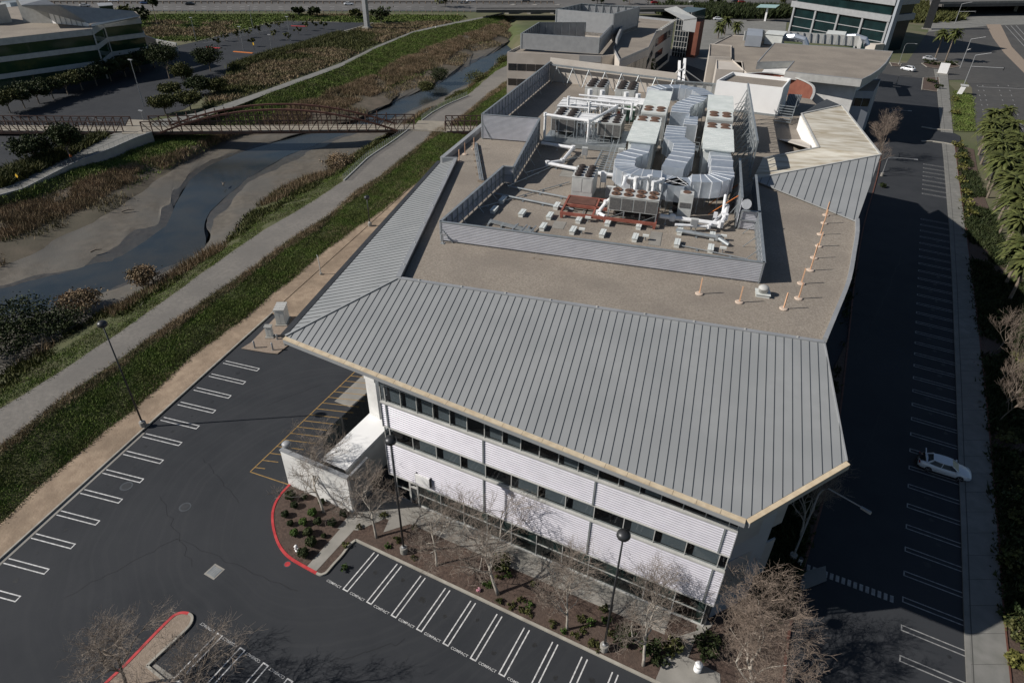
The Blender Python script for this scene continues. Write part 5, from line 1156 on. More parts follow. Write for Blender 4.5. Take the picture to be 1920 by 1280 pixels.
duct('right shiny duct dropping from the near right air handler and curling left', [(27.6,24.7,2.6),(27.9,22.5,2.4),(27.9,20.4,2.2)]+arcp(25.6,19.0,2.5,10,-90,2.0,5)+[(24.6,16.5,1.9)]+arcp(24.6,14.6,1.9,90,180,1.5,3), 2.5, 1.9)
duct('rear shiny duct bending between the two rear air handlers', [(21.9,40.5,2.2),(21.9,43.5,2.2),(22.4,46.0,2.2),(23.8,48.5,2.3),(24.2,51.0,2.3)], 2.6, 2.6)
duct('rearmost flat duct arching over to the panel wall', [(16.8,55.5,2.4),(18.2,57.5,2.4),(21.0,58.5,2.4),(24.0,57.5,2.4),(25.6,54.0,2.4)], 2.4, 2.0)
duct('short box duct between the near air handlers at the rear', [(23.6,36.5,1.9),(23.6,39.0,1.9),(23.6,41.0,1.9)], 1.8, 2.4)
t = rt('walkway_platform', 'grey steel walkway with handrail crossing between the air handlers', 'walkway', 19, 36)
part('deck', m_steel, t, lambda b: b.box(1,6.3,0,2.4,.9,1.0), local=True); part('handrail', m_steel, t, lambda b: [b.bar((1+i*1.05,0,1),(1+i*1.05,0,2.1),.07) for i in range(6)]+[b.bar((1,0,2.1),(6.3,0,2.1),.07), b.bar((1,0,1.6),(6.3,0,1.6),.06), b.bar((1,2.4,2.1),(6.3,2.4,2.1),.07)], local=True)
part('leg', m_steel, t, lambda b: [b.box(x,x+.12,y,y+.12,0,.9) for x in (1,6.1) for y in (0,2.2)], local=True)
# ---- pipes ----------------------------------------------------------
def pipe(label, pts, r=.16, m=m_pipe, sup=True, cat='pipe', name='pipe'):
    q_ = [Vector(p) for p in pts]; i0 = q_[0]; t = rt(name, label, cat, i0.x, i0.y, 0); q_ = [p-Vector((i0.x,i0.y,0)) for p in q_]
    def _f(b):
        for a, c in zip(q_[:-1], q_[1:]): b.tube([a, c], r, 8)
    part('pipe_run', m, t, _f, local=True)
    for a in q_[1:-1]: part('elbow', m, t, lambda b: b.tube([a-Vector((0,0,r*1.3)), a+Vector((0,0,r*1.3))], r*1.35, 8), local=True)
    for a, c in zip(q_[:-1], q_[1:]):
        if sup and abs(a.z-c.z) < .3 and a.z > .15:
            k = max(1, int((c-a).length/2.5))
            for j in range(k): p = a.lerp(c, (j+.5)/k); part('support', m_steel, t, lambda b: (b.box(p.x-.12,p.x+.12,p.y-.2,p.y+.2,0,.08), b.bar((p.x,p.y,.05),(p.x,p.y,max(.1,p.z-r)),.07)), local=True)
    return t
pipe('white pipe rising left of the dark chiller and running over it', [(2.9,36.6,.2),(2.9,36.6,3.9),(9.6,35.2,3.9),(9.6,35.2,.8)], .2)
pipe('white pipe loop above the rear of the left chiller', [(4.6,45.5,2.6),(4.6,45.5,4.3),(14.6,44.8,4.3),(14.6,44.8,2.0)], .18)
pipe('white pipe running diagonally from the loop toward the chillers', [(9.6,35.2,3.8),(12.4,43.5,4.1),(8.2,44.0,4.1),(8.2,44.0,1.0)], .2)
pipe('low white insulated pipe zigzagging across the gravel from the platform', [(3.2,33.4,.7),(8.0,32.6,.7),(7.6,27.0,.6),(5.8,25.6,.55),(13.6,23.8,.55),(16.0,23.6,.55)], .24)
pipe('short white pipe behind the large chiller to the ducts', [(17.2,13.2,3.1),(17.2,15.6,3.3),(18.4,15.6,3.3),(18.4,13.8,1.2)], .2)
pipe('white pipe arching over behind the second fan ring', [(18.6,13.2,2.6),(18.6,13.6,4.0),(20.0,14.6,4.0),(20.0,15.6,1.0)], .22)
pipe('white pipe arching beside the tall risers behind the large chiller', [(20.6,13.2,2.4),(20.6,13.4,3.8),(21.4,14.6,3.8),(21.4,15.4,.8)], .22)
pipe('white pipe elbow at the left foot of the large chiller', [(15.9,9.9,.7),(15.0,10.8,.7),(15.6,12.0,1.5),(16.6,13.2,2.2)], .2)
pipe('fat white pipe leaving the large chiller to the right along the gravel', [(21.8,11.2,1.0),(23.2,11.6,.8),(28.4,11.4,.8),(28.8,12.6,1.2),(29.0,15.4,1.4)], .26)
pipe('second white pipe bundle right of the ducts curving to the gravel', [(28.6,15.6,2.6),(28.6,14.0,1.0),(27.2,10.6,.7),(23.6,10.0,.7)], .16)
pipe('grey bent conduit bundle below the fat white pipe', [(23.8,9.2,.45),(28.2,8.6,.45),(29.4,7.6,.2)], .22, m_steel)
pipe('pair of long grey conduits across the gravel left of the red frame', [(1.8,13.8,.3),(12.0,11.8,.3)], .12, m_steel)
pipe('upper grey conduit running behind the near conduits', [(3.0,16.6,.3),(11.2,15.0,.3)], .10, m_steel)
pipe('bundle of long conduits between the step wall and the skylight row', [(2.6,16.8,.15),(8.8,31.0,.15)], .07, m_steel)
for i, (x, y) in enumerate([(6.5,55),(8.6,55),(12.6,55),(14.6,54.5)]):
    pipe(['first','second','third','fourth'][i]+' white insulated riser from the left below the rear chillers', [(x,y+1.8,2.8),(x,y,3.2),(x,y,.2)], .32)
for i in range(6):
    pipe(ordn(i)+' white vertical pipe from the left in the cluster behind the dark fanned chillers', [(7.6+i*1.1,46.0+(i%2)*1.4,4.0),(7.6+i*1.1,46.0+(i%2)*1.4,.2)], .15, sup=False)
for i in range(4): pipe(ordn(i)+' low white cross pipe in the cluster behind the dark fanned chillers', [(5.2,47.2+i*1.5,3.1+.25*(i%2)),(15.0,46.4+i*1.5,3.1+.25*(i%2))], .15)
t = rt('green_pump_unit', 'dark green pump cabinet among the white pipes', 'cabinet', 12.6, 50.5)
part('cabinet', mat('dark_green_machine_paint', (.04,.09,.07), (.05,.11,.085), 1, .5), t, lambda b: b.box(0,2.0,0,1.6,.2,2.2), local=True); part('top', mat('pale_green_machine_paint', (.18,.32,.2), (.2,.36,.22), 1, .5), t, lambda b: [b.box(.1,1.9,.1,1.5,2.2,2.5), b.cyl(1,.8,2.5,2.8,.3,8)], local=True)
for i, x in enumerate((15.8, 18.2)):
    t = rt('condenser_box', ('left' if i == 0 else 'right')+' cream condenser box behind the rear left air handler', 'condenser', x-2.6, 53.8)
    part('box', m_white_wall, t, lambda b: b.box(0,2.1,0,2.0,.2,2.6), local=True); part('fan_ring', m_rust, t, lambda b: b.lathe_z(1.05,1.0,[(.7,2.6),(.7,2.75),(.5,2.7)],12), local=True); part('feet', m_steel, t, lambda b: [b.box(.1,.3,.1,1.9,0,.2), b.box(1.8,2,.1,1.9,0,.2)], local=True)
t = rt('pipe_rack_box', 'small white electrical box on a stand near the near chiller', 'box', 13.9, 19.0)
part('box', m_pipe, t, lambda b: b.box(0,.7,0,.4,1.2,2.4), local=True); part('stand', m_steel, t, lambda b: [b.box(0,.08,.1,.2,0,1.2), b.box(.6,.68,.1,.2,0,1.2)], local=True)
t = rt('pump_skid', 'black pump skid between the chiller and the ducts', 'pump', 23.0, 14.6)
part('motor', m_fan, t, lambda b: [b.tube([(0,0,.7),(1.1,0,.7)],.34,10), b.tube([(0,1.0,.7),(1.1,1.0,.7)],.34,10)], local=True); part('base', m_steel, t, lambda b: b.box(-.3,1.5,-.4,1.5,0,.3), local=True)
t = rt('condensing_unit', 'small upright grey condensing unit under the curl of the right duct', 'condenser', 23.6, 13.0)
part('case', m_unit, t, lambda b: [b.box(0,1.5,-.2,1.0,.3,3.2)], local=True); part('grille', m_louv, t, lambda b: [b.box(.15,1.35,-.23,-.2,1.6,2.2)], local=True); part('fan', m_rust, t, lambda b: b.lathe_z(.75,.4,[(.45,3.2),(.45,3.28),(.2,3.26)],12), local=True); part('feet', m_steel, t, lambda b: [b.box(.05,.2,-.1,.9,0,.3), b.box(1.3,1.45,-.1,.9,0,.3)], local=True)
# ---- rows of small curb boxes ---------------------------------------
z6 = lambda x, y: (1000+x/4.364, 280+y/4.364)
z1_ = lambda x, y: (640+x/2.977, y/2.977)
boxes = [(z6(70,665),'front row first from the left'),(z6(315,695),'front row second from the left'),(z6(558,720),'front row third from the left'),(z6(825,755),'front row fourth from the left'),(z6(1170,800),'front row fifth from the left'),(z6(1445,845),'front row sixth from the left'),
 (z6(125,575),'second row first from the left'),(z6(365,605),'second row second from the left'),(z6(603,628),'second row third from the left'),(z6(858,655),'second row fourth from the left'),(z6(1192,700),'second row fifth from the left'),(z6(1458,742),'second row sixth from the left'),
 (z6(182,492),'third row near the red frame'),(z6(1210,605),'in the shade right of the large chiller'),(z1_(845,1190),'in shade nearest the left screen wall'),(z1_(893,1135),'behind the shaded one by the left screen'),(z1_(1002,1210),'just left of the third row')]
proto = None
for (px, lab) in boxes:
    p = P(px[0], px[1], ZG)
    if proto is None:
        proto = thing('roof_curb_box', '', 'vent box', p, TH-.05, 'small pale metal boxes on the gravel inside the screen')
        part('body', m_ahu, proto, lambda b: b.box(-.24,.24,-.15,1.15,.0,.34), local=True); part('lid', m_ahuroof, proto, lambda b: [b.box(-.28,.28,-.2,1.2,.34,.40), b.box(-.05,.05,-.22,1.22,.40,.42)], local=True); o = proto
    else: o = copy_tree(proto); o.location = p
    relabel(o, 'small pale metal box on the roof gravel, '+lab)
pr = None
for (px, lab) in [(z6(395,690),'between the first and second front boxes'),(z6(445,595),'by the second box of the second row'),(z6(915,745),'right of the fourth front box'),(z6(1550,745),'right of the sixth box of the second row'),(z6(1545,845),'right of the sixth front box')]:
    p = P(px[0], px[1], ZG)
    if pr is None:
        pr = thing('roof_vent', '', 'vent', p, TH, 'little T shaped vents'); part('stem', m_steel, pr, lambda b: b.cyl(0,0,0,.5,.06,6), local=True); part('cap', m_ahu, pr, lambda b: b.box(-.3,.3,-.16,.16,.42,.6), local=True); o = pr
    else: o = copy_tree(pr); o.location = p
    relabel(o, 'little T shaped metal vent '+lab)
# pavers walk
def paver(label, px, wx, wy, rz=0.0, n=6):
    t = thing('paver_strip', label, 'pavers', P(px[0], px[1], ZG), TH+rz)
    part('slab', m_conc, t, lambda b: [b.box(-wx/2, wx/2, -wy/2+i*wy/n+.03, -wy/2+(i+1)*wy/n, .0, .03) for i in range(n)], local=True); part('edging', m_walk, t, lambda b: b.box(-wx/2-.05, wx/2+.05, -wy/2-.02, wy/2+.04, -.02, .012), local=True)
paver('pale paver strip leading from the red frame to the front screen', z6(1000,730), 1.1, 3.2)
paver('pale paver patch left of the red frame', z6(210,620), 1.2, 1.8)
paver('long pale paver patch beside the upright chiller', z6(290,180), 1.6, 4.0, 0, 8)
paver('narrow paver run by the right screen wall', z6(1510,530), .7, 5.0, 0, 8)
t = rt('pipe_skid', 'low skid of crossed grey conduits just inside the front left screen corner', 'conduit', 4.6, 5.6)
part('rails', m_steel, t, lambda b: [b.bar((-1,.3*i,.3),(4.4,-1.4+.3*i,.3),.1) for i in range(3)]+[b.bar((2.0+i,-1.8,.3),(2.3+i,.4,.3),.12) for i in range(3)], local=True); part('feet', m_steel, t, lambda b: [b.box(i*1.5-1,i*1.5-.8,-.6,.4,0,.25) for i in range(4)], local=True)
t = rt('cable_tray', 'triple silver conduits on blocks running beside the left gravel strip', 'conduit', 1.0, 26); 
ta, tb = P(903,342,ZG), P(891,272,ZG); t.scale = (1,1,1); t.location = (ta.x, ta.y, ZG); t.rotation_euler = (0,0,0); dv_ = tb-ta
part('conduits', m_steel, t, lambda b: [b.bar(Vector((i*.22-.22,0,.3)), Vector((dv_.x+i*.22-.22,dv_.y,.3)), .12) for i in range(3)], local=True); part('blocks', m_bark2, t, lambda b: [b.box(dv_.x*i/6-.5,dv_.x*i/6+.5,dv_.y*i/6-.1,dv_.y*i/6+.1,0,.24) for i in range(7)], local=True)
# stakes with round bases
stk = [((1311,551),(1314,525),'leftmost of the three nearest the front slope'),((1386,567),(1391,540),'middle one of the three nearest the front slope'),((1469,579),(1474,553),'rightmost of the three nearest the front slope'),
 ((1497,560),(1503,530),'first along the right edge'),((1502,532),(1506,509),'second from the front along the right edge'),((1519,507),(1524,484),'third along the right edge'),((1526,484),(1530,463),'fourth from the front along the right edge'),((1535,462),(1540,437),'fifth from the front along the right edge'),((1538,440),(1544,410),'sixth from the front along the right edge'),((1545,419),(1550,398),'seventh from the front along the right edge'),((1548,404),(1552,384),'eighth along the right edge by the seamed slope'),
 ((861,303),(861,284),'nearest of three beside the left parapet step'),((872,290),(873,272),'second of three beside the left parapet step'),((889,280),(890,262),'furthest of three beside the silver conduits')]
pr = None
for (b0_, t0_, lab) in stk:
    p = P(b0_[0], b0_[1], ZG)
    if pr is None:
        pr = thing('warning_stake', '', 'stake', p, 0, 'orange stakes on round bases'); part('stake', m_polew, pr, lambda b: b.box(-.045,.045,-.045,.045,.1,1.55), local=True); part('base', m_stakeb, pr, lambda b: b.lathe_z(0,0,[(.34,0),(.36,.06),(.30,.12),(.12,.14)],14), local=True); o = pr
    else: o = copy_tree(pr); o.location = p; o.rotation_euler.z = random.random()
    relabel(o, 'orange stake on a round base, '+lab)
t = thing('exhaust_fan', 'round silver exhaust fan on a square curb right of the screen corner', 'fan', P(1429,553,ZG), TH)
part('curb', m_ahu, t, lambda b: [b.box(-.55,.55,-.5,.5,0,.25), b.box(-.62,.62,-.56,.56,.25,.3)], local=True); part('dome', m_trim, t, lambda b: b.lathe_z(0,0,[(.38,.3),(.40,.62),(.46,.64),(.46,.72),(.34,.86),(.12,.92)],18), local=True, smooth=True)
t = thing('satellite_dish', 'small white dish fixed on top of the right screen wall', 'dish', RF(30.6,12.4,3.0))
part('dish', m_pipe, t, lambda b: b.tube([(0,0,0),(.12,-.25,.1),(.15,-.3,.12)],[.12,.5,.52],12), local=True); part('arm', m_steel, t, lambda b: b.bar((0,0,0),(-.4,.4,-.8),.06), local=True)
t = thing('roof_hydrant', 'small dark standpipe in front of the left end of the ribbed screen', 'standpipe', P(834,452,ZG)+Vector((.1,-.5,0)))
part('pipe', m_lamplight, t, lambda b: [b.cyl(0,0,0,1.0,.06,8), b.bar((-.3,0,.95),(.3,0,.95),.08), b.bar((-.28,0,.95),(-.28,0,1.15),.07), b.bar((.28,0,.95),(.28,0,1.15),.07)], local=True); part('base', m_steel, t, lambda b: b.box(-.2,.2,-.2,.2,0,.05), local=True)
t = thing('roof_drain_marks', 'pair of small dark drain holes in the gravel before the screen wall', 'drain', P(1000,484,ZG)); part('drain', m_bark2, t, lambda b: b.lathe_z(0,0,[(.2,.01),(.1,.03)],8), local=True); part('drain', m_bark2, t, lambda b: b.lathe_z(.7,.1,[(.2,.01),(.1,.03)],8), local=True)
t = rt('fire_pipe_stack', 'pair of orange straps bracing the screen edge', 'strap', 30.1, 20)
part('strap', m_orange, t, lambda b: b.bar((0,0,2.4),(-3,-1.8,.2),.08), local=True); part('strap', m_orange, t, lambda b: b.bar((0,-3.4,2.3),(-3,-4.8,.2),.08), local=True)
t = rt('junction_box_stack', 'small white junction box on a leg frame right of the gravel field', 'box', 25.7, 6.3); t.location = P(1337,425,ZG)
part('box', m_pipe, t, lambda b: b.box(-.2,.2,-.15,.15,1.1,1.7), local=True); part('frame', m_steel, t, lambda b: [b.bar((-.2,0,0),(-.2,0,1.2),.06), b.bar((.2,0,0),(.2,0,1.2),.06), b.bar((-.2,0,.4),(.2,.8,.1),.06), b.box(-.3,1.0,-.3,.3,0,.12)], local=True)
t = thing('white_mast_frame', 'white steel mast frame with guy rods beyond the rear wall', 'mast', tuple(P(1278,160,ZG)))
mb_ = P(1278,165,ZG)
part('mast', m_bright, t, lambda b: [b.bar(P(1273,152,ZG), P(1272,128,ZG+1.2)+Vector((0,0,1.2)), .45), b.bar(P(1281,154,ZG), P(1282,124,ZG+1.2)+Vector((0,0,1.2)), .5), b.bar(P(1272,134,ZG+2), P(1283,130,ZG+2), .3)])
part('guy_rod', m_bright, t, lambda b: [b.bar(P(1284,131,ZG+3), P(1318,155,ZG), .14), b.bar(P(1274,130,ZG+3), P(1262,143,ZG), .14), b.bar(P(1283,138,ZG+2), P(1292,154,ZG), .2)])

# rack frames and small gear filling the rear left of the plant yard
for lab, x, y, L_, W_, n_ in (('steel pipe rack crossing behind the left dark fanned chiller', 3.4, 44.2, 5.2, 6.5, 5), ('steel pipe rack between the dark fanned chillers and the rear chillers', 8.8, 49.5, 6.6, 4.6, 6), ('steel service rack between the two dark fanned chillers', 7.5, 37.5, 2.6, 5.0, 3)):
    t = rt('pipe_rack', lab, 'pipe rack', x, y)
    def _f(b):
        for i in range(n_):
            xx = L_*i/(n_-1)
            for yy in (0, W_): b.bar((xx,yy,0),(xx,yy,2.9),.12)
            b.bar((xx,0,2.9),(xx,W_,2.9),.14); b.bar((xx,0,1.6),(xx,W_,1.6),.09); b.bar((xx,0,.3),(xx,W_,2.7),.07)
        for yy in (0, W_*.5, W_): b.bar((0,yy,2.9),(L_,yy,2.9),.12)
    part('frame', m_steel, t, _f, local=True)
    part('pipe_bundle', m_pipe, t, lambda b: [b.tube([(-.4,W_*(.12+.14*k),3.1+.05*(k%2)),(L_+.5,W_*(.12+.14*k),3.1+.05*(k%2))],.11 if k%2 else .16,7) for k in range(6)]+[b.tube([(L_*(.15+.2*k),W_*.3,3.1),(L_*(.15+.2*k),W_*.3,.2)],.13,7) for k in range(4)], local=True)
    for k in range(3):
        xx = L_*(.2+.3*k); part('valve', m_redsteel if k == 1 else m_pipe, t, lambda b: b.lathe_z(xx, W_*.25, [(.24,1.0),(.26,1.4),(.12,1.6)], 8), local=True)
for i, (x, y, w_, h_) in enumerate([(14.6,30.5,1.0,1.4),(9.6,30.4,.8,1.1),(21.2,18.6,.9,1.2),(15.0,16.2,1.1,1.3),(25.2,10.2,.8,1.0),(9.8,44.6,1.2,1.7),(2.2,48.5,1.0,1.6)]):
    t = rt('electrical_box', ['by the grating platform','on the gravel below the grey platform','under the curl of the left duct','just behind the red steel frame','beside the fat white pipe','among the pipe racks','near the left rear screen wall'][i], 'box', x, y); t['label'] = 'small grey electrical box '+t['label']
    part('box', m_unit, t, lambda b: b.box(0,w_,0,.4,.5,h_+.5), local=True); part('door', m_panel, t, lambda b: b.box(.06,w_-.06,-.03,-.002,.58,h_+.42), local=True); part('leg', m_steel, t, lambda b: b.box(.1,.18,.1,.2,0,.5), local=True); part('leg', m_steel, t, lambda b: b.box(w_-.2,w_-.1,.1,.2,0,.5), local=True)
for i, (x0, y0, x1, y1) in enumerate([(1.2,9.0,9.8,20.5),(3.6,22.0,9.5,31.0),(24.5,6.0,31.2,4.8),(17.2,22.5,23.4,22.0),(13.2,9.4,13.2,14.8),(28.8,16.0,31.0,23.0)]):
    pipe('thin grey conduit '+['slanting from the front screen toward the left step','running beside the zigzag pipe','near the right end of the front screen','passing below the duct curls','leaving the left end of the red frame','climbing beside the orange straps'][i], [(x0,y0,.2),(x1,y1,.2)], .06, m_steel)
# ================================================================ bridges
def truss(label, A, B, wd, hgt, n, arch=0.0, side=1, mrail=m_truss, name='truss_bridge', deckz=.0):
    A = Vector(A); B = Vector(B); d = (B-A); L_ = d.length; d.normalize(); nrm = Vector((-d.y, d.x, 0))*side
    t = thing(name, label, 'bridge', (A+B)/2)
    part('deck', m_slab, t, lambda b: b.hexa([A-Vector((0,0,.35)), B-Vector((0,0,.35)), B+nrm*wd-Vector((0,0,.35)), A+nrm*wd-Vector((0,0,.35))][::side], [A, B, B+nrm*wd, A+nrm*wd][::side]))
    for s_, off in (('near', -.15), ('far', wd+.15)):
        def _f(b):
            for i in range(n+1):
                p = A.lerp(B, i/n)+nrm*off; u = i/n
                ha = hgt+arch*max(0, 1-(2*u-1)**2/.78)
                b.bar(p-Vector((0,0,.4)), p+Vector((0,0,max(hgt, ha))), .19, .19)
                if i < n:
                    q = A.lerp(B, (i+1)/n)+nrm*off
                    h2 = hgt+arch*max(0, 1-(2*(i+1)/n-1)**2/.78)
                    if (i < n/2): b.bar(p+Vector((0,0,hgt)), q-Vector((0,0,.3)), .14)
                    else: b.bar(p-Vector((0,0,.3)), q+Vector((0,0,hgt)), .14)
                    b.bar(p+Vector((0,0,hgt)), q+Vector((0,0,hgt)), .19, .19); b.bar(p+Vector((0,0,hgt*.5)), q+Vector((0,0,hgt*.5)), .07); b.bar(p+Vector((0,0,hgt*.25)), q+Vector((0,0,hgt*.25)), .05); b.bar(p+Vector((0,0,hgt*.75)), q+Vector((0,0,hgt*.75)), .05)
            b.bar(A+nrm*off-Vector((0,0,.4)), B+nrm*off-Vector((0,0,.4)), .3, .5)
        part('truss', mrail, t, _f)
        if arch:
            def _g(b):
                pr_ = None
                for i in range(31):
                    u = .06+.88*i/30; p = A.lerp(B, u)+nrm*off; h = -.3+(hgt+arch+.3)*(1-(2*u-1)**2/.7744)
                    q = p+Vector((0,0,h))
                    if pr_ is not None: b.bar(pr_, q, .38, .38)
                    pr_ = q
            part('arch', m_rusted, t, _g)
    return t
bA, bB = P(268,247,1.15), P(776,243,1.15)
truss('long rust brown tied arch footbridge spanning the creek', bA, bB, 4.6, 2.3, 28, 2.6)
truss('dark truss footbridge at the left edge leading to the creek ramp', P(-60,245,1.15), P(232,247,1.15), 4.4, 2.2, 18)
truss('short dark truss footbridge between the gravel path and the office block', P(835,246,1.15), P(930,246,1.15), 4.4, 2.4, 8)
ld = thing('bridge_landing', 'pale concrete landing slab joining the ramp and the arch footbridge', 'landing', tuple(P(250,240,1.1)))
part('slab', m_slab, ld, lambda b: b.prism([P(228,250,1.14), P(272,251,1.14), P(292,226,1.14), P(240,224,1.14)], 0, dz=.5)); part('pier', m_panel, ld, lambda b: [b.box(P(150+i*20,258,0).x-.8, P(150+i*20,258,0).x+.8, P(150+i*20,262,0).y-.8, P(150+i*20,262,0).y+.8, -.1, 1.0) for i in range(1)])
ld = thing('bridge_landing', 'sunlit concrete landing slab crossing the gravel path east of the arch footbridge', 'landing', tuple(P(806,235,1.1)))
part('slab', m_slab, ld, lambda b: b.prism([P(770,244,1.16), P(838,247,1.16), P(846,228,1.16), P(785,226,1.16)], 0, dz=.5)); part('abutment', m_conc, ld, lambda b: b.box(P(838,247,1).x-1, P(838,247,1).x+1.2, P(838,247,1).y, P(838,247,1).y+4, -.1, .7))
def wire_mesh():
    if 'wire' in MATS: return MATS['wire']
    m = bpy.data.materials.new('wire_mesh'); m.use_nodes = True; n = m.node_tree.nodes; l = m.node_tree.links; out = n['Material Output']; b = n['Principled BSDF']; b.inputs['Base Color'].default_value = (.35,.38,.36,1)
    mx = n.new('ShaderNodeMixShader'); tr = n.new('ShaderNodeBsdfTransparent'); mx.inputs[0].default_value = .13; l.new(tr.outputs[0], mx.inputs[1]); l.new(b.outputs[0], mx.inputs[2]); l.new(mx.outputs[0], out.inputs[0]); MATS['wire'] = m; return m
# low white kerb and mesh fence along the creek side of the gravel path
for lab, pts in (('white kerb with wire mesh fence along the path before the arch footbridge', [(645,339),(690,296),(737,265),(769,241)]), ('white kerb with wire mesh fence along the path beyond the arch footbridge', [(791,226),(810,212),(835,198),(878,180)])):
    t = thing('mesh_fence', lab, 'fence', P(*pts[1], ZP)); q_ = [Vector(p) for p in resample([P(x, y, ZP) for x, y in pts], 12)]
    part('kerb', m_trim, t, lambda b: [b.bar(a+Vector((0,0,.08)), c+Vector((0,0,.08)), .22, .2) for a, c in zip(q_[:-1], q_[1:])])
    part('posts', m_steel, t, lambda b: [b.bar(a.lerp(c, k/3)+Vector((-.2,.15,0)), a.lerp(c, k/3)+Vector((-.2,.15,1.3)), .05) for a, c in zip(q_[:-1], q_[1:]) for k in range(3)])
    part('mesh', wire_mesh(), t, lambda b: [b.bar(a+Vector((-.2,.15,.7)), c+Vector((-.2,.15,.7)), .01, 1.1) for a, c in zip(q_[:-1], q_[1:])])

# ================================================================ lamps and street furniture
def round_lamp(label, b0_, h, group='round headed lamp posts'):
    p = P(*b0_, 0); t = thing('street_lamp', label, 'street lamp', p, 0, group)
    part('pole', m_lampdark, t, lambda b: b.tube([(0,0,.7),(0,0,h-.5)],[.10,.065],10), local=True, smooth=True)
    part('base', m_conc, t, lambda b: b.lathe_z(0,0,[(.34,0),(.34,.72),(.30,.78)],16), local=True); part('flange', m_lamplight, t, lambda b: b.lathe_z(0,0,[(.18,.78),(.18,.86),(.1,.95)],10), local=True)
    hd = part('lamp_head', m_lampdark, t, lambda b: b.lathe_z(0,0,[(.10,h-.55),(.22,h-.5),(.42,h-.42),(.48,h-.28),(.46,h-.12),(.36,h+.02),(.16,h+.1),(.03,h+.13)],20), local=True, smooth=True)
    part('lens', m_lampglass, hd, lambda b: b.lathe_z(0,0,[(.30,h-.52),(.30,h-.5)],16), local=True)
    return t
round_lamp('dark round headed lamp post at the kerb of the left parking row', (270,800), vh((270,800),(193,603)))
round_lamp('dark round headed lamp post at the left end of the planted front bed', (758,1036), vh((758,1036),(733,821)))
round_lamp('dark round headed lamp post near the right end of the planted front bed', (1132,1218), vh((1132,1218),(1165,997)))
round_lamp('small distant round headed lamp post behind the left roof eave', (694,425), vh((694,425),(686,368)))
def arm_lamp(label, b0_, top, arm=2.6, az=-20, m=m_lamplight, base=True):
    p = P(*b0_, 0); h = vh(b0_, top); t = thing('street_lamp', label, 'street lamp', p, rad(az), 'curved arm lamp posts')
    part('pole', m, t, lambda b: b.tube([(0,0,0),(0,0,h*.88),(.15,0,h*.95),(.5,0,h),(arm,0,h+.1)],[.09,.07,.06,.055,.05],8), local=True)
    part('lamp_head', m, t, lambda b: b.hexa([(arm-.1,-.12,h),(arm+.7,-.14,h),(arm+.7,.14,h),(arm-.1,.12,h)], [(arm-.1,-.1,h+.14),(arm+.65,-.1,h+.16),(arm+.65,.1,h+.16),(arm-.1,.1,h+.14)]), local=True)
    if base: part('base', m_conc, t, lambda b: b.cyl(0,0,0,.7,.32,12), local=True)
    return t
arm_lamp('curved arm lamp post by the building road, furthest of the row near the junction', (1685,122), (1702,82), 3.0, 10)
arm_lamp('curved arm lamp post behind the bare tree next to the tan roof', (1659,243), (1680,207), 4.0, 12)
arm_lamp('curved arm lamp post at the tip of the folded tan roof', (1653,330), (1668,295), 5.0, 10)
arm_lamp('curved arm lamp post by the building road near the junction island', (1680,160), (1695,143), 3.0, 10, m_lampdark)
arm_lamp('curved arm lamp post on a white base in the shade right of the front corner', (1485,1048), (1533,905), 3.2, -22)
for i, (b0_, tp, lab) in enumerate([((270,200),(245,113),'tall pale lamp pole in the shaded lot before the dim office'),((368,77),(357,34),'pale lamp pole at the grass corner of the far parking lot'),((474,51),(466,12),'pale lamp pole on the upper kerb of the far parking lot'),((457,95),(449,51),'pale lamp pole on the orange kerbed island of the far lot'),((545,77),(541,32),'pale lamp pole in the middle of the far parking lot'),((511,101),(505,66),'short pale lamp pole by the diagonal kerb of the far lot'),((272,235),(268,208),'small lamp pole beside the ramp landing')]):
    h = vh(b0_, tp); t = thing('lamp_pole', lab, 'street lamp', P(*b0_, 0), 0, 'straight pale lamp poles')
    part('pole', m_lamplight, t, lambda b: b.tube([(0,0,0),(0,0,h)],[.13,.09],6), local=True); part('lamp_head', m_lamplight, t, lambda b: b.box(-.7,.7,-.2,.2,h,h+.2), local=True)
for i, (b0_, tp, aw, lab) in enumerate([((1808,158),(1830,104),9,'signal mast with long arm at the road junction'),((1800,128),(1822,74),1.2,'straight signal pole beside the junction crossing'),((1790,45),(1806,8),7,'far signal mast under the road overpass')]):
    h = vh(b0_, tp); t = thing('signal_mast', lab, 'traffic signal', P(*b0_, 0), rad(-10))
    part('pole', m_lamplight, t, lambda b: b.tube([(0,0,0),(0,0,h)],[.16,.1],8), local=True)
    part('lamp_arm', m_lamplight, t, lambda b: b.tube([(0,0,h),(4,0,h+1.2)],.07,6), local=True); part('arm', m_lamplight, t, lambda b: b.tube([(0,0,h*.62),(aw,0,h*.7)],.08,6), local=True)
    part('signal_head', m_lampdark, t, lambda b: b.box(aw-.3,aw,-.2,.2,h*.7-.7,h*.7+.2), local=True)
t = thing('billboard_post', 'thick grey steel post standing by the far lot below the freeway', 'post', tuple(P(689,56,0))); p = P(689,56,0)
part('post', m_lamplight, t, lambda b: b.box(p.x-.9,p.x+.9,p.y-.9,p.y+.9,0,16)); part('foot', m_conc, t, lambda b: b.box(p.x-1.6,p.x+1.6,p.y-1.6,p.y+1.6,0,1.2))
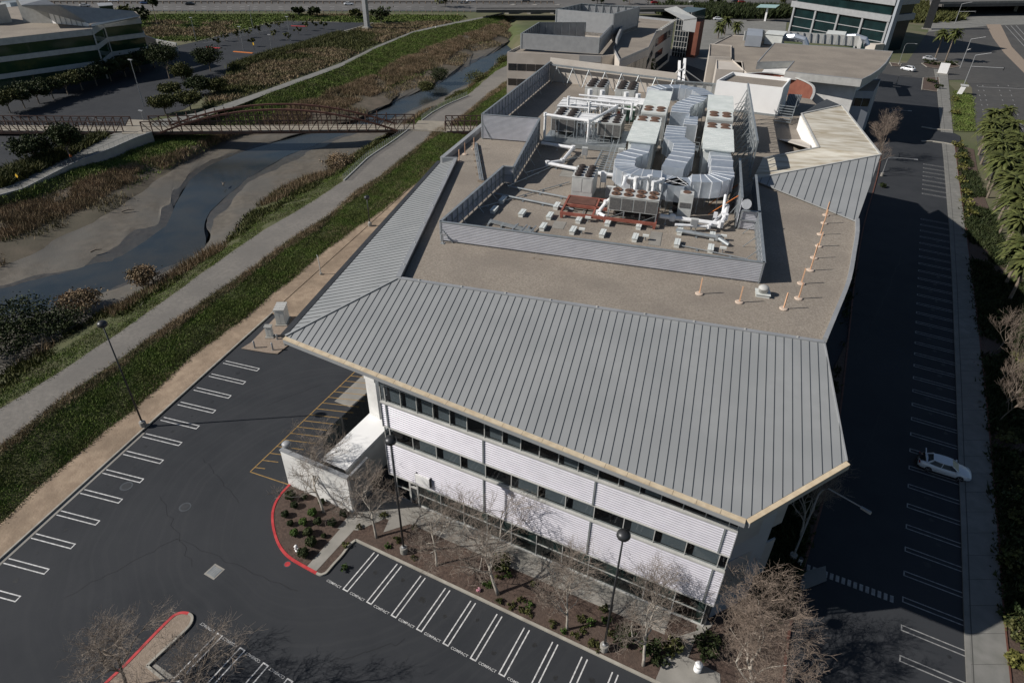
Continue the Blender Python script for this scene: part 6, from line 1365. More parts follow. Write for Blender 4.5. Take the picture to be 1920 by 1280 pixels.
# cabinets and bollards by the left roof corner
def cabinet(label, b0_, tp, w, d, rz, m=m_ahu):
    h = vh(b0_, tp); t = thing('utility_cabinet', label, 'cabinet', P(*b0_, .1), rz)
    part('body', m, t, lambda b: b.box(0,w,0,d,.12,h), local=True); part('door', m, t, lambda b: [b.box(.06+i*(w-.1)/2,(i+1)*(w-.1)/2,-.03,-.002,.3,h-.2) for i in range(2)]+[b.box(-.03,-.002,.1,d-.1,.3,h-.2)], local=True)
    part('roof_cap', m_trim, t, lambda b: [b.box(-.08,w+.08,-.08,d+.08,h,h+.1)]+[b.box(-.08,w+.08,i*d/4,i*d/4+.06,h+.1,h+.15) for i in range(5)], local=True); part('plinth', m_conc, t, lambda b: b.box(-.15,w+.15,-.25,d+.15,0,.12), local=True)
    return t
cabinet('tall pale utility cabinet beside the left roof corner', (519,610), (512,583), 1.25, 2.0, rad(30))
cabinet('short pale utility box in front of the tall cabinet', (500,633), (497,614), .8, .55, rad(28))
for (b0_, tp, lab) in [((478,652),(475,639),'leftmost concrete filled bollard on the utility pad'),((512,656),(509,642),'middle concrete filled bollard on the utility pad'),((535,647),(532,632),'bollard partly under the left roof corner'),((520,636),(522,626),'short dark bollard between the utility box and the roof corner')]:
    h = max(.8, vh(b0_, tp)); t = thing('bollard', lab, 'bollard', P(*b0_, .1), 0, 'bollards on the utility pad'); part('post', m_panel, t, lambda b: b.lathe_z(0,0,[(.11,0),(.11,h-.05),(.06,h)],12), local=True, smooth=True); part('collar', m_conc, t, lambda b: b.lathe_z(0,0,[(.2,0),(.2,.04)],12), local=True)
t = thing('bent_vent_pipe', 'bent white vent pipe on the dirt beside the left roof eave', 'pipe', P(602,515,.1)); part('pipe', m_trim, t, lambda b: b.tube([(0,0,0),(0,0,1.8),(-.15,.1,2.9),(-.4,.2,3.2)],[.08,.07,.06,.06],8), local=True); part('base', m_conc, t, lambda b: b.lathe_z(0,0,[(.22,0),(.22,.3)],10), local=True)
t = thing('fire_hydrant', 'small white twin outlet fire hydrant among the round shrubs', 'hydrant', P(557,1032,.11)); 
part('body', m_bright, t, lambda b: b.lathe_z(0,0,[(.16,0),(.16,.06),(.11,.08),(.11,.55),(.15,.57),(.15,.62),(.09,.74),(.04,.78)],12), local=True, smooth=True); part('outlet', m_bright, t, lambda b: [b.tube([(-.24,0,.45),(.24,0,.45)],.07,8), b.tube([(0,-.2,.4),(0,0,.4)],.08,8)], local=True)
t = thing('litter_bin', 'white round bin with dark band on the front walkway', 'bin', P(1307,1256,.14)); part('body', m_bright, t, lambda b: b.lathe_z(0,0,[(.27,0),(.29,.1),(.29,.62)],18), local=True, smooth=True); part('band', m_lampdark, t, lambda b: b.lathe_z(0,0,[(.27,.62),(.27,.70)],18), local=True); part('lid', m_bright, t, lambda b: b.lathe_z(0,0,[(.30,.70),(.30,.82),(.2,.95),(.05,.98)],18), local=True, smooth=True)
t = thing('bollard_light', 'short white bollard beside the shaded lamp base', 'bollard', P(1498,1057,.12)); part('post', m_trim, t, lambda b: b.lathe_z(0,0,[(.17,0),(.17,.7),(.1,.8)],12), local=True); part('cap', m_lampdark, t, lambda b: b.lathe_z(0,0,[(.19,.8),(.15,.86)],12), local=True)
t = thing('warning_sign', 'yellow diamond sign on a dark post beside the ramp at the left edge', 'sign', P(42,355,.0)); h = vh((42,355),(29,330)); part('plate', m_yellow, t, lambda b: b.hexa([(-.45,-.03,h),(0,-.03,h-.45),(.45,-.03,h),(0,-.03,h+.45)], [(-.45,.03,h),(0,.03,h-.45),(.45,.03,h),(0,.03,h+.45)]), local=True); part('post', m_lampdark, t, lambda b: b.cyl(0,.08,0,h,.05,6), local=True)
t = thing('warning_sign', 'small yellow sign on a post in the far parking lot', 'sign', P(477,95,0)); part('plate', m_yellow, t, lambda b: b.box(-.4,.4,-.04,.04,1.8,2.7), local=True); part('post', m_lampdark, t, lambda b: b.cyl(0,.08,0,2,.05,6), local=True)
for lab, pts, m in (('orange kerbed island under a lamp pole in the far lot', [(438,97),(474,100)], m_orange), ('red kerbed island in the far lot', [(388,88),(412,91)], m_red), ('long red kerb at the top of the far lot', [(546,49),(576,50)], m_red)):
    b = MB(); b.bar(P(*pts[0],.08), P(*pts[1],.08), .9, .2); struct('kerb', b.build('kerb', m))
t = thing('monument_sign', 'white slab monument sign on the junction island', 'sign', tuple(P(1768,135,0))); p = P(1766,140,0); part('slab', m_bright, t, lambda b: b.hexa([(p.x-1.4,p.y,0),(p.x+1.4,p.y,0),(p.x+1.4,p.y+.6,0),(p.x-1.4,p.y+.6,0)], [(p.x-1.4,p.y,3.6),(p.x+1.4,p.y,3.6),(p.x+1.4,p.y+.6,3.6),(p.x-1.4,p.y+.6,3.6)])); part('base', m_conc, t, lambda b: b.box(p.x-1.8,p.x+1.8,p.y-.2,p.y+.9,0,.4))
t = thing('bus_shelter', 'small white shelter panel at the corner of the junction walk', 'shelter', tuple(P(1800,178,0))); p = P(1799,178,0); part('panel', m_bright, t, lambda b: b.hexa([(p.x-.8,p.y,0),(p.x+.5,p.y,0),(p.x+.5,p.y+.3,0),(p.x-.8,p.y+.3,0)], [(p.x-.3,p.y,2.6),(p.x+1,p.y,2.6),(p.x+1,p.y+.3,2.6),(p.x-.3,p.y+.3,2.6)])); part('roof', m_trim, t, lambda b: b.box(p.x-.5,p.x+1.6,p.y-.2,p.y+2,2.6,2.75))
t = thing('shade_canopy', 'small pale teal shade canopy on a white post by the far plaza', 'canopy', tuple(P(1436,38,0))); p = P(1434,40,0); part('canopy', mat('teal_canvas', (.25,.38,.38), (.3,.43,.42), 1, .7), t, lambda b: b.prism([(p.x-5,p.y-2,6.0),(p.x+4,p.y-2,6.4),(p.x+5,p.y+3,7.2),(p.x-4,p.y+3,6.8)], 0, dz=.2)); part('post', m_bright, t, lambda b: b.box(p.x-.4,p.x+.4,p.y-.4,p.y+.4,0,6.2))
# ================================================================ cars
def loft(b, rings):
    k = len(b.v); n = len(rings[0])
    for r_ in rings: b.v += [tuple(p) for p in r_]
    for i in range(len(rings)-1):
        for j in range(n): b.f.append((k+i*n+j, k+i*n+(j+1)%n, k+(i+1)*n+(j+1)%n, k+(i+1)*n+j)); b.m.append(b.mi)
    b.f.append(tuple(k+j for j in range(n))[::-1]); b.m.append(b.mi); b.f.append(tuple(k+(len(rings)-1)*n+j for j in range(n))); b.m.append(b.mi)
def make_car(label, paint, loc, rz, group=None, detail=True, trunk=False, suv=False):
    t = thing('parked_car' if not group else 'car', label, 'car', loc, rz, group)
    hh = .28 if suv else 0
    def ring(x, w, zb, zt):
        return [(x,-w*.85,zb),(x,-w,zb+.12),(x,-w*1.0,zb+(zt-zb)*.55),(x,-w*.95,zt-.06),(x,-w*.84,zt),(x,0,zt+.035),(x,w*.84,zt),(x,w*.95,zt-.06),(x,w*1.0,zb+(zt-zb)*.55),(x,w,zb+.12),(x,w*.85,zb),(x,0,zb)]
    st_ = [(-2.43,.62,.42,.72),(-2.38,.78,.32,.9),(-2.1,.88,.24,1.0),(-1.5,.92,.2,1.02),(-.6,.92,.18,.97),(.4,.92,.18,.95),(1.1,.91,.19,.93),(1.6,.90,.2,.88),(2.05,.85,.22,.78),(2.32,.72,.28,.66),(2.43,.52,.36,.54)]
    part('body', paint, t, lambda b: loft(b, [ring(x, w, zb, zt+hh*.5) for x, w, zb, zt in st_]), local=True, smooth=True)
    xr = -2.0 if suv else -1.75
    base = [(xr,.80),(-1.2,.83),(-.3,.84),(.5,.83),(1.15,.74)]; topz = 1.43+hh
    def _g(b):
        lo = [(x, w) for x, w in base]; hi = [(xr+.55,.58),(-.75,.64),(-.3,.65),(.1,.64),(.42,.58)]
        zz_ = [.95+hh*.4]*5
        k = len(b.v)
        for (x, w), z in zip(lo, zz_): b.v += [(x,-w,z),(x,w,z)]
        for (x, w) in hi: b.v += [(x,-w,topz-.05),(x,w,topz-.05)]
        for i in range(4):
            b.f += [(k+2*i, k+2*i+2, k+10+2*i+2, k+10+2*i), (k+2*i+1, k+10+2*i+1, k+10+2*i+3, k+2*i+3)]; b.m += [0, 0]
        b.f += [(k, k+10, k+11, k+1), (k+8, k+9, k+19, k+18)]; b.m += [0, 0]
    part('windows', m_cglass, t, _g, local=True)
    def _r(b):
        pts = [(xr+.5,.57),(-.75,.655),(-.3,.665),(.1,.655),(.46,.57)]
        b.prism([(x,-w,topz+.0) for x, w in pts]+[(x,w,topz) for x, w in reversed(pts)], topz-.07, topz)
        for s_ in (-1,1):
            b.bar((1.13,s_*.75,.95+hh*.4),(.44,s_*.6,topz-.04),.06); b.bar((xr+.03,s_*.79,.97+hh*.4),(xr+.52,s_*.6,topz-.04),.13); b.bar((-.42,s_*.845,.96+hh*.4),(-.35,s_*.66,topz-.05),.05)
    part('roof', paint, t, _r, local=True)
    for x in (-1.42,1.42):
        for s_ in (-1,1):
            w_ = part('wheel', m_tyre, t, lambda b: b.tube([(x,s_*.72,.33),(x,s_*.93,.33)],.34,16), local=True)
            if detail: part('rim', m_rim, w_, lambda b: [b.tube([(x,s_*.931,.33),(x,s_*.945,.33)],.07,8)]+[b.bar((x,s_*.937,.33),(x+.24*math.cos(a*math.pi*.4),s_*.937,.33+.24*math.sin(a*math.pi*.4)),.05,.05) for a in range(5)], local=True)
    if detail:
        for s_ in (-1,1):
            part('headlight', m_hlamp, t, lambda b: b.hexa([(2.12,s_*.5,.62),(2.42,s_*.5,.55),(2.2,s_*.86,.58),(1.98,s_*.87,.66)][::s_], [(2.12,s_*.5,.76),(2.36,s_*.5,.63),(2.18,s_*.83,.68),(1.95,s_*.86,.78)][::s_]), local=True)
            part('tail_light', m_tlamp, t, lambda b: b.box(-2.42,-2.3,min(s_*.5,s_*.82),max(s_*.5,s_*.82),.78,.92), local=True)
            part('mirror', paint, t, lambda b: b.box(.85,1.0,min(s_*.9,s_*1.06),max(s_*.9,s_*1.06),.95,1.1), local=True)
    if trunk:
        part('boot_lid', paint, t, lambda b: b.hexa([(-1.80,-.7,1.02),(-1.74,-.7,1.0),(-1.74,.7,1.0),(-1.80,.7,1.02)], [(-2.1,-.66,1.72),(-2.02,-.66,1.75),(-2.02,.66,1.75),(-2.1,.66,1.72)]), local=True)
        part('boot_cavity', m_dark, t, lambda b: b.box(-2.36,-1.82,-.62,.62,1.0,1.065), local=True)
    return t
cwht, cblk, csil, cblu, cred, cgry = carpaint('white', (.72,.74,.76)), carpaint('black', (.02,.02,.022)), carpaint('silver', (.42,.43,.44)), carpaint('blue', (.04,.08,.18)), carpaint('red', (.30,.02,.02)), carpaint('grey', (.13,.14,.15))
ca, cb_ = P(1722,868,0), P(1813,897,0); cang = math.atan2((-rn).y, (-rn).x)
make_car('white saloon with its boot open, parked across a bay in the shade by the sidewalk', cwht, ((ca.x+cb_.x)/2, (ca.y+cb_.y)/2, 0), cang+math.pi, trunk=True)
make_car('white estate car driving near the junction islands', cwht, P(1701,133,.02), rad(150), suv=True)
make_car('pale grey car parked beside the junction island palms', csil, P(1742,113,.02), rad(0))
make_car('white car at the edge of the far plaza palms', cwht, P(1346,38,.03), rad(20)); make_car('dark car parked on the far plaza behind the palms', cblk, P(1352,46,.03), rad(15))
fwd_az = math.atan2((P(900,15)-P(100,15)).y, (P(900,15)-P(100,15)).x)
for (x, y, c, nm, lab) in [(357,10,cblk,'','black car on the near lane of the freeway at the left'),(273,8,cblu,'','dark blue car on the freeway above the green shed'),(427,0,cblk,'','black car on the far lane at the top edge'),(514,1,csil,'','silver car at the very top edge left of centre'),(654,10,cwht,'','white car on the freeway by the grey billboard post'),(870,7,csil,'','silver blue car ahead of the freeway overpass'),(883,4,cwht,'','white car just right of the silver blue one'),(986,3,cgry,'','dark pickup on the freeway overpass'),(829,7,cgry,'','grey car behind the dark freeway tree'),(1228,7,cred,'','red car on the freeway above the cream building'),(1300,6,csil,'','silver car near the top centre of the freeway'),(1380,5,cblk,'','black car left of the second dark one near the tower'),(1391,6,cred,'','dark red car left of the tower on the freeway'),(214,4,cwht,'','white car at the top left on the freeway'),(160,13,csil,'','silver car behind the grey roof building'),(60,6,cgry,'','grey car at the far left of the freeway')]:
    make_car(lab, c, P(x, y, .04), fwd_az, group='cars on the freeway', detail=False)
# ================================================================ people
def person(label, loc, pose, top, legs, rz=0, scale=1.0):
    me = bpy.data.meshes.new('person'); V = [tuple(p) for p in pose['v']]; E_ = pose['e']; me.from_pydata(V, E_, []); o = bpy.data.objects.new('person', me); C.objects.link(o)
    o.location = loc; o.rotation_euler = (0,0,rz); o.scale = (scale,)*3; tag(o, label, 'person')
    md = o.modifiers.new('skin', 'SKIN'); sv = me.skin_vertices[0].data
    for i, r_ in enumerate(pose['r']): sv[i].radius = (r_, r_)
    sv[0].use_root = True
    ss = o.modifiers.new('sub', 'SUBSURF'); ss.levels = 1; ss.render_levels = 1
    bpy.context.view_layer.update()
    dg = bpy.context.evaluated_depsgraph_get(); m2 = bpy.data.meshes.new_from_object(o.evaluated_get(dg)); o.modifiers.clear(); o.data = m2
    m2.materials.clear(); m2.materials.append(legs); m2.materials.append(top); m2.materials.append(m_skin)
    for p in m2.polygons:
        z = p.center.z; y = p.center.x
        d_h = min((Vector(p.center)-Vector(V[k])).length for k in pose['skin'])
        d_l = min((Vector(p.center)-Vector(V[k])).length for k in pose['leg'])
        d_t = min((Vector(p.center)-Vector(V[k])).length for k in pose['torso'])
        p.material_index = 2 if d_h < min(d_l, d_t) else (0 if d_l < d_t else 1)
    hp = Vector(V[pose['head']])
    part('hair', m_hair, o, lambda b: b.tube([hp+Vector((-.02,0,-.02)), hp+Vector((-.02,0,.05)), hp+Vector((-.01,0,.12)), hp+Vector((0,0,.15))],[.105,.115,.085,.02],10), local=True)
    return o
def mkpose(bend=0.0, stride=.18, arm=.1):
    c, s = math.cos(bend), math.sin(bend)
    def tb(x, z): return (x*c+(z-.95)*s, .95-x*s+(z-.95)*c) if True else None
    v = []; 
    def add(x, y, z): v.append((x, y, z)); return len(v)-1
    pel = add(0,0,.95); bx = lambda x, z: (x*c+(z-.95)*s, .95-x*s+(z-.95)*c)
    def up(x, y, z): X_, Z_ = bx(x, z); return add(X_, y, Z_)
    wst = up(0,0,1.1); ch = up(.01,0,1.32); nk = up(0,0,1.47); hd = up(.02,0,1.6); hd2 = up(.02,0,1.68)
    e = [(pel,wst),(wst,ch),(ch,nk),(nk,hd),(hd,hd2)]; r_ = [.14,.12,.15,.055,.095,.08]
    sk = [hd,hd2,nk]; lg = [pel]; to = [wst,ch]
    for sg_ in (-1,1):
        sh = up(0,sg_*.19,1.40); el = up(.05+arm*.6,sg_*.24,1.13); wr_ = up(.16+arm*1.6,sg_*.22,.93+arm*.6); hn = up(.2+arm*1.9,sg_*.21,.86+arm*.7)
        e += [(ch,sh),(sh,el),(el,wr_),(wr_,hn)]; r_ += [.062,.045,.034,.034]; to += [sh,el]; sk += [hn]; lg += []
        to.append(wr_)
        hp_ = add(0,sg_*.1,.9); kn = add(sg_*stride*.5+.03,sg_*.11,.5); an = add(sg_*stride-.02,sg_*.11,.09); toe = add(sg_*stride+.15,sg_*.12,.04)
        e += [(pel,hp_),(hp_,kn),(kn,an),(an,toe)]; r_ += [.095,.062,.042,.045]; lg += [hp_,kn,an,toe]
    return dict(v=v, e=e, r=r_, skin=sk, leg=lg, torso=to, head=hd)
pc_ = P(1716,872,0); person('person in dark clothes leaning into the open boot of the white saloon', (pc_.x-.1, pc_.y+.5, .01), mkpose(.75, .08, .12), m_cloth_dk, m_cloth_dk, cang+math.pi)
person('person in a white top walking on the far gravel path', P(817,58,1.02), mkpose(.05, .25, .1), m_cloth_wh, m_cloth_dk, rad(60), 1.1)
person('person in an orange jacket on the ramp beside the leaning tree', P(135,303,.6), mkpose(.05, .2, .1), m_cloth_or, m_cloth_dk, rad(40), 1.05)

t = thing('litter_bag', 'tiny pink litter bag on the bark by the front kerb', 'bag', P(897,1107,.11)); v_, f_, q_ = leafcloud((0,0,.1),(.16,.16,.12),60,.12); npmesh('bag', v_, f_, mat('pink_plastic', (.7,.35,.42), (.75,.45,.5), 3, .5), t, q_); part('knot', m_pipe, t, lambda b: b.bar((0,0,.15),(.05,0,.28),.04), local=True)

# driftwood and debris on the mud
for i, (x, y, L_, lab) in enumerate([(137,572,1.6,'dark driftwood stump on the mud at the lower left'),(240,395,2.2,'driftwood log on the far mud flat'),(420,345,1.5,'small log on the mud below the footbridge'),(180,470,1.8,'half buried branch on the left mud flat'),(600,300,1.4,'log stranded near the reeds by the path'),(705,120,2.6,'pale branch in the far marsh'),(690,96,1.2,'small white debris in the far marsh')]):
    t = thing('driftwood', lab, 'log', P(x,y,-2.9 if y > 200 else -1.0), random.random()*3); part('log', m_bark2 if i != 6 else m_trim, t, lambda b: b.tube([(-L_/2,0,0),(0,.15,.14),(L_/2,-.05,.05)],[.16,.13,.07],7), local=True); part('branch', m_bark2, t, lambda b: b.tube([(0,.15,.12),(.2,.6,.45)],[.07,.03],5), local=True)
# ================================================================ trees
def bare_tree(label, loc, h, spread, lean=(0,0), seed=1, levels=6, name='bare_tree', bark=m_bark, twig=m_twig, kids=3, grp=None, up=.35, r0=.13, trunkf=.34, density=1.0):
    rn_ = random.Random(seed); t = thing(name, label, 'tree', loc, 0, grp); T_ = MB(); B = MB()
    segs = []
    def grow(p, d, ln, r, lv):
        n = 3 if lv < 3 else 2; pts = [p]; rs = [r]
        for i in range(n):
            d = (d+Vector((rn_.gauss(0,.16), rn_.gauss(0,.16), rn_.gauss(0,.10)+.03))).normalized(); p = p+d*ln/n; pts.append(p); rs.append(r*(1-(i+1)/n*.42))
        segs.append((lv, pts, rs))
        if lv >= levels: return
        k = kids+(1 if lv >= 2 and rn_.random() < .5*density else 0)
        for i in range(k):
            f_ = 1.0 if i == 0 else rn_.uniform(.35, 1.0); j = min(len(pts)-2, int(f_*(len(pts)-1))); q = pts[j].lerp(pts[j+1], f_*(len(pts)-1)-j)
            az = rn_.uniform(0, 2*math.pi); tl = rn_.uniform(.45, 1.05)*spread
            side = Vector((math.cos(az), math.sin(az), 0)); nd = (d*math.cos(tl)+side*math.sin(tl)+Vector((0,0,up*.3))).normalized()
            grow(q, nd, ln*rn_.uniform(.58,.85), max(.009, r*.58*rn_.uniform(.8,1.1)), lv+1)
    d0 = Vector((lean[0], lean[1], 1)).normalized()
    # trunk
    p = Vector((0,0,-.05)); pts = [p]; rs = [r0*1.25]
    for i in range(4): p = p+(d0+Vector((rn_.gauss(0,.05), rn_.gauss(0,.05), 0))).normalized()*h*trunkf/4; pts.append(p); rs.append(r0*(1-.08*i))
    T_.tube(pts, rs, 9)
    # a leader continuing the trunk and limbs
    ln = h*.30
    for i in range(kids+2):
        az = 2*math.pi*i/(kids+2)+rn_.uniform(-.4,.4); tl = (0.1 if i == 0 else rn_.uniform(.5,.95)*spread)
        grow(pts[-1] if i < 3 else pts[-2], (d0*math.cos(tl)+Vector((math.cos(az), math.sin(az), .2))*math.sin(tl)).normalized(), ln*(1.15 if i == 0 else rn_.uniform(.75,1.05)), r0*.62, 1)
    tw = []
    for lv, ps, rs_ in segs:
        if lv <= 2: T_.tube(ps, rs_, 6, cap=False)
        else: tw.append((ps, rs_))
    part('trunk', bark, t, lambda b: (b.v.extend(T_.v), b.f.extend(T_.f), b.m.extend(T_.m)), local=True, smooth=True)
    # twigs as three sided needles, numpy
    A = []; D = []; Ra = []; Rb = []
    for ps, rs_ in tw:
        for i in range(len(ps)-1): A.append(ps[i]); D.append(ps[i+1]); Ra.append(rs_[i]); Rb.append(rs_[i+1])
    A = np.array([tuple(a) for a in A]); D = np.array([tuple(a) for a in D]); Ra = np.array(Ra)[:, None]; Rb = np.array(Rb)[:, None]
    d = D-A; d /= np.linalg.norm(d, axis=1)[:, None]+1e-9; ref = np.where(np.abs(d[:, 2:3]) < .9, np.array([[0,0,1.]]), np.array([[1.,0,0]])); u = np.cross(d, ref); u /= np.linalg.norm(u, axis=1)[:, None]; w = np.cross(d, u)
    vs = []
    for k in range(3):
        a = 2*math.pi*k/3; o_ = u*math.cos(a)+w*math.sin(a); vs.append(A+o_*Ra); vs.append(D+o_*Rb)
    v = np.stack(vs, 1).reshape(-1, 3); N = len(A); base = np.arange(N)[:, None]*6
    f = np.concatenate([base+np.array([[2*k, 2*((k+1)%3), 2*((k+1)%3)+1, 2*k+1]]) for k in range(3)], 0)
    npmesh('twigs', v, f, twig, t, np.tile(RNG.random(N), 3))
    return t
def topx(b0_, tp): return vh(b0_, tp)
def lean_of(b0_, c_, h): # lean so that the crown centre projects near pixel c_
    g = P(*b0_, .1); d = R @ np.array([(c_[0]-960)/F, (c_[1]-640)/F, 1.0]); t = (h-H)/d[2]; q = Vector((d[0]*t, d[1]*t, h)); v = q-g; return (v.x/h, v.y/h)
bare_tree('leaning bare tree with pale trunk in front of the white yard wall', P(607,960,.1), 8.2, 1.0, lean_of((607,960),(566,858),5.0), 3, r0=.12)
bare_tree('bare tree with forked pale trunk left of the first lamp in the front bed', P(706,1008,.1), 7.4, .95, lean_of((706,1008),(694,915),4.6), 5, r0=.11)
bare_tree('slim bare tree just right of the first lamp in the front bed', P(819,1060,.1), 6.6, .95, lean_of((819,1060),(806,990),4.0), 8, r0=.10)
bare_tree('largest bare tree in the middle of the front bed with a leaning trunk', P(934,1114,.1), 8.6, 1.05, lean_of((934,1114),(900,1010),5.2), 12, r0=.14)
bare_tree('bare tree between the middle tree and the second lamp', P(1064,1180,.1), 7.0, 1.0, lean_of((1064,1180),(1066,1110),4.2), 17, r0=.10)
bare_tree('bare tree with knotted branches right of the second lamp', P(1206,1247,.1), 7.6, 1.0, lean_of((1206,1247),(1212,1150),4.6), 21, r0=.12)
bare_tree('large russet bare tree at the bottom beside the front building corner', P(1405,1335,.1), 9.0, 1.1, lean_of((1405,1335),(1420,1190),5.6), 29, levels=7, r0=.16, twig=m_twigor)
bare_tree('bare tree on the gravel island at the bottom left', P(238,1290,.1), 7.0, 1.1, lean_of((238,1290),(222,1210),4.2), 33, r0=.13, bark=m_bark2)
bare_tree('bare tree overhanging the bottom left parking bays', P(330,1380,.1), 8.4, 1.1, lean_of((330,1380),(390,1215),6.0), 37, r0=.12, bark=m_bark2)
bare_tree('shaded bare tree against the building side under the right roof corner', P(1500,1010,.1), 8.0, .95, lean_of((1500,1010),(1520,925),5.0), 41, r0=.10)
bare_tree('russet bare tree at the kerb beside the tan roof', P(1645,300,.1), 9.5, .85, (0,0), 43, r0=.16, twig=m_twigor, bark=m_bark2)
bare_tree('second russet bare tree just below the first beside the tan roof', P(1638,322,.1), 6.5, .9, (0,0), 45, levels=5, r0=.1, twig=m_twigor, bark=m_bark2)
for i, (x, y, lab) in enumerate([(1866,660,'upper small bare tree catching sun at the right edge'),(1868,720,'second small bare tree from the top at the right edge'),(1880,760,'third small bare tree from the top at the right edge'),(1872,790,'lowest small bare tree in the shade at the right edge')]):
    bare_tree(lab, P(x,y,.05), 6.0, .75, (.3,.1), 50+i, levels=5, r0=.06, twig=m_twigor, bark=m_bark2, grp='small bare trees at the right edge', up=.8)
# ---- evergreen -------------------------------------------------------
def leafy(name, label, b0_, h, w, m=m_leafdk, n=1400, size=.36, trunkf=.26, z=0.0, grp=None, lean=(0,0), r0=.18, lobes=4, flat=.9):
    w = w*1.05; t = thing(name, label, 'tree', P(*b0_, z), 0, grp)
    cz = h*(trunkf+(1-trunkf)*.5); part('trunk', m_bark2, t, lambda b: [b.tube([(0,0,-.1),(lean[0]*h*.2,lean[1]*h*.2,h*trunkf),(lean[0]*h*.5,lean[1]*h*.5,h*.75)],[r0,r0*.8,r0*.35],7)]+[b.tube([(lean[0]*h*.2,lean[1]*h*.2,h*trunkf),(math.cos(k*2.1)*w*.4+lean[0]*h*.4,math.sin(k*2.1)*w*.4+lean[1]*h*.4,h*(trunkf+.3))],[r0*.5,r0*.2],5) for k in range(3)], local=True)
    V_ = []; F_ = []; A_ = []; off = 0
    for k in range(lobes):
        a = 2*math.pi*k/lobes+RNG.random(); rr = w*.26 if lobes > 1 else 0
        c_ = (math.cos(a)*rr+lean[0]*h*.4, math.sin(a)*rr+lean[1]*h*.4, cz+RNG.uniform(-.12,.16)*h*(1-trunkf)); s_ = RNG.uniform(.62,.85)
        v, f, q_ = leafcloud(c_, (w*.42*s_*1.15, w*.42*s_*1.15, h*(1-trunkf)*.5*s_*flat), n//lobes, size); V_.append(v); F_.append(f+off); A_.append(q_); off += len(v)
    npmesh('crown', np.concatenate(V_), np.concatenate(F_), m, t, np.concatenate(A_)); return t
for i, (x, y, tx, ty, w, m, lab) in enumerate([(395,134,390,88,7,m_leafdk,'round dark evergreen standing alone in the far lot'),(348,160,350,114,5,m_leafol,'pale olive tree behind the paired round trees'),(318,148,316,78,8,m_leafdk,'tall dark tree beside the pale blank wall'),(376,178,378,142,6,m_leafdk,'dark tree behind the ramp near the red painted kerb'),(408,176,408,144,5,m_leafol,'olive tree next to the reeds at the far lot corner'),(358,206,355,168,5.2,m_leafol,'right one of the paired round trees by the ramp landing'),(311,215,307,172,5.6,m_leafol,'left one of the paired round trees by the ramp landing'),(322,182,320,155,5,m_leafol,'small olive tree behind the paired round trees'),
    (133,300,105,228,5.4,m_leafdk,'leaning dark tree beside the ramp in front of the left truss bridge'),(70,306,48,246,6.2,m_leafdk,'broad dark tree left of the leaning one by the ramp')]):
    h = max(4, vh((x,y),(tx,ty))); leafy('evergreen_tree', lab, (x,y), h, w, m, 5200, .24, grp=None, lean=(0,0))
for i in range(11):
    x = 20+i*27; y = 212-i*8.5; h = max(4.5, vh((x,y),(x-4,168-.27*x)))
    leafy('evergreen_tree', ordn(i)+' dark tree from the left in the row before the banded office', (x,y), h, 6.5, m_leafdk if i % 4 else m_leafol, 3200, .28, trunkf=.3, grp='dark trees before the banded office')
leafy('evergreen_tree', 'tall thin tree at the grass edge below the freeway at the left', (296,50), 13, 5, m_leafdk, 500, .8, trunkf=.55)
for i, (x, y, s_) in enumerate([(238,38,6),(265,46,7),(715,45,9),(668,35,4),(1120,8,7),(1180,9,7),(1215,10,6),(1260,12,6),(1345,14,6),(1470,18,10),(560,30,4),(590,32,5),(835,14,10)]):
    leafy('roadside_tree', ordn(i)+' dark bushy tree from the list along the freeway verge' if False else ['shrubby tree left of the tall thin tree','shrubby tree beneath the tall thin tree','big round bushy tree right of the grey billboard post','small bush left of the billboard post','grey leafless looking tree above the cream building','dark tree right of the leafless one above the cream building','bushy tree near the red freeway car','bushy tree left of the dark folded roof','bushy tree behind the far plaza palms','tall dark tree hard left of the glass tower','small dark bush above the far lot kerb','second dark bush above the far lot kerb','solitary dark tree standing before the freeway'][i], (x,y), s_, s_*1.1, m_leafdk if i % 3 else m_leafol, 450, .7, trunkf=.15, grp=None)
for i, (x, y) in enumerate([(410,86),(422,78),(448,76),(466,71),(487,65),(507,60),(525,55),(475,88),(514,76),(540,76),(560,66),(575,58),(592,54),(607,56),(548,46)]):
    leafy('parking_lot_tree', ordn(i)+' small tree counted from the near left in the far parking lot', (x,y), 3.2+.5*(i%3), 2.6, m_leafol, 160, .4, trunkf=.3, grp='small trees in the far parking lot', r0=.08, lobes=2)
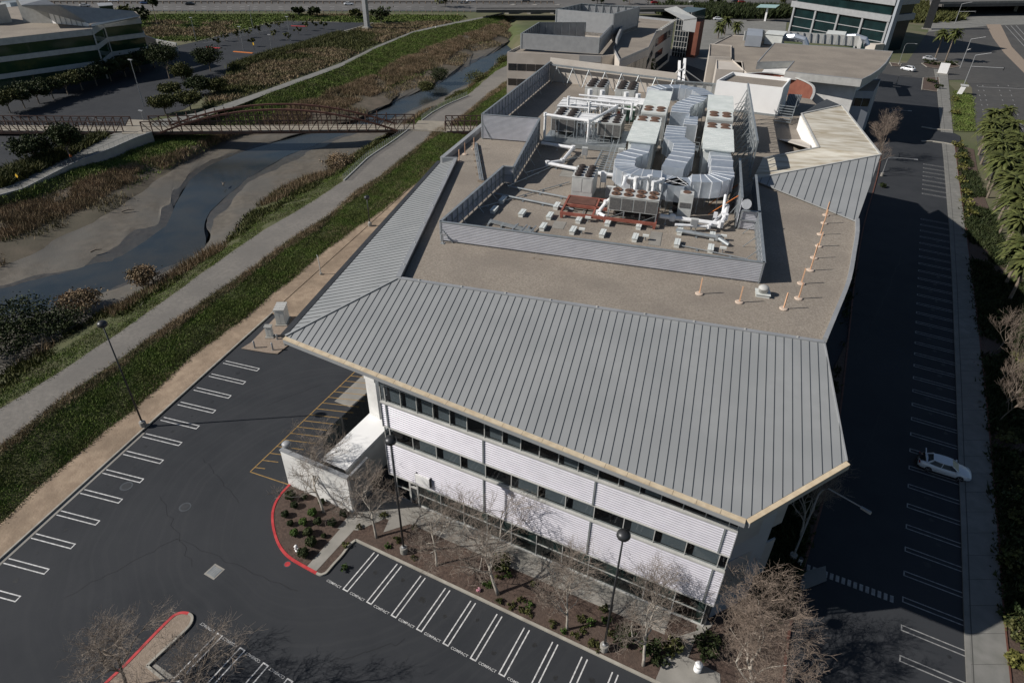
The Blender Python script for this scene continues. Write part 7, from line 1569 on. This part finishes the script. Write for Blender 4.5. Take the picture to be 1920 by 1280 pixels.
# ---- palms -----------------------------------------------------------
def palm(label, b0_, h, r_=2.6, n=46, m=m_palm, z=0.05, grp=None, lean=(0,0), skirt=0):
    t = thing('palm_tree', label, 'palm', P(*b0_, z) if len(b0_) == 2 else b0_, 0, grp)
    part('trunk', m_bark2, t, lambda b: b.tube([(0,0,-.1),(lean[0]*h*.5,lean[1]*h*.5,h*.5),(lean[0]*h,lean[1]*h,h)],[.26,.2,.19],8), local=True)
    V_ = []; top = np.array([lean[0]*h, lean[1]*h, h])
    for i in range(n):
        az = RNG.random()*2*math.pi; el = RNG.uniform(-.7, 1.25); L_ = r_*RNG.uniform(.8,1.1)
        hd_ = np.array([math.cos(az), math.sin(az), 0]); pr_ = top; prw = .05; k = 5
        for j in range(1, k+1):
            u = j/k; p = top+hd_*L_*u*math.cos(el*(1-u*.3))+np.array([0,0,L_*(math.sin(el)*u-.55*u*u)]); sd_ = np.array([-hd_[1], hd_[0], 0]); w = .36*math.sin(math.pi*min(.95, u*.85+.1))*r_/2.6
            dz = np.array([0,0,-.12])
            for s_ in (-1,1): V_ += [pr_, p, p+sd_*w*s_+dz, pr_+sd_*prw*s_+dz*.6]
            pr_ = p; prw = w
    v = np.array(V_); f = np.arange(len(v)).reshape(-1, 4); npmesh('fronds', v, f, m, t, np.repeat(RNG.random(n), 10)); return t
pal = [(0,196),(1,189),(2,183),(3,177),(4,171),(5,165),(6,159),(7,153),(8,147),(9,141),(10,135),(11,129),(12,123),(13,117),(14,112),(15,107)]
for i, y in pal:
    for k_, dx in enumerate((0, 3.3)):
        lab = ordn(i)+' palm from the far end in the '+('left' if k_ == 0 else 'right')+' file of the roadside palm rows'
        palm(lab, Vector((32.4+dx-(196-y)*.028+random.uniform(-.7,.7), y+random.uniform(-1.4,1.4)+k_*2.2, .05)), 6.8+random.uniform(-1.1,1.0), random.uniform(2.2,3.0), 78, grp='palms along the sidewalk road')
for i, (x, y, tx, ty, lab) in enumerate([(1752,113,1766,62,'left tall palm on the junction island'),(1772,116,1790,60,'right tall palm on the junction island'),(1346,72,1347,48,'left palm of the plaza cluster'),(1358,66,1362,36,'middle palm of the plaza cluster'),(1378,68,1379,45,'right palm of the plaza cluster'),(1214,146,1216,118,'single palm in the shaded court behind the cream wall')]):
    h = vh((x,y),(tx,ty)); palm(lab, (x,y), h, 3.2 if i < 2 else 3.0, 70, lean=(0,0))
# ---- bushes ----------------------------------------------------------
def bush(name, label, loc, w, h, m, n=260, size=.14, grp=None, cat='shrub', tight=False):
    v, f, q_ = leafcloud((0,0,h*.5), (w*.5,w*.5,h*.5), n, size, .5)
    if tight:
        n = 700; a_ = RNG.normal(0,1,(n,3)); a_ /= np.linalg.norm(a_, axis=1)[:, None]; a_ *= (.72+.25*RNG.random(n))[:, None]*(1+.12*np.sin(5*a_[:, :1]+3*a_[:, 1:2])); a_[:, 2] = np.abs(a_[:, 2]+.25)-.25
        c_ = np.array([0,0,h*.45])+a_*np.array([w*.5,w*.5,h*.5]); u_ = RNG.normal(0,1,(n,3)); u_ /= np.linalg.norm(u_, axis=1)[:, None]; w_ = np.cross(u_, a_); w_ /= np.linalg.norm(w_, axis=1)[:, None]+1e-6; sz = .05
        v = np.stack([c_-u_*sz-w_*sz, c_+u_*sz-w_*sz, c_+u_*sz+w_*sz, c_-u_*sz+w_*sz], 1).reshape(-1, 3); f = np.arange(4*n).reshape(-1, 4); q_ = RNG.random(n)
    t = thing(name, label, cat, loc, 0, grp); npmesh('foliage', v, f, m, t, q_); part('stem', m_bark2, t, lambda b: b.tube([(0,0,-.05),(0,0,h*.6)],[.05,.03],5), local=True); return t
z8 = lambda x, y: (500+x/6.4, 900+y/6.4)
names_ = ['beside the yard wall at the top of the island','against the red kerb near the top','alone on the left in the second row','large one at the head of the island','left one in the row of four','second in the row of four','third in the row of four','fourth in the row of four by the walk','left one behind the hydrant','large dark one in the centre','tiny one beside the walk','large one next to the walk above the hydrant','nearest the red kerb beside the hydrant','under the leaning tree trunk','loose one at the foot of the wall','spreading one beside the leaning bare tree']
for i, (x, y, s_) in enumerate([(460,215,.7),(340,320,.8),(230,430,.8),(558,415,.95),(290,535,.65),(445,525,.85),(620,520,.85),(795,535,.95),(340,655,.85),(505,650,1.0),(690,680,.5),(545,775,1.15),(450,905,1.1),(665,280,.7),(930,420,.9),(300,220,1.2)]):
    bush('round_shrub', 'small clipped dark green shrub '+names_[i], P(*z8(x,y), .1), s_*.92, s_*.85, m_leafdk if i not in (3,5,8) else m_leafgr, 420, .11, 'clipped shrubs on the red kerbed island', tight=True)
z2 = lambda x, y: (640+x/2.977, 850+y/2.977)
tuf = [(405,590),(310,487),(262,520),(880,825),(950,852),(1000,875),(1050,897),(930,682),(1070,728),(1175,957),(1240,992),(1300,1022),(1350,985),(1400,1060),(1465,865),(1395,945),(870,645),(1000,822),(880,692),(815,733),(1040,845),(410,415),(235,350),(1340,925),(1500,1000),(1430,1085),(100,415),(25,510),(1480,930),(15,645)]
tuf.sort()
for i, (x, y) in enumerate(tuf):
    bush('grass_tuft', ordn(i)+' low green tuft from the left in the bark of the front bed', P(*z2(x,y), .1), random.uniform(.45,.8), .34, m_leafol if i % 4 else m_leafgr, 260, .075, 'low green tufts in the front bed', 'plant')
for i, (x, y, w, m, lab) in enumerate([(1225,1225,2.0,m_leafdk,'wide dark shrub at the right end of the front bed'),(938,1060,1.6,m_leafol,'sprawling olive shrub beside the largest bare tree'),(1325,1218,2.1,m_leafdk,'dark round shrub between the walkway and the russet tree'),(1168,1195,1.5,m_leafdk,'dark shrub at the foot of the second lamp'),(1260,1215,1.4,m_leafol,'olive shrub left of the front walkway'),(1905,1190,2.2,m_leafol,'pale rounded shrub at the right edge near the bottom'),(1908,1245,1.6,m_leafye,'yellow green spiky plant at the bottom right edge'),(1655,350,1.2,m_leafdk,'dark shrub by the kerb under the seamed slope')]):
    bush('shrub', lab, P(x,y,.1), w, w*.6, m, 520, .16)
for i in range(16):
    y = 600+i*38; x = 1880+i*1.6+(i%3)*14
    bush('shrub', ordn(i)+' dark shrub from the top in the shaded bed right of the sidewalk', P(x,y,.05), 2.4, 1.3, m_leafdk if i%2 else m_leafol, 260, .22, 'shaded shrubs right of the sidewalk')
for i in range(9):
    x = 1785+i*4.5; y = 205+i*30 if i < 2 else 262+i*14
    bush('shrub', ordn(i)+' yellow green shrub from the top along the sunny side of the sidewalk', P(1786+i*3.2 if i<2 else 1797+(i-2)*3.5, 190+i*25 if i<2 else 275+(i-2)*22, .05), 2.6, 1.4, m_leafye, 240, .22, 'yellow shrubs beside the sidewalk')
for i in range(8):
    bush('island_shrub', ordn(i)+' dark flowering shrub from the left on the junction islands', P([1736,1748,1760,1775,1788,1738,1750,1757][i], [118,121,122,122,121,152,156,165][i], .12), 3.0, 1.3, m_leafdk, 160, .3, 'shrubs on the junction islands')
# creekside bushes
for i, (x, y, w, h, m, lab) in enumerate([(273,530,4.2,2.6,m_reed,'dark reed clump standing alone at the water edge'),(637,318,5.6,3.4,m_reed,'large rounded willow bush by the creek below the footbridge'),(712,285,4.2,2.6,m_leafol,'dark bush at the water beside the footbridge end'),(745,262,5,2.4,m_reed,'bush under the right end of the arch footbridge'),(895,160,8,4.2,m_leafol,'tall rounded willow on the far creek bank'),(945,120,5,3,m_leafol,'willow at the creek beside the cream building'),(45,605,9,3.0,m_leafdk,'large dark bramble mound at the lower left by the water'),(10,650,8,2.4,m_leafdk,'dark bramble mound at the left edge'),(150,572,6,1.8,m_reed,'low dark reed mound beside the path at the left'),(105,615,7,2.2,m_leafdk,'dark bramble patch between the mounds and the path'),(825,150,6,3.6,m_leafdk,'dark bush on the far mud bank'),(800,170,5,2.6,m_leafol,'bush at the bend of the far bank')]):
    bush('creek_bush', lab, P(x,y,-2.4), w*.95, h, m, 3000, .17)
# reeds, grass, marsh: stuff
def scat(name, g, N, h, w, m, label, cat, lo=0, hi=1, clump=1.0, per=1, spread=.2, lean=.45, ns=3.0, thr=-9):
    p = sample_grid(g, N, lo, hi)
    if thr > -9: p = p[vnoise(p[:, :2], ns, 2) > thr]
    hh = h*(.65+.35*vnoise(p[:, :2], ns, 1)); return blades(name, p, hh, w, m, lean, per, spread, label, cat)
scat('grass', g_bank, 46000, .24, .085, m_grass, 'low green grass on the bank right of the gravel path', 'grass', per=6, spread=.3, ns=2.2, hi=.9)
scat('dry_grass', g_bank, 9000, .42, .07, m_grassdry, 'dry brown grass fringe along the gravel path', 'grass', lo=.8, per=5, spread=.3)
scat('dry_grass', g_bank, 5000, .26, .07, m_grassdry, 'dry tufts scattered through the green bank', 'grass', per=5, spread=.3, ns=3, thr=.1)
scat('dry_grass', g_bank, 3000, .25, .08, m_grassdry, 'sparse dry grass where the bank meets the dirt', 'grass', hi=.2, per=3, spread=.3)
scat('grass', g_b2, 26000, .22, .09, m_grass, 'green grass between the gravel path and the creek', 'grass', hi=.55, per=5, spread=.25, ns=3, thr=-.6)
scat('weeds', g_b2, 9000, .75, .2, m_leafol, 'dark weeds along the creek edge of the path', 'weeds', lo=.5, per=4, spread=.4, ns=5, thr=-.1)
scat('reeds', g_b2, 7000, 1.5, .10, m_reed, 'brown reeds along the near creek bank', 'reeds', lo=.7, per=5, spread=.4, lean=.25, ns=7, thr=.05)
scat('grass', g_gr2, 36000, .55, .18, m_grass, 'dense green growth on the far bank below the ramp', 'grass', per=4, spread=.5, ns=2.5)
scat('reeds', g_reed, 26000, 1.25, .11, m_reed, 'brown reeds and marsh on the far creek bank', 'reeds', lo=.4, per=5, spread=.5, lean=.3, ns=3.2, thr=-.45)
scat('reeds', g_reed, 12000, 1.0, .16, m_grassdry, 'dry marsh grass on the far creek bank', 'reeds', per=3, spread=.6, lean=.3, ns=7, thr=0)
scat('marsh_grass', g_reed, 9000, .6, .2, m_grass, 'patches of green marsh grass on the far creek bank', 'grass', lo=.3, per=3, spread=.6, ns=9, thr=.1)
# far fields
def fieldpts(px, N, z=0.0):
    b = [P(x, y, z) for x, y in px]; xs = [p.x for p in b]; ys = [p.y for p in b]; q_ = np.stack([RNG.uniform(min(xs), max(xs), N*4), RNG.uniform(min(ys), max(ys), N*4)], 1); ins_ = np.zeros(len(q_), bool)
    for i in range(len(b)):
        a, c = b[i], b[(i+1) % len(b)]
        cnd = ((a.y > q_[:, 1]) != (c.y > q_[:, 1])); xi = (c.x-a.x)*(q_[:, 1]-a.y)/(c.y-a.y+1e-9)+a.x; ins_ ^= cnd & (q_[:, 0] < xi)
    q_ = q_[ins_][:N]; return np.concatenate([q_, np.full((len(q_), 1), z)], 1)
f1_ = [(215,60),(260,75),(370,77),(475,50),(512,41),(541,39),(640,41),(700,42),(860,40),(870,30),(600,28),(300,28),(215,35)]
p_ = fieldpts(f1_, 9000); k_ = vnoise(p_[:, :2], 16, 1)
blades('field_grass', p_[k_ > -.35], .45, .6, m_grass, .6, 6, 1.5, 'green field grass between the far lot and the freeway', 'grass'); blades('field_scrub', p_[k_ <= -.35], .7, .5, m_grassdry, .5, 4, 1.5, 'brown scrub between the far lot and the freeway', 'scrub')
f2_ = [(436,130),(511,103),(565,88),(640,66),(700,47),(760,45),(820,40),(845,42),(770,60),(700,84),(636,115),(504,163),(437,186),(385,205),(405,165),(425,145)]
p_ = fieldpts(f2_, 9000, .1); k_ = vnoise(p_[:, :2], 12, 2)
blades('field_scrub', p_[k_ > -.1], .7, .4, m_grassdry, .5, 5, 1.1, 'dry brown scrub between the far lot and the upper creek path', 'scrub'); blades('field_grass', p_[k_ <= -.1], .7, .4, m_leafol, .5, 4, .9, 'dark green brush between the far lot and the upper creek path', 'brush')
hd_ = [(436,124),(511,99),(565,85),(640,62),(640,70),(565,94),(511,108),(440,134)]
blades('hedge', fieldpts(hd_, 4200, .0), 1.1, .4, m_leafol, .5, 5, .8, 'dark green ivy hedge below the diagonal kerb of the far lot', 'hedge')
h2_ = [(0,352),(70,322),(140,290),(200,262),(190,258),(130,280),(60,308),(-40,345)]
blades('hedge', fieldpts(h2_, 2600, .0), 1.4, .45, m_leafol, .5, 5, .5, 'low olive hedge between the ramp and the shaded lot', 'hedge')
f3_ = [(1290,20),(1480,22),(1480,30),(1300,30),(1050,24),(1050,14)]
p_ = fieldpts([(1240,27),(1300,36),(1480,34),(1480,20),(1240,16)], 2500); blades('verge_brush', p_, 3.0, 1.6, m_leafdk, .5, 5, 1.5, 'dark brush along the freeway verge behind the plaza', 'brush')
p_ = fieldpts([(1690,42),(1745,42),(1800,38),(1800,14),(1690,8)], 1800); blades('verge_brush', p_, 2.4, 1.4, m_leafol, .5, 5, 1.5, 'olive brush beside the sign pylon', 'brush')
p_ = fieldpts([(1790,170),(1822,180),(1828,246),(1790,244)], 2500, .05); blades('lawn_grass', p_, .25, .3, m_grass, .5, 3, .4, 'lawn grass between the sidewalk and the road', 'grass')
p_ = fieldpts([(1800,275),(1812,290),(1838,350),(1870,430),(1905,500),(1935,560),(1960,700),(1990,1000),(2000,1300),(1898,1270),(1884,1150),(1862,857),(1838,628),(1813,430)], 9000, .05); k_ = vnoise(p_[:, :2], 5, 2)
blades('ground_cover', p_[k_ > -.1], .45, .3, m_leafdk, .6, 4, .4, 'dark ground cover right of the sidewalk', 'ground cover')
p_ = np.concatenate([fieldpts([(1420,1020),(1480,950),(1560,760),(1592,560),(1602,470),(1580,640),(1530,900),(1480,1140),(1400,1180)], 3000, .1)]); blades('ground_cover', p_, .45, .25, m_leafdk, .6, 4, .3, 'dark planting between the building and the red kerb', 'ground cover')
